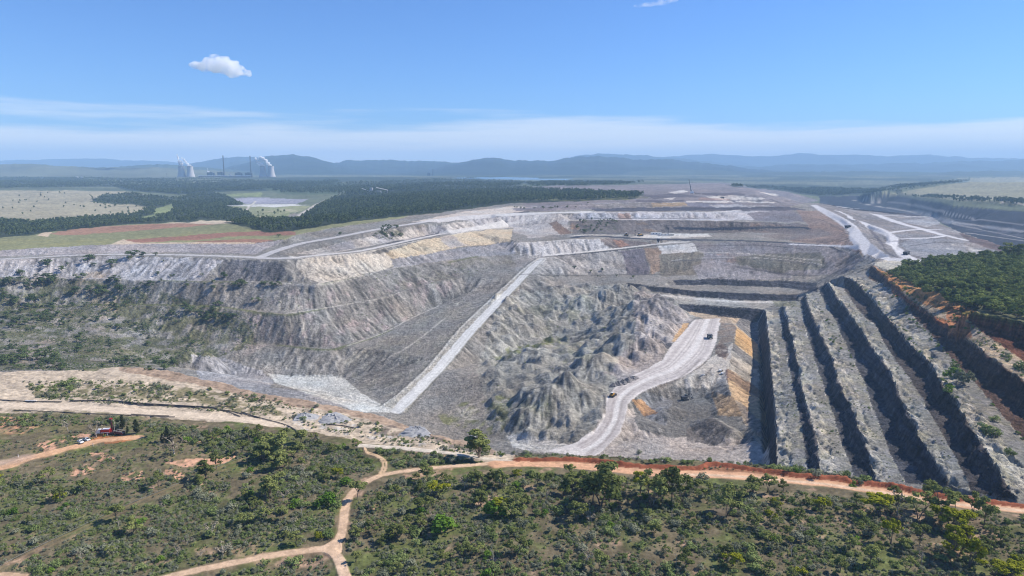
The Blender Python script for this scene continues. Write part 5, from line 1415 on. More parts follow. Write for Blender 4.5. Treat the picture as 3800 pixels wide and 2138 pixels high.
FGR = [(880,1262),(960,1215),(1100,1200),(1300,1192),(1500,1200),(1900,1225),(2150,1255),(2400,1290),(2575,1300),(2760,1330),(2760,1480),(880,1470),(870,1380)]
FGM = [(430,1092),(620,1082),(800,1112),(905,1130),(945,1180),(890,1212),(850,1290),(845,1350),(700,1385),(480,1425),(430,1390),(600,1250),(620,1180)]
FGL = [(-140,1200),(0,1195),(250,1215),(480,1190),(600,1180),(560,1260),(430,1449),(0,1470),(-140,1480)]
FGT = [(0,1040),(250,1050),(420,1062),(600,1088),(640,1135),(520,1118),(350,1080),(250,1070),(0,1072)]
gp = np.concatenate([scatter(FGR, 130, [G_SCRUB], Y1=700, clump=.6, seed=3, spacing=5), scatter(FGM, 52, [G_SCRUB], Y1=700, clump=.6, seed=4, spacing=6), scatter(FGL, 18, [G_SCRUB], Y1=700, spacing=9)])
for p in gp:
    h = random.choice((4.5, 5.5, 6, 7, 8, 9)) * (.8 + .3 * random.random())
    pr = random.random()
    if pr < .03: me, ref, hue = random.choice(GUMY_M), 10.4, 'yellow-green'
    elif pr < .2: me, ref, hue = random.choice(BARE_M), 5.8, 'grey sparse'; 
    else: me, ref, hue = random.choice(GUM_M), 12.4, 'olive'
    if hue == 'grey sparse': h *= .6
    place_tree('bare_tree' if hue == 'grey sparse' else 'gum_tree', me, p, h, ref, f'{sizeword(h, "gum")} {hue} tree {area_of(*p)}', 'tree', 'trees of the foreground scrub', .95 + .4 * random.random())
sp = []
for poly, n, s in ((FGR, 520, 2.4), (FGM, 210, 2.6), (FGL, 110, 3.4), (FGT, 90, 2.2), ([(480,1449),(800,1394),(850,1449),(700,1475),(450,1475)], 24, 3)):
    for p in scatter(poly, n, [G_SCRUB], Y1=700, clump=.7, seed=6, spacing=s): sp.append((p, 1.3 + 2.5 * random.random() ** 1.5))
for p in scatter([(1290,1140),(1500,1149),(1930,1168),(2100,1190),(2240,1220),(2232,1228),(2090,1202),(1930,1184),(1700,1173),(1480,1158),(1300,1154)], 85, None, Y1=700, spacing=1.6): sp.append((p, 1.6 + 2.4 * random.random()))
for p in scatter([(1930,1180),(2130,1196),(2240,1222),(2130,1208),(1930,1190)], 24, None, Y1=700, spacing=1.6): sp.append((p, 2.8 + 1.6 * random.random()))
for p in scatter([(60,968),(330,960),(560,985),(640,1010),(720,1040),(600,1035),(420,1003),(100,1000)], 85, None, Y1=700, clump=.5, spacing=2.5): sp.append((p, 1.5 + 2.2 * random.random()))
for p in scatter([(600,990),(900,1040),(1150,1112),(1280,1145),(1200,1150),(900,1090),(640,1045)], 42, None, Y1=700, clump=.4, spacing=2.5): sp.append((p, 1.2 + 2.0 * random.random()))
for p in scatter([(930,1120),(1150,1135),(1270,1160),(1200,1164),(1000,1180),(960,1150)], 30, [G_SCRUB], Y1=700, spacing=2): sp.append((p, 1.8 + 2.0 * random.random()))
for px, py, hp in ((178,968,18),(160,972,10),(228,965,8),(100,966,8),(2165,1218,14),(2145,1222,14),(2350,1238,10),(2055,1196,18),(1985,1186,16),(1320,1143,14),(1608,1142,14)):
    w = at_px(px, py); sp.append((w, hp * slant(w) / FPX))
sp.sort(key=lambda q: -q[1] / q[0][1])
REST = []
for p, h in sp:
    if any((p[0] - f[0]) ** 2 + (p[1] - f[1]) ** 2 < 4 for f in FOOT): continue
    pr = random.random()
    hue = 'green' if pr < .52 else ('grey-green' if pr < .84 else ('bright green' if pr < .95 else 'yellow-green'))
    if len(FOOT) < 62 + 285:
        FOOT.append((p[0], p[1], 1))
        place_mesh('shrub', random.choice(SHR_M[hue]), p, h / 2.9 * (.9 + .5 * random.random()), f'{sizeword(h, "shrub")} {hue} shrub {area_of(*p)}', 'shrub', 'shrubs of the foreground scrub', sz=h / 2.9)
    else: REST.append((p, h))

# wattles on the old spoil slopes, left; single dark shrubs on the middle benches
wp = []
for poly, n, s, h0 in (([(0,695),(130,700),(330,720),(420,760),(520,775),(640,800),(600,850),(520,890),(420,925),(300,925),(0,935)], 150, 7, 4.2), ([(0,700),(60,690),(120,700),(150,760),(0,770)], 16, 7, 6.5), ([(0,770),(160,760),(240,790),(120,850),(0,860)], 18, 6, 6), ([(0,900),(170,905),(165,932),(0,935)], 16, 6, 6.5), ([(260,700),(420,706),(640,712),(700,718),(640,730),(300,725)], 22, 5, 5),
                       ([(380,772),(540,775),(600,800),(520,815),(400,800)], 22, 5, 5.5), ([(240,905),(420,900),(480,925),(380,935),(250,922)], 14, 5, 6), ([(100,650),(240,650),(560,660),(500,700),(100,690)], 10, 15, 4.5)):
    for p in scatter(poly, n, None, Y0=500, Y1=1500, clump=.6, seed=14, spacing=s): wp.append((p, h0 * (.8 + 1.2 * random.random() ** 1.5)))
for px, py, hp in ((330,648,24),(362,646,12),(392,643,8),(220,660,20),(278,668,16),(118,672,18),(200,705,16),(140,705,14),(88,760,24),(560,700,16),(600,722,18),(640,760,12),(545,770,14),(90,905,40),(130,712,34),(105,718,28),(45,715,28),(30,760,22),(230,735,24),(195,740,20),(255,745,18),(300,735,20),(380,722,14),(700,596,8),(620,680,6),(855,592,9)):
    w = at_px(px, py); wp.append((w, hp * slant(w) / FPX * 1.0))
wp.sort(key=lambda q: -q[1])
for p, h in wp[:270]:
    px, py = proj(*p); h = min(h, 14)
    where = 'below the upper haul road' if py < 700 else ('on the first grassy bench of the spoil dump' if py < 745 else ('on the middle spoil slope, left' if py < 810 else ('on the lower spoil slope above the cream bank' if py < 890 else 'at the foot of the spoil slope by the cream bank')))
    side = 'far left' if px < 130 else ('left' if px < 330 else 'right part')
    place_tree('wattle_tree', random.choice(WAT_M), p, h, 6.2, f'{sizeword(h, "wat")} dark wattle {where}, {side}', 'tree', 'wattles on the old spoil slopes', 1.2 + .6 * random.random(), .3)
# a few on the mine benches
bt = []
for poly, n, s, a in (([(1440,556),(1500,552),(1545,556),(1560,575),(1500,590),(1450,585)], 34, 6, 'in the green patch on a far pit bench'), ([(935,592),(962,574),(1000,568),(1020,598),(975,606),(940,604)], 26, 4, 'in the scrub pocket between the two haul roads'), ([(1270,525),(1480,512),(1500,516),(1400,526),(1290,530)], 14, 10, 'along a far bench under the pine plantation'), ([(1420,640),(1560,690),(1600,700),(1450,700)], 6, 10, 'on the slope under the bench road')):
    for p in scatter(poly, n, None, Y0=900, Y1=2600, avoid=False, spacing=s): bt.append((p, 3.5 + 4.0 * random.random(), a))
for p, h, a in bt: place_tree('bench_tree', random.choice(WAT_M), p, h * 1.2, 6.2, f'small dark tree {a}', 'tree', 'trees on the mine benches', 1.2)
# shrubs on the highwall benches
hb_ = []
for poly, n, s in (([(2226,690),(2290,745),(2330,790),(2420,850),(2500,960),(2575,1080),(2575,1110),(2470,990),(2380,895),(2300,820),(2230,740)], 46, 4), ([(2420,800),(2500,880),(2575,950),(2575,930),(2480,850)], 22, 4), ([(2270,712),(2335,730),(2335,755),(2280,748)], 18, 3), ([(2385,775),(2430,782),(2435,830),(2390,825)], 14, 2), ([(2140,700),(2200,750),(2260,810),(2330,890),(2400,990),(2460,1100),(2530,1200),(2480,1180),(2380,1010),(2260,860)], 26, 5), ([(2040,740),(2080,800),(2140,880),(2180,950),(2130,930),(2080,850)], 20, 5)):
    for p in scatter(poly, n, [G_PIT], Y0=300, Y1=1400, clump=.5, seed=17, spacing=s): hb_.append((p, 1.6 + 2.2 * random.random()))
for px, py, hp in ((2420,965,34),(2395,948,24),(2385,985,16),(2400,925,12),(2475,1080,16),(2500,1060,14),(2490,1095,22),(2570,930,18),(2540,1145,16)):
    w = at_px(px, py); hb_.append((w, hp * slant(w) / FPX * 1.1))
for p, h in hb_:
    px, _ = proj(*p)
    place_mesh('bench_shrub', random.choice(SHR_M[random.choice(('green', 'grey-green', 'green', 'bright green'))]), p, h / 2.8, f'{sizeword(h, "shrub")} shrub rooted on a {"lower" if px < 2180 else ("middle" if px < 2330 else "upper")} highwall bench', 'shrub', 'shrubs on the highwall benches')
# woodland on the hill at the right edge
HILL = [(2232,700),(2290,664),(2400,652),(2500,646),(2575,642),(2800,640),(2800,860),(2575,806),(2489,786),(2420,778),(2340,750),(2290,722)]
hp_ = scatter(HILL, 1200, None, Y0=300, Y1=1400, avoid=False, spacing=0)
order = np.argsort(hp_[:, 1])
for i, k in enumerate(order[:230]):
    p = hp_[k]; px, py = proj(*p)
    place_tree('woodland_tree', random.choice(HILL_M), p, 6.5 + 5 * random.random(), 6.2, f'{"dark" if i % 3 else "pale"} green tree {"at the front edge" if py > 770 else "inside"} of the hill woodland, {"left" if px < 2400 else "right"} side', 'tree', 'trees of the hill woodland', 1.3)
HILL_REST = hp_[order[230:]]
for px, py, hp in ((2530,650,34),(2545,648,30),(2560,655,34),(2510,655,20),(2572,645,26)):
    w = at_px(px, py); place_tree('woodland_tree', random.choice(GUM_M), w, hp * slant(w) / FPX, 12.4, 'tall gum on the skyline of the hill woodland', 'tree', 'trees of the hill woodland', 1.0)
# paddock trees, left distance
pp = []
for poly, n in (([(0,560),(100,552),(230,520),(260,490),(120,485),(0,500)], 26), ([(230,500),(330,515),(420,512),(380,540),(240,545)], 34), ([(600,530),(740,535),(720,548),(620,548)], 14), ([(400,505),(500,495),(560,520),(470,530)], 20)):
    for p in scatter(poly, n, None, Y0=1500, Y1=7000, avoid=False, pw=.6): pp.append(p)
for p in pp:
    px, py = proj(*p)
    place_mesh('paddock_tree', random.choice(FOR_M), p, .8 + .5 * random.random(), f'single dark tree on the {"pale grass paddock" if px < 240 else "green flats"}, {"near" if py > 525 else "far"} part', 'tree', 'scattered paddock trees', 1)

# ------------------------------------------------------------------ masses nobody could count
def cloud_points(name, P, S_, protos, label, wide=None):
    """one object whose points carry copies of plant shapes"""
    me = bpy.data.meshes.new(name)
    me.from_pydata([tuple(p) for p in P], [], [])
    for nm, ty, arr in (('size', 'FLOAT', S_), ('turn', 'FLOAT', rng.random(len(P)) * 6.283)):
        a = me.attributes.new(nm, ty, 'POINT'); a.data.foreach_set('value', np.asarray(arr, np.float32))
    a = me.attributes.new('pick', 'INT', 'POINT'); a.data.foreach_set('value', rng.integers(0, len(protos), len(P)).astype(np.int32))
    o = bpy.data.objects.new(name, me); COL.objects.link(o)
    o['kind'] = 'stuff'; o['label'] = label
    ng = bpy.data.node_groups.new(name, 'GeometryNodeTree')
    ng.interface.new_socket('Geometry', in_out='INPUT', socket_type='NodeSocketGeometry')
    ng.interface.new_socket('Geometry', in_out='OUTPUT', socket_type='NodeSocketGeometry')
    n, l = ng.nodes, ng.links
    gi, go = n.new('NodeGroupInput'), n.new('NodeGroupOutput')
    iop = n.new('GeometryNodeInstanceOnPoints'); jn = n.new('GeometryNodeGeometryToInstance')
    for pr in protos[::-1]:
        oi = n.new('GeometryNodeObjectInfo'); oi.inputs['Object'].default_value = pr; oi.transform_space = 'ORIGINAL'
        l.new(oi.outputs['Geometry'], jn.inputs[0])
    def at(nm, ty):
        q = n.new('GeometryNodeInputNamedAttribute'); q.data_type = ty; q.inputs['Name'].default_value = nm; return q.outputs['Attribute']
    l.new(gi.outputs[0], iop.inputs['Points']); l.new(jn.outputs[0], iop.inputs['Instance'])
    iop.inputs['Pick Instance'].default_value = True
    l.new(at('pick', 'INT'), iop.inputs['Instance Index'])
    cx_ = n.new('ShaderNodeCombineXYZ'); l.new(at('turn', 'FLOAT'), cx_.inputs['Z'])
    er = n.new('FunctionNodeEulerToRotation'); l.new(cx_.outputs[0], er.inputs[0]); l.new(er.outputs[0], iop.inputs['Rotation'])
    cs = n.new('ShaderNodeCombineXYZ'); s_ = at('size', 'FLOAT')
    for i in range(3): l.new(s_, cs.inputs[i])
    l.new(cs.outputs[0], iop.inputs['Scale'])
    l.new(iop.outputs[0], go.inputs[0])
    md = o.modifiers.new('plants', 'NODES'); md.node_group = ng
    return o
def first(nm, n=3):
    """some of the plants already standing, whose shapes the masses repeat"""
    seen, out = set(), []
    for o in COL.objects:
        if o.type == 'MESH' and o.name.split('.')[0] == nm and o.data.name not in seen and o.data.materials:
            seen.add(o.data.name); out.append(o)
    return out
shr_protos = [o for o in first('shrub') if o.data.materials[0] in (L_SHRUB, L_GREY)]
crowns = [o for o in first('crown')]
def crown_of(meshes):
    names = {m[1].name if isinstance(m, tuple) else m.name for m in meshes}
    return [o for o in first('crown') + first('paddock_tree') if o.data.name in names]
# undergrowth
low = []
for poly, n, rid in ((FGR, 12000, [G_SCRUB]), (FGM, 6000, [G_SCRUB]), (FGL, 6500, [G_SCRUB]), (FGT, 1100, [G_SCRUB]), ([(0,1075),(350,1090),(600,1130),(620,1180),(480,1210),(0,1200)], 900, [G_SCRUB]), ([(450,1475),(800,1392),(860,1475)], 420, [G_SCRUB]), ([(930,1118),(1280,1160),(1000,1182)], 420, [G_SCRUB]),
                  ([(1290,1138),(1930,1166),(2240,1220),(2100,1205),(1700,1174),(1300,1155)], 520, None), ([(50,960),(330,955),(720,1042),(600,1040),(100,1004)], 1000, None), ([(600,985),(1280,1145),(1150,1150),(640,1050)], 800, None)):
    q = scatter(poly, n, rid, Y1=800, clump=.45, seed=23)
    low.append(q)
low = np.concatenate(low)
sz = .16 + .40 * rng.random(len(low)) ** 2.2
uo_ = cloud_points('undergrowth', low - np.array([0, 0, .1]), sz, shr_protos, 'low grey-green undergrowth and tussocks covering the foreground scrub')
if REST:
    cloud_points('scrub_thicket', np.array([p for p, h in REST]), np.array([h / 2.9 for p, h in REST]), shr_protos, 'smaller shrubs filling the scrub between the larger ones')
sl = np.concatenate([scatter([(0,690),(330,715),(560,775),(660,800),(640,870),(520,905),(420,930),(0,935)], 6000, None, Y0=500, Y1=1500, clump=.7, seed=29), scatter([(640,700),(1030,665),(1290,650),(1100,760),(960,845),(660,880)], 260, None, Y0=500, Y1=1700, clump=.9, seed=31), scatter([(1240,740),(1500,720),(1700,770),(1600,930),(1300,1080),(1230,950)], 200, None, Y0=500, Y1=1700, clump=.9, seed=32)])
cloud_points('slope_scrub', sl - np.array([0, 0, .15]), .28 + .5 * rng.random(len(sl)) ** 2, shr_protos[:6], 'low scrub scattered over the old grey spoil slopes')
hbp = np.concatenate([scatter([(2190,664),(2330,720),(2470,790),(2575,815),(2575,960),(2400,830),(2290,760)], 420, [G_PIT], Y0=300, Y1=1400, clump=.6, seed=35), scatter([(1950,780),(2030,760),(2100,720),(2330,900),(2540,1240),(2300,1230),(1960,1170)], 700, [G_PIT], Y0=300, Y1=1400, clump=.8, seed=36)])
cloud_points('bench_scrub', hbp - np.array([0, 0, .1]), .18 + .4 * rng.random(len(hbp)) ** 2, shr_protos[:4], 'low tufts growing along the highwall benches')
wat_c = crown_of(HILL_M); fp = crown_of(FOR_M)
cloud_points('hill_woodland', HILL_REST, 1.1 + .9 * rng.random(len(HILL_REST)), wat_c, 'closed eucalypt woodland covering the hill at the right edge')
def forest(name, polys, label, sz0, sz1, protos, Y0=1400, Y1=12000):
    P = np.concatenate([scatter(q, n, r, Y0=Y0, Y1=Y1, avoid=False, pw=pw, clump=.35, seed=77) for q, n, r, pw in polys])
    print(name, len(P))
    return cloud_points(name, P - np.array([0, 0, .5]), sz0 + (sz1 - sz0) * rng.random(len(P)), protos, label)
forest('pine_forest', [([(560,562),(750,553),(830,500),(900,478),(1100,470),(1290,472),(1480,480),(1620,490),(1600,499),(1290,510),(1180,523),(1020,543),(880,558),(740,580),(680,584)], 11000, [G_FOREST], .75)], 'dark plantation forest on the plateau behind the mine', .6, 1.35, fp)
forest('valley_woods', [([(-60,548),(100,562),(330,552),(330,562),(110,586),(0,598),(-60,600)], 1500, [G_FOREST], .8), ([(90,560),(330,540),(420,510),(600,505),(640,552),(330,563),(110,585)], 3000, [G_FOREST], .75), ([(230,510),(260,490),(330,488),(450,500),(480,520),(380,520)], 900, [G_FOREST], .7), ([(440,500),(520,480),(580,498),(610,520),(560,530)], 900, [G_FOREST], .7)], 'belts of dark trees crossing the valley left of the mine', .55, 1.3, fp)
forest('distant_woods', [([(280,470),(420,462),(860,455),(830,465),(700,480),(520,482),(450,490),(330,480)], 3000, None, .6), ([(-60,445),(0,447),(440,452),(440,462),(280,470),(-60,476)], 2600, None, .6), ([(640,470),(860,462),(1180,450),(1320,460),(1300,470),(1100,472),(900,490),(700,486)], 3600, None, .6), ([(1320,460),(1620,460),(1560,466),(1340,470)], 900, None, .6), ([(440,462),(700,458),(520,450),(300,452)], 500, None, .6), ([(1820,466),(2000,474),(2200,478),(2230,486),(2060,495),(1960,480)], 1500, None, .6), ([(2190,480),(2260,468),(2350,457),(2440,450),(2440,456),(2340,470),(2250,485)], 700, None, .6), ([(2240,490),(2400,498),(2575,508),(2575,516),(2400,508)], 300, None, .6)], 'far woodland fading blue towards the ranges', 1.0, 1.7, fp, 2400, 13000)
print('plants', round(time.time() - T0, 1))

# where several plants of one kind stand in one stretch of ground, say which part of it each stands in
def tell_apart():
    by = {}
    for o in COL.objects:
        if o.get('category') and o.get('group'): by.setdefault((o['group'], o['label']), []).append(o)
    for (g, lab), os_ in by.items():
        if len(os_) < 2: continue
        pp_ = np.array([[float(q) for q in proj(*o.location)] for o in os_])
        nx = 3 if len(os_) > 3 else 2; ny = 3 if len(os_) > 8 else (2 if len(os_) > 2 else 1)
        rx = np.argsort(np.argsort(pp_[:, 0])) * nx // len(os_); ry = np.argsort(np.argsort(pp_[:, 1])) * ny // len(os_)
        for o, a, b in zip(os_, rx, ry):
            wx = {3: ('left', 'centre', 'right'), 2: ('left', 'right')}[nx][a]; wy = {3: ('far', 'middle', 'near'), 2: ('far', 'near'), 1: ('',)}[ny][b]
            o['label'] = ' '.join((' '.join(lab.split()[:13]).rstrip(',') + ', ' + (wy + ' ' + wx).strip() + ' one').split())
tell_apart()

# ------------------------------------------------------------------ machines, power station and other built things
M_CONC = pmat('concrete', (176, 172, 168), .9, 0, .06, .05)
M_DCONC = pmat('dark_concrete', (62, 64, 70), .9, 0, .08, .05)
M_CLAD = pmat('dark_cladding', (34, 38, 46), .7, 0, .1, .05)
M_LCLAD = pmat('pale_cladding', (206, 204, 198), .7, 0, .06, .05)
M_RUST = pmat('red_cladding', (128, 92, 82), .8, 0, .1, .05)
M_RED = pmat('red_paint', (178, 30, 30), .4)
M_MAROON = pmat('maroon_steel', (84, 36, 38), .5)
M_WHITE = pmat('white_paint', (226, 226, 224), .35, 0, .03)
M_YEL = pmat('yellow_paint', (196, 148, 40), .5)
M_OCHRE = pmat('ochre_steel', (122, 96, 40), .6)
M_BLACK = pmat('black_rubber', (26, 26, 28), .7)
M_STEEL = pmat('grey_steel', (112, 114, 118), .45, .4)
M_GLASS = pmat('dark_glass', (30, 48, 56), .1)
M_TEAL = pmat('teal_glass', (60, 110, 118), .15)
M_DARK = pmat('dark_steel', (52, 54, 60), .55)
M_PIPE = pmat('black_pipe', (44, 44, 48), .5)
M_GPIPE = pmat('grey_pipe', (112, 112, 104), .5)
M_CREAM = pmat('cream_paint', (214, 204, 182), .5)
def root(name, loc, rz, label, cat, group=None, s=1.0):
    r = bpy.data.objects.new(name, None); COL.objects.link(r); r.location = loc; r.rotation_euler = (0, 0, rz); r.scale = (s, s, s)
    tag(r, label, cat, group); return r
def copy_tree(o, parent=None):
    c = o.copy(); COL.objects.link(c)
    if parent is not None: c.parent = parent; c.matrix_parent_inverse = o.matrix_parent_inverse
    for ch in [q for q in COL.objects if q.parent == o]: copy_tree(ch, c)
    return c
def single(fn, name, mat, parent, smooth=False):
    g = Geo(); fn(g); return g.obj(name, mat, parent, smooth)

# power station
YP = 7800.0
def far_at(px, Yd, z=None):
    v_ = 0.0
    for _ in range(3):
        u = (px - CX) / FPX
        x = u * (Yd * CP - ((z if z is not None else 55) - CAM_H) * SP)
        zz = float(ground_z(x, Yd)[0]) if z is None else z
    return x, Yd, zz
tower = None
for px, lab in ((457.5, 'leftmost cooling tower of the left pair, shaded side forward'), (479.8, 'right cooling tower of the left pair'), (662.0, 'left cooling tower of the right pair, steam drifting left'), (682.5, 'rightmost cooling tower of the power station')):
    x, y, z = far_at(px, YP)
    if tower is None:
        tower = root('cooling_tower', (x, y, z), 0, lab, 'cooling tower', 'cooling towers of the power station')
        prof = [(47 - 0 * t if False else 31 + 16.5 * max(0, (0.78 - t) / .78) ** 1.7 + 1.5 * max(0, (t - .78) / .22) ** 2, 8 + 120 * t) for t in np.linspace(0, 1, 22)]
        g = Geo(); g.lathe(prof, 48, cap=False); g.lathe([(r - .8, z_) for r, z_ in prof][::-1], 48, cap=False); g.obj('shell', M_CONC, tower, True)
        g = Geo(); g.lathe([(32.3, 126.6), (34, 126.8), (34, 128.4), (32.3, 128.6)], 48, cap=False); g.obj('rim', M_DCONC, tower)
        g = Geo()
        for k in range(30):
            a = 2 * math.pi * k / 30; b_ = a + math.pi / 30 * (1 if k % 2 else -1)
            g.tube([(47.5 * math.cos(a), 47.5 * math.sin(a), 0), (47.2 * math.cos(b_), 47.2 * math.sin(b_), 8.4)], [.8, .8], 4)
        g.obj('leg_ring', M_DCONC, tower)
        g = Geo(); g.lathe([(50, -3), (50, .8), (0.2, .8)], 40, cap=False); g.obj('basin', M_DCONC, tower)
    else:
        c = copy_tree(tower); c.location = (x, y, z); c['label'] = lab
for k, (px, lab) in enumerate(((564.4, 'tall slender chimney standing left of the other, by the boiler houses'), (632.0, 'tall slender chimney at the right end of the turbine hall'))):
    x, y, z = far_at(px, YP + 120)
    if k == 0:
        chim = root('chimney', (x, y, z), 0, lab, 'chimney', 'chimneys of the power station')
        g = Geo(); g.lathe([(9.5, -2), (7.5, 60), (6.3, 150), (5.8, 232)], 24); g.obj('shaft', M_DCONC, chim, True)
        g = Geo(); g.lathe([(5.9, 170), (6.1, 170.5), (5.95, 234), (5.2, 236)], 24); g.obj('dark_top', M_DCONC, chim, True)
        g = Geo(); g.box((0, 0, 6), (26, 22, 14)); g.obj('base_house', M_CLAD, chim)
    else: c = copy_tree(chim); c.location = (x, y, z); c['label'] = lab
boil = None
for k, (px, lab) in enumerate(((529, 'leftmost boiler house, white vapour on its roof'), (555, 'boiler house in front of the left chimney'), (599, 'third boiler house from the left'), (624, 'boiler house beside the right chimney'))):
    x, y, z = far_at(px, YP + 90)
    if boil is None:
        boil = root('boiler_house', (x, y, z), 0, lab, 'boiler house', 'boiler houses of the power station')
        single(lambda g: (g.box((0, 0, 34), (58, 40, 28)), g.box((8, 2, 50), (24, 20, 5))), 'upper_block', M_CLAD, boil)
        single(lambda g: g.box((4, 0, 10), (42, 36, 20.2)), 'lower_block', M_LCLAD, boil)
        single(lambda g: (g.box((40, 4, 26), (14, 24, 36)), g.box((33, 4, 40), (10, 8, 5))), 'duct', M_DCONC, boil)
        for dx in (-22, -10, 4, 18): single(lambda g: g.box((dx, -20.4, 34), (5, 1.2, 22)), 'louvre', M_DCONC, boil)
    else: c = copy_tree(boil); c.location = (x, y, z); c['label'] = lab
x0, _, z0 = far_at(501, YP - 30); x1, _, _ = far_at(630, YP - 30)
hall = root('turbine_hall', ((x0 + x1) / 2, YP - 30, z0 - 2), 0, 'very long low pale turbine hall in front of the boiler houses', 'hall')
Lh = x1 - x0
single(lambda g: g.box((0, 0, 8), (Lh, 40, 16)), 'lower_wall', M_RUST, hall)
single(lambda g: g.box((0, 0, 19), (Lh + 2, 42, 7.5)), 'pale_roof', M_LCLAD, hall)
for k in range(24): single(lambda g: g.box((-Lh / 2 + (k + .5) * Lh / 24, -20.3, 9), (Lh / 24 * .6, .8, 6)), 'window', M_GLASS, hall)
x, y, z = far_at(579.5, YP + 60)
tr = root('transfer_tower', (x, y, z), 0, 'small white tower between the middle boiler houses', 'tower')
single(lambda g: g.box((0, 0, 17), (16, 14, 34)), 'shaft', M_LCLAD, tr); single(lambda g: (g.box((14, 0, 8), (70, 12, 10))), 'annex', M_LCLAD, tr)
# steam: puffs of real vapour
def vapour_mat(name, dens, scale, thr=.42, wid=.16, col=(1, 1, 1)):
    m = bpy.data.materials.new(name); m.use_nodes = True
    n, l = m.node_tree.nodes, m.node_tree.links; n.clear()
    o = n.new('ShaderNodeOutputMaterial'); v = n.new('ShaderNodeVolumePrincipled'); v.inputs['Color'].default_value = (*col, 1); v.inputs['Anisotropy'].default_value = 0.2
    tc = n.new('ShaderNodeTexCoord'); a = n.new('ShaderNodeTexNoise'); a.inputs['Scale'].default_value = scale; a.inputs['Detail'].default_value = 5; a.inputs['Roughness'].default_value = .6
    l.new(tc.outputs['Object'], a.inputs['Vector'])
    mr = n.new('ShaderNodeMapRange'); mr.inputs['From Min'].default_value = thr; mr.inputs['From Max'].default_value = thr + wid; mr.inputs['To Max'].default_value = dens
    l.new(a.outputs['Fac'], mr.inputs['Value']); l.new(mr.outputs[0], v.inputs['Density']); l.new(v.outputs[0], o.inputs['Volume'])
    return m
M_STEAM = vapour_mat('steam', .5, .018, .40)
M_CLOUD = vapour_mat('cloud_vapour', .028, .0085, .38, .30)
M_CIRR = vapour_mat('thin_cloud_vapour', .010, .006, .42, .3)
def puff_mesh(name, spheres, mat, seed, k=2):
    """lumpy closed skin round a chain of spheres"""
    import bmesh
    mb = bpy.data.metaballs.new(name + '_skin')
    bm = bmesh.new()
    for (c, r) in spheres:
        t = bmesh.ops.create_icosphere(bm, subdivisions=k, radius=1)
        for v in t['verts']:
            d = 1 + .22 * math.sin(v.co.x * 5 + seed + c[0]) * math.cos(v.co.y * 4 + c[2]) + .12 * math.sin(v.co.z * 9 + seed)
            v.co = Vector(c) + Vector((v.co.x * r[0], v.co.y * r[1], v.co.z * r[2])) * d
    me = bpy.data.meshes.new(name); bm.to_mesh(me); bm.free(); me.materials.append(mat)
    bpy.data.metaballs.remove(mb)
    # one outer skin: voxel remesh keeps the volume free of overlaps
    o = bpy.data.objects.new(name, me); COL.objects.link(o)
    md = o.modifiers.new('skin', 'REMESH'); md.mode = 'VOXEL'
    ext = max(max(c[0] for c, r in spheres) - min(c[0] for c, r in spheres), max(r[0] for c, r in spheres)) + 1
    md.voxel_size = ext / 42
    return o
for px, puffs, lab in ((457.5, [((0, 0, 6), (24, 24, 14)), ((-2, 0, 24), (27, 25, 18)), ((-6, 0, 46), (25, 23, 18)), ((-20, 0, 70), (15, 14, 20)), ((-26, 0, 98), (10, 10, 18)), ((-34, 0, 122), (5, 6, 14))], 'white steam plume rising from the leftmost cooling tower'),
                       (479.8, [((-8, 0, 6), (24, 22, 12)), ((-26, 0, 24), (18, 16, 15)), ((-42, 0, 46), (13, 12, 17)), ((-60, 0, 70), (11, 10, 16)), ((-82, 0, 88), (8, 8, 10))], 'thin steam plume bent left from the second cooling tower'),
                       (662.0, [((-4, 0, 6), (26, 24, 12)), ((-24, 0, 20), (28, 24, 20)), ((-46, 0, 34), (22, 20, 17)), ((-62, 0, 58), (14, 14, 22)), ((-72, 0, 84), (10, 10, 16))], 'billowing steam plume of the third cooling tower'),
                       (682.5, [((-8, 0, 8), (25, 24, 14)), ((-30, 0, 30), (27, 24, 20)), ((-54, 0, 58), (24, 22, 22)), ((-82, 0, 84), (22, 20, 18)), ((-108, 0, 98), (18, 16, 13)), ((-130, 0, 84), (14, 12, 12))], 'large slanting steam plume of the rightmost cooling tower'),
                       (529, [((-22, 0, 0), (9, 8, 8)), ((-14, 0, -2), (10, 8, 6)), ((-26, 0, 14), (5, 5, 9)), ((-24, 0, 28), (4, 4, 7))], 'small puff of vapour over the leftmost boiler house')):
    x, y, z = far_at(px, YP if px != 529 else YP + 90)
    o = puff_mesh('steam_plume', puffs, M_STEAM, px); o.location = (x, y, z + (126 if px != 529 else 60))
    tag(o, lab, 'steam plume', 'steam plumes of the power station')
# clouds far above the haze
def sky_at(px, py, Yd):
    v = (CY - py) / FPX; u = (px - CX) / FPX
    return np.array([u * Yd / (CP + v * SP), Yd, CAM_H + Yd * (-SP + v * CP) / (CP + v * SP)])
YC = 9500.0; kx = YC / FPX
cp = [(-60, 2, 14, 9), (-40, 0, 22, 13), (-22, 8, 24, 17), (-2, 2, 30, 18), (16, 0, 26, 17), (24, -14, 20, 12), (38, -8, 24, 12), (56, -14, 16, 8), (-16, 20, 13, 12), (10, 13, 16, 11), (66, -20, 8, 5), (-66, 10, 6, 6)]
o = puff_mesh('cumulus_cloud', [((a * kx * 1.0, (i % 3 - 1) * 40, b * kx), (c * kx, c * kx * .8, d * kx)) for i, (a, b, c, d) in enumerate(cp)], M_CLOUD, 3, 3)
o.location = sky_at(556, 167, YC); tag(o, 'single white cumulus cloud alone in the blue sky', 'cloud')
YC2 = 9000.0; kx = YC2 / FPX
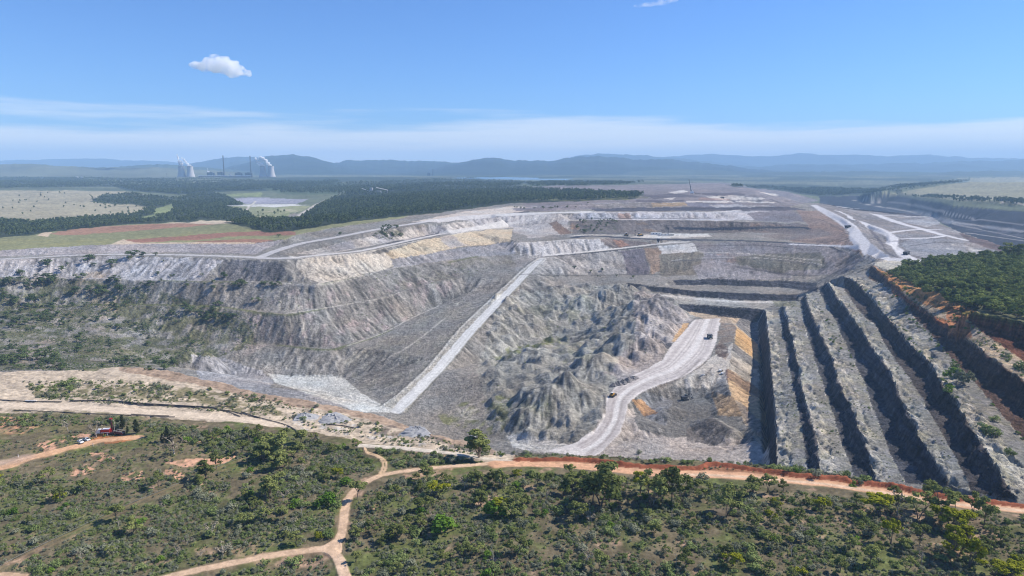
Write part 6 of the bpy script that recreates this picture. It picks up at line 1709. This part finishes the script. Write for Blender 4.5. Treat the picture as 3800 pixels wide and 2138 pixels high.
o = puff_mesh('wisp_cloud', [((a * kx, 0, b * kx), (c * kx, c * kx * .6, d * kx)) for a, b, c, d in ((-50, -6, 14, 4), (-28, -3, 20, 5), (0, 0, 22, 6), (24, 6, 20, 5), (46, 12, 16, 4), (62, 16, 10, 3))], M_CIRR, 5, 3)
o.location = sky_at(1660, 8, YC2); tag(o, 'thin white streak of cloud cut by the top edge', 'cloud')

# twin stacks of the further station
x, y, z = far_at(1089, 9800)
fs = root('twin_stack_station', (x, y, z), 0, 'distant station with two thin stacks near the lake', 'power station')
for dx in (-9, 13): single(lambda g: g.lathe([(4.5, -5), (3.6, 92)], 16, (dx, 0, 0)), 'stack', M_DCONC, fs, True)
single(lambda g: (g.box((-60, 0, 16), (46, 30, 34)), g.box((-62, 0, 36), (26, 20, 10))), 'boiler_block', M_CLAD, fs)
# coal preparation plant in the trees
w = at_px(938, 485); s_ = w[1] / FPX
pl = root('coal_plant', (w[0], w[1], w[2]), 0, 'small grey coal plant with sloping conveyors among the trees', 'coal plant', None)
single(lambda g: g.box((-4 * s_, 0, 6 * s_), (7 * s_, 7 * s_, 13 * s_)), 'tower', M_CONC, pl)
single(lambda g: (g.tube([(8 * s_, 0, 13 * s_), (36 * s_, 10, 6.5 * s_)], [1.1 * s_, 1.1 * s_], 4), g.tube([(36 * s_, 10, 6.5 * s_), (36 * s_, 10, -2)], [.8 * s_, .8 * s_], 4)), 'conveyor', M_LCLAD, pl)
single(lambda g: g.tube([(-28 * s_, 0, 11 * s_), (-6 * s_, 0, 3 * s_)], [.8 * s_, .8 * s_], 4), 'conveyor', M_LCLAD, pl)
single(lambda g: g.box((12 * s_, 0, 2.5 * s_), (16 * s_, 8 * s_, 5 * s_)), 'shed', M_CONC, pl)
for px, py, wd, lab in ((193, 447, 28, 'white farm shed alone in the far woods, left one'), (205, 448, 34, 'white farm shed in the far woods, right one'), (424, 460, 44, 'long white shed in the clearing before the power station')):
    w = at_px(px, py); sh = root('farm_shed', w, .2, lab, 'shed', 'white sheds in the far woods')
    single(lambda g: g.box((0, 0, 4), (wd, 18, 9)), 'wall', M_WHITE, sh); single(lambda g: g.prism([(-wd / 2 - 1, 8.5), (0, 13), (wd / 2 + 1, 8.5)], -10, 10), 'roof', M_LCLAD, sh)
py0 = None
for px, py, lab in ((40, 455, 'lattice power pylon at far left'), (205, 452, 'lattice power pylon behind the white sheds'), (420, 447, 'lattice power pylon left of the cooling towers'), (286, 455, 'lattice power pylon between sheds and towers')):
    w = at_px(px, py)
    if py0 is None:
        py0 = root('power_pylon', w, .4, lab, 'pylon', 'power pylons crossing the far woods')
        g = Geo()
        for a, b in ((-1, -1), (1, -1), (1, 1), (-1, 1)): g.tube([(a * 5, b * 5, 0), (a * 1.2, b * 1.2, 36), (0, 0, 52)], [.5, .4, .3], 3)
        for zz, q in ((10, 4), (20, 3), (30, 1.9)):
            g.tube([(-q, -q, zz), (q, -q, zz + 8)], [.3, .3], 3); g.tube([(q, -q, zz), (-q, -q, zz + 8)], [.3, .3], 3)
        g.obj('tower_frame', M_STEEL, py0)
        for zz in (36, 44): single(lambda g: g.tube([(-11, 0, zz), (11, 0, zz)], [.45, .45], 4), 'cross_arm', M_STEEL, py0)
    else: c = copy_tree(py0); c.location = w; c['label'] = lab

# dragline
w = at_px(1740, 486.5); s_ = slant(w) / FPX
dl = root('dragline', w, 0, 'dragline excavator with a tall raised boom on the far spoil', 'dragline')
single(lambda g: (g.box((0, 0, 2.6 * s_), (7 * s_, 6 * s_, 4.2 * s_)), g.box((-1 * s_, 0, 5.2 * s_), (4 * s_, 4 * s_, 1.4 * s_))), 'house', M_WHITE, dl)
single(lambda g: g.lathe([(3.6 * s_, -1), (3.6 * s_, .6 * s_)], 20), 'tub', M_DARK, dl)
tip = np.array((-9.5 * s_, -4 * s_, 32 * s_)); ba, bb = np.array((-2.2 * s_, -1.5 * s_, 2 * s_)), np.array((-.8 * s_, -1.5 * s_, 2 * s_))
def boom(g):
    g.tube([ba, tip], [.5 * s_, .4 * s_], 5); g.tube([bb, tip], [.5 * s_, .4 * s_], 5)
    for k in range(9):
        t = k / 9; g.tube([ba + (tip - ba) * t, bb + (tip - bb) * (t + .08)], [.2 * s_, .2 * s_], 3)
single(boom, 'boom', M_DARK, dl); single(lambda g: g.box(tip, (1.5 * s_, 1.2 * s_, 2.2 * s_)), 'boom_head', M_DARK, dl)
single(lambda g: (g.tube([(.5 * s_, 0, 4 * s_), (-3 * s_, -1 * s_, 14 * s_)], [.35 * s_, .3 * s_], 4), g.tube([(2 * s_, 0, 4 * s_), (-3 * s_, -1 * s_, 14 * s_)], [.3 * s_, .3 * s_], 4)), 'mast', M_WHITE, dl)
single(lambda g: (g.tube([(-3 * s_, -1 * s_, 14 * s_), tip], [.12 * s_] * 2, 3), g.tube([(2.5 * s_, 0, 5 * s_), (-3 * s_, -1 * s_, 14 * s_)], [.12 * s_] * 2, 3)), 'cable', M_STEEL, dl)
single(lambda g: g.tube([(6 * s_, -2 * s_, 1), (20 * s_, -4 * s_, 1)], [.7 * s_, .5 * s_], 4), 'walking_shoe', M_DARK, dl)

# haul trucks (13 m long, built along +x = forwards)
def haul_truck(loc, rz, lab):
    r = root('haul_truck', loc, rz, lab, 'haul truck', 'haul trucks at work in the mine')
    single(lambda g: (g.box((0, 0, 1.9), (11.5, 2.6, 1.0)), g.box((5.2, 0, 2.3), (2.0, 6.2, 1.6))), 'chassis', M_DARK, r)
    single(lambda g: g.prism([(-7.0, 4.2), (-5.6, 2.9), (1.2, 3.1), (3.1, 5.2), (6.6, 5.9), (6.6, 6.25), (2.6, 6.05), (-6.6, 5.3)], -3.4, 3.4), 'tray', M_DCONC, r)
    single(lambda g: (g.box((4.6, 1.9, 4.2), (2.0, 2.0, 2.0))), 'cab', M_CREAM, r)
    single(lambda g: (g.box((5.62, 1.9, 4.5), (.06, 1.7, 1.0)), g.box((4.6, 2.92, 4.5), (1.5, .06, .9))), 'windscreen', M_TEAL, r)
    single(lambda g: (g.box((5.7, -1.0, 3.2), (.9, 3.6, 2.0))), 'radiator', M_TEAL, r)
    single(lambda g: (g.box((5.6, 0, 3.12), (1.2, 6.6, .12)), g.box((6.15, -2.4, 3.6), (.05, 1.6, .9))), 'deck', M_CREAM, r)
    for x_, y_ in ((3.9, 2.7), (3.9, -2.7), (-3.4, 2.9), (-3.4, 1.6), (-3.4, -1.6), (-3.4, -2.9)):
        wg = single(lambda g: g.wheel((x_, y_, 1.75), 1.75, 1.15, 16), 'wheel', M_BLACK, r)
        single(lambda g: g.wheel((x_, y_ * 1.02, 1.75), .95, 1.0, 12), 'rim', M_YEL, wg)
    for y_ in (2.5, -2.5): single(lambda g: g.box((6.25, y_, 2.4), (.1, .5, .4)), 'headlight', M_WHITE, r)
    return r
ht = haul_truck(at_px(1785, 851), R(-98), 'haul truck driving towards us on the pale dump platform')
for px, py, rz, lab in ((2279, 641, 40, 'loaded haul truck on the curved spoil road at the right'), (1816, 499.5, 175, 'dark haul truck far off among the white pads'), (2132, 573.5, 20, 'tiny dark truck on the ridge road, far right')):
    c = copy_tree(ht); c.location = at_px(px, py); c.rotation_euler = (0, 0, R(rz)); c['label'] = lab
    c.scale = (1.15,) * 3
# dozers
def dozer(loc, rz, lab):
    r = root('dozer', loc, rz, lab, 'bulldozer', 'tracked machines in the pit')
    for y_ in (1.6, -1.6): single(lambda g: g.prism([(-3, .5), (-2.4, 0), (2.4, 0), (3, .5), (2.6, 1.3), (-.5, 1.9), (-2.6, 1.3)], y_ - .4, y_ + .4), 'track', M_BLACK, r)
    single(lambda g: (g.box((.9, 0, 1.9), (3.2, 1.9, 1.3)), g.box((-1.6, 0, 1.7), (1.6, 2.0, 1.0))), 'body', M_YEL, r)
    single(lambda g: g.box((-1.2, 0, 3.0), (1.7, 1.9, 1.6)), 'cab', M_GLASS, r); single(lambda g: g.box((-1.2, 0, 3.9), (2.0, 2.2, .15)), 'cab_roof', M_WHITE, r)
    single(lambda g: g.prism([(3.4, .1), (3.8, .1), (3.55, 1.0), (3.8, 1.9), (3.55, 1.9), (3.25, 1.0)], -2.6, 2.6), 'blade', M_STEEL, r)
    single(lambda g: (g.box((2.7, 1.35, .8), (1.8, .25, .3)), g.box((2.7, -1.35, .8), (1.8, .25, .3))), 'push_arm', M_DARK, r)
    single(lambda g: g.box((-3.3, 0, 1.0), (.5, .5, 1.9)), 'ripper', M_DARK, r)
    return r
dz = dozer(at_px(1540, 997), R(60), 'yellow dozer at the left edge of the haul road bend'); dz.scale = (1.35,) * 3
def excavator(loc, rz, lab):
    r = root('excavator', loc, rz, lab, 'excavator', 'tracked machines in the pit')
    for y_ in (1.9, -1.9): single(lambda g: g.prism([(-3.2, .6), (-2.6, 0), (2.6, 0), (3.2, .6), (2.6, 1.3), (-2.6, 1.3)], y_ - .45, y_ + .45), 'track', M_BLACK, r)
    single(lambda g: (g.box((-.8, 0, 2.6), (5.2, 3.6, 2.0)), g.lathe([(1.3, 1.1), (1.3, 1.7)], 16)), 'house', M_DARK, r)
    single(lambda g: g.box((1.6, 1.2, 3.7), (1.6, 1.3, 2.0)), 'cab', M_GLASS, r)
    single(lambda g: g.tube([(1.6, -.3, 2.8), (4.6, -.3, 6.2), (7.2, -.3, 5.2)], [.45, .42, .35], 5), 'boom', M_DARK, r)
    single(lambda g: g.tube([(7.2, -.3, 5.4), (7.9, -.3, 2.0)], [.35, .28], 5), 'stick', M_DARK, r)
    single(lambda g: g.prism([(7.3, 2.2), (8.6, 2.0), (8.4, .6), (7.2, .9)], -1.2, .6), 'bucket', M_STEEL, r)
    return r
ex = excavator(at_px(1722, 1006), R(20), 'dark excavator digging in the grey hollow below the haul road'); ex.scale = (1.25,) * 3
# pumps, light vehicle and sign near the dump crest
for k, (px, py, lab) in enumerate(((1812, 934, 'white pump skid at the dump crest, rear one'), (1817, 941, 'white pump skid at the dump crest, front one'))):
    if k == 0:
        pm = root('pump_skid', at_px(px, py), .4, lab, 'pump', 'pump skids at the dump crest')
        single(lambda g: g.box((0, 0, .35), (5, 2.2, .5)), 'skid', M_DARK, pm); single(lambda g: g.box((-.6, 0, 1.5), (3.2, 1.9, 1.8)), 'housing', M_WHITE, pm)
        single(lambda g: g.tube([(1.6, 0, .7), (3.4, 0, 1.0)], [.5, .4], 8), 'pump_head', M_BLACK, pm)
    else: c = copy_tree(pm); c.location = at_px(px, py); c['label'] = lab
def ute(loc, rz, lab, group):
    r = root('pickup_truck', loc, rz, lab, 'pickup truck', group)
    single(lambda g: g.prism([(-2.6, .5), (2.5, .5), (2.6, .95), (2.35, 1.12), (1.2, 1.2), (.55, 1.2), (-2.6, 1.15)], -.88, .88), 'body', M_WHITE, r)
    single(lambda g: g.prism([(-.75, 1.18), (1.15, 1.18), (.5, 1.78), (-.6, 1.8)], -.78, .78), 'cab', M_WHITE, r)
    single(lambda g: (g.prism([(1.12, 1.24), (1.2, 1.24), (.6, 1.72), (.52, 1.72)], -.7, .7)), 'windscreen', M_GLASS, r)
    for y_ in (-.79, .79): single(lambda g: g.box((.05, y_, 1.5), (1.1, .02, .36)), 'side_window', M_GLASS, r)
    single(lambda g: g.box((-1.7, 0, 1.19), (1.6, 1.5, .05)), 'tray_liner', M_DARK, r)
    single(lambda g: g.tube([(-.75, -.7, 1.2), (-.85, -.7, 1.9), (-.85, .7, 1.9), (-.75, .7, 1.2)], [.05] * 4, 4), 'roll_bar', M_DARK, r)
    single(lambda g: g.tube([(2.55, -.7, .6), (2.75, -.5, .9), (2.75, .5, .9), (2.55, .7, .6)], [.05] * 4, 4), 'bull_bar', M_STEEL, r)
    for x_, y_ in ((1.6, .8), (1.6, -.8), (-1.6, .8), (-1.6, -.8)):
        wg = single(lambda g: g.wheel((x_, y_, .4), .4, .26, 12), 'wheel', M_BLACK, r); single(lambda g: g.wheel((x_, y_ * 1.04, .4), .22, .22, 8), 'rim', M_STEEL, wg)
    for y_ in (.62, -.62): single(lambda g: g.box((2.56, y_, .85), (.06, .3, .16)), 'headlight', M_STEEL, r)
    return r
u1 = ute(at_px(203, 1114), R(-38), 'white ute nearer the track, left of the two parked', 'utes parked by the drill rig')
c = copy_tree(u1); c.location = at_px(218, 1108.5); c.rotation_euler = (0, 0, R(-30)); c['label'] = 'white ute half in the shade of the bare tree, right of the two'
c = copy_tree(u1); c.location = at_px(1768, 945); c.rotation_euler = (0, 0, R(20)); c['label'] = 'lone light vehicle on the tracks below the dump platform'; c['group'] = 'light vehicles in the mine'
sg = root('sign_post', at_px(1677, 964), R(-60), 'thin marker post on the edge of the haul road', 'sign')
single(lambda g: g.tube([(0, 0, -.3), (0, 0, 6.5)], [.14, .12], 6), 'post', M_STEEL, sg); single(lambda g: g.box((.15, 0, 5.8), (.08, 1.6, 1.2)), 'board', M_WHITE, sg)
for k, (px, py, lab) in enumerate(((46, 1150, 'white marker post beside the pale track at far left'), (234, 1122, 'short marker post below the orange rig track'))):
    r = root('marker_post', at_px(px, py), 0, lab, 'post', 'marker posts by the tracks')
    single(lambda g: g.box((0, 0, .8), (.18, .18, 1.9)), 'post', M_WHITE, r); single(lambda g: g.box((0, -.1, 1.5), (.24, .04, .3)), 'reflector', M_RED, r)

# site buildings and plant on the white pad
for px, py, d, mat, lab in ((1650, 590, (26, 6, 4.5), M_WHITE, 'long white site cabin on the pale bench pad'), (1672, 592, (30, 8, 3.2), M_WHITE, 'low white building right of the long cabin'), (1688, 592.5, (12, 6, 3.5), M_CREAM, 'small pale hut at the right of the pad buildings')):
    w = at_px(px, py); r = root('site_cabin', w, .05, lab, 'cabin', 'cabins on the white pad')
    single(lambda g: g.box((0, 0, d[2] / 2), d), 'wall', mat, r); single(lambda g: g.box((0, 0, d[2] + .2), (d[0] + 1, d[1] + 1, .4)), 'roof', M_LCLAD, r)
    for q in (-.3, 0, .3): single(lambda g: g.box((d[0] * q, -d[1] / 2 - .05, d[2] * .55), (d[0] * .12, .1, d[2] * .35)), 'window', M_GLASS, r)
for px, py, lab in ((1609, 594, 'dark parked truck at the left of the white pad'), (1575, 593.5, 'dark machine near the left end of the white pad')):
    c = copy_tree(dz); c.location = at_px(px, py); c.rotation_euler = (0, 0, R(random.random() * 200)); c['label'] = lab.replace('truck', 'dozer').replace('machine', 'dozer'); c.scale = (2.0,) * 3
for px, py, lab in ((1597, 592, 'tall lighting mast left of the white pad trucks'), (1680, 588, 'lighting mast on the right part of the white pad')):
    r = root('light_mast', at_px(px, py), 0, lab, 'light mast', 'light masts on the white pad')
    single(lambda g: g.tube([(0, 0, -.5), (0, 0, 13)], [.5, .35], 5), 'mast', M_DARK, r); single(lambda g: g.box((0, 0, 13), (4, 2, 1.2)), 'lamp_bar', M_DARK, r); single(lambda g: g.box((0, 0, .8), (3.5, 2.4, 1.6)), 'base', M_DARK, r)
w = at_px(1655, 615); hp2 = root('hopper', w, 0, 'dark funnel shaped hopper on the edge of the bench road', 'hopper')
single(lambda g: g.lathe([(1.2, 5), (4.2, 12), (4.2, 14)], 12), 'funnel', M_DARK, hp2)
for a, b in ((-2.4, -2.4), (2.4, -2.4), (2.4, 2.4), (-2.4, 2.4)): single(lambda g: g.tube([(a, b, -.5), (a, b, 8)], [.3, .3], 4), 'leg', M_WHITE, hp2)

# drill rig at the clearing
w = at_px(276, 1094)
rg = root('drill_rig', w, R(8), 'red truck-mounted drill rig with its dark mast raised', 'drill rig')
single(lambda g: (g.box((-2.6, .6, 1.1), (9.4, 2.2, .35)), g.box((2.4, .5, 1.2), (2.4, 2.6, .6))), 'chassis', M_DARK, rg)
single(lambda g: g.prism([(-4.6, 1.4), (.4, 1.4), (.4, 3.5), (-4.4, 3.6)], -.6, 1.9), 'engine_housing', M_RED, rg)
single(lambda g: (g.box((-2.1, .65, 3.62), (4.0, 2.3, .08)), g.box((-2.1, -.63, 1.75), (4.6, .05, .35))), 'white_panel', M_WHITE, rg)
single(lambda g: g.prism([(-7.0, 1.0), (-4.9, 1.0), (-4.9, 3.5), (-6.4, 3.5), (-7.0, 2.3)], -.6, 1.9), 'cab', M_WHITE, rg)
single(lambda g: g.prism([(-6.92, 2.3), (-6.98, 2.3), (-6.46, 3.3), (-6.4, 3.3)], -.4, 1.7), 'windscreen', M_GLASS, rg)
def mast(g):
    for a, b in ((-.35, -.35), (.35, -.35), (.35, .35), (-.35, .35)): g.tube([(1.6 + a, .4 + b, .6), (1.2 + a, .4 + b, 9.4)], [.11, .11], 4)
    for k in range(9):
        z_ = .8 + k; x_ = 1.6 - .045 * z_
        g.tube([(x_ - .35, .05, z_), (x_ + .35, .05, z_ + 1)], [.07, .07], 3); g.tube([(x_ + .35, .75, z_), (x_ - .35, .75, z_ + 1)], [.07, .07], 3)
    g.box((1.4, .4, 4), (.5, .5, 6.5))
single(mast, 'mast', M_MAROON, rg); single(lambda g: (g.box((1.2, .4, 9.6), (1.5, .9, .7)), g.box((.8, .4, 9.3), (1.3, .2, .3))), 'crown_block', M_RED, rg)
single(lambda g: g.tube([(1.3, .3, 9.2), (2.8, .3, 8.6), (3.3, .2, 6), (2.6, .2, 2.4)], [.09] * 4, 5), 'hose', M_CREAM, rg)
single(lambda g: g.tube([(1.1, .4, 9.3), (-2.2, .4, 9.0), (-3.4, .4, 7.4)], [.06] * 3, 4), 'hose', M_CREAM, rg)
for x_, y_ in ((-5.8, -.6), (-5.8, 1.8), (-1.6, -.6), (-1.6, 1.8), (-.3, -.6), (-.3, 1.8)): single(lambda g: g.wheel((x_, y_, .55), .55, .4, 12), 'wheel', M_BLACK, rg)
for x_ in (3.2, -3.4): single(lambda g: (g.tube([(x_, -.9, 1.2), (x_, -.9, 0)], [.14, .14], 5), g.box((x_, -.9, .05), (.7, .7, .12))), 'jack', M_YEL, rg)
w = at_px(301, 1093)
tl = root('rod_trailer', w, R(-18), 'maroon pipe trailer with white top rails right of the rig', 'trailer')
single(lambda g: g.box((0, 0, .9), (6.4, 2.4, .3)), 'deck', M_MAROON, tl); single(lambda g: (g.box((0, -1.15, 1.5), (6.2, .1, .9)), g.box((0, 1.15, 1.5), (6.2, .1, .9))), 'side_board', M_MAROON, tl)
for y_ in (-1.1, 1.1): single(lambda g: g.tube([(-3.1, y_, 2.5), (3.1, y_, 2.5)], [.13, .13], 5), 'top_rail', M_CREAM, tl)
for x_ in (-3, -1, 1, 3): single(lambda g: (g.tube([(x_, -1.1, 1), (x_, -1.1, 2.5)], [.08, .08], 4), g.tube([(x_, 1.1, 1), (x_, 1.1, 2.5)], [.08, .08], 4)), 'stake', M_CREAM, tl)
for k in range(6): single(lambda g: g.tube([(-3, -.8 + .32 * k, 1.25), (3, -.8 + .32 * k, 1.25)], [.13, .13], 6), 'drill_rod', M_STEEL, tl)
for x_, y_ in ((-1, 1.1), (-1, -1.1), (.2, 1.1), (.2, -1.1)): single(lambda g: g.wheel((x_, y_, .45), .45, .3, 10), 'wheel', M_BLACK, tl)
w = at_px(254, 1096)
tk = root('mud_tank', w, R(5), 'ochre mud tank on the ground left of the rig', 'tank')
single(lambda g: g.box((0, 0, .8), (3.6, 1.9, 1.5)), 'tank', M_OCHRE, tk); single(lambda g: (g.box((0, -.98, 1.2), (3.7, .08, .12)), g.box((0, .98, 1.2), (3.7, .08, .12)), g.box((0, 0, 1.58), (3.4, 1.6, .04))), 'rim', M_DARK, tk)
for px, py, mat, lab in ((262, 1094, M_YEL, 'orange drum beside the mud tank'), (266, 1096, M_OCHRE, 'ochre drum in front of the rig wheels'), (271, 1095, M_WHITE, 'white water container by the rig')):
    r = root('drum', at_px(px, py), 0, lab, 'drum', 'drums round the drill rig')
    single(lambda g: g.lathe([(.5, 0), (.52, .05), (.5, .5), (.52, .55), (.5, 1.15)], 14), 'shell', mat, r); single(lambda g: g.lathe([(.46, 1.16), (.1, 1.18)], 12), 'lid', M_DARK, r)

# pipelines
def pipe(pts, rad, mat, name, label, cat, group=None, lift=.15):
    p = smooth_path(pts, 5); w = raycast(p[:, 0], p[:, 1], Z)
    w[:, 2] += rad + lift
    g = Geo(); g.tube(list(w), [rad] * len(w), 6); o = g.obj(name, mat)
    tag(o, label, cat, group); return o
PG = 'black dewatering pipes along the cream road'
pipe([(-40,1005),(0,1007),(69,1011),(155,1012)], .3, M_PIPE, 'pipeline', 'black pipe along the far side of the cream road, left end', 'pipe', PG)
pipe([(64,1009.5),(92,1010.5)], .34, M_WHITE, 'pipeline', 'short white pipe length lying beside the black one', 'pipe', PG)
pipe([(176,1010),(276,1010),(345,1016),(431,1021),(518,1026),(545,1030)], .42, M_PIPE, 'pipeline', 'long thick black pipe on the far side of the cream road', 'pipe', PG)
pipe([(300,1012.5),(345,1018.5),(431,1023.5),(520,1028.5)], .3, M_PIPE, 'pipeline', 'second black pipe lying against the long thick one', 'pipe', PG)
pipe([(440,1022),(510,1025),(590,1023)], .25, M_PIPE, 'pipeline', 'thin black pipe leaving the bundle to the upper right', 'pipe', PG)
pipe([(539,1030),(570,1036),(604,1049)], .28, M_PIPE, 'pipeline', 'black hose curving down from the end of the bundle', 'pipe', PG)
pipe([(545,1030),(580,1035),(625,1046),(650,1052)], .22, M_PIPE, 'pipeline', 'thin hose fanning right from the end of the bundle', 'pipe', PG)
pipe([(35,1033),(138,1037),(207,1041),(311,1045),(397,1049),(440,1050)], .26, M_PIPE, 'pipeline', 'black pipe along the near side of the cream road', 'pipe', PG)
pipe([(330,1043),(370,1045.5),(425,1047.5)], .26, M_PIPE, 'pipeline', 'short black pipe doubling the near side one', 'pipe', PG)
pipe([(607,1037),(640,1048),(668,1056),(716,1069),(742,1083),(755,1102)], .26, M_PIPE, 'pipeline', 'black hose winding down the cream bank to the scrub', 'pipe', PG)
pipe([(820,1068),(860,1072),(890,1078)], .3, M_PIPE, 'pipeline', 'dark pipe ending on the pale bank above the scrub', 'pipe', PG)
pipe([(-30,1440),(0,1424),(76,1385),(300,1278)], .1, M_GPIPE, 'water_pipe', 'grey pipe beside the narrow diagonal trail, lower length', 'pipe', 'grey pipe lengths by the diagonal trail')
pipe([(300,1278),(387,1242),(494,1197)], .1, M_GPIPE, 'water_pipe', 'grey pipe beside the narrow diagonal trail, middle length', 'pipe', 'grey pipe lengths by the diagonal trail')
pipe([(497,1196),(570,1165),(642,1140)], .1, M_GPIPE, 'water_pipe', 'grey pipe beside the narrow diagonal trail, upper length', 'pipe', 'grey pipe lengths by the diagonal trail')
# dumped loads of dark spoil beside the haul road
M_COAL = pmat('dark_spoil', (122, 117, 114), .95, 0, .25, .5)
def heap(px, py, rad, hh, mat, label, group, seed):
    w = at_px(px, py); g = Geo(); r = np.random.default_rng(seed)
    rings = 7; k = 18
    top = len(g.v)
    for i in range(rings):
        t = i / (rings - 1)
        for j in range(k):
            a = 2 * math.pi * j / k; q = rad * (1 - t) * (1 + .18 * math.sin(3 * a + seed) + .1 * r.standard_normal()) + .02
            x_, y_ = w[0] + q * math.cos(a), w[1] + q * math.sin(a)
            g.v.append(np.array([x_ - w[0], y_ - w[1], float(ground_z(x_, y_)[0]) - w[2] - .3 * (i == 0) + hh * math.sin(t * 1.57) * (1 + .16 * r.standard_normal() * (t > 0))]))
    for i in range(rings - 1):
        for j in range(k): g.f.append((top + i * k + j, top + i * k + (j + 1) % k, top + (i + 1) * k + (j + 1) % k, top + (i + 1) * k + j))
    o = g.obj('spoil_heap', mat, None, False, tuple(w)); tag(o, label, 'spoil heap', group)
HG = 'dark heaps tipped beside the haul road'
for k, (px, py, rad, hh) in enumerate(((1541, 971, 5, 3), (1554, 967, 5.5, 3.6), (1567, 963, 6, 3.4), (1580, 958, 6, 3.6), (1594, 952, 6.5, 2.8))):
    heap(px, py, rad, hh, M_COAL, ('first, lowest dark heap beside the haul road bend', 'second dark heap up the haul road bend', 'middle dark heap of the five by the haul road', 'fourth dark heap up the haul road bend', 'last, highest dark heap by the pale rubble')[k], HG, k + 3)
M_GREYS = pmat('grey_spoil', (146, 146, 146), .95, 0, .2, .5)
for k, (px, py, rad, hh, lab) in enumerate(((766, 1050, 8, 2.4, 'grey mound on the cream bank, left of two'), (842, 1056, 10, 2.6, 'grey mound on the cream bank, right of two'), (1048, 1088, 10, 3, 'grey mound with ribbed side above the twin track'), (1190, 1098, 5, 2, 'small grey cone near the rim'))):
    heap(px, py, rad, hh, M_GREYS, lab, 'grey mounds on the bank', k + 20)
print('all built', round(time.time() - T0, 1))
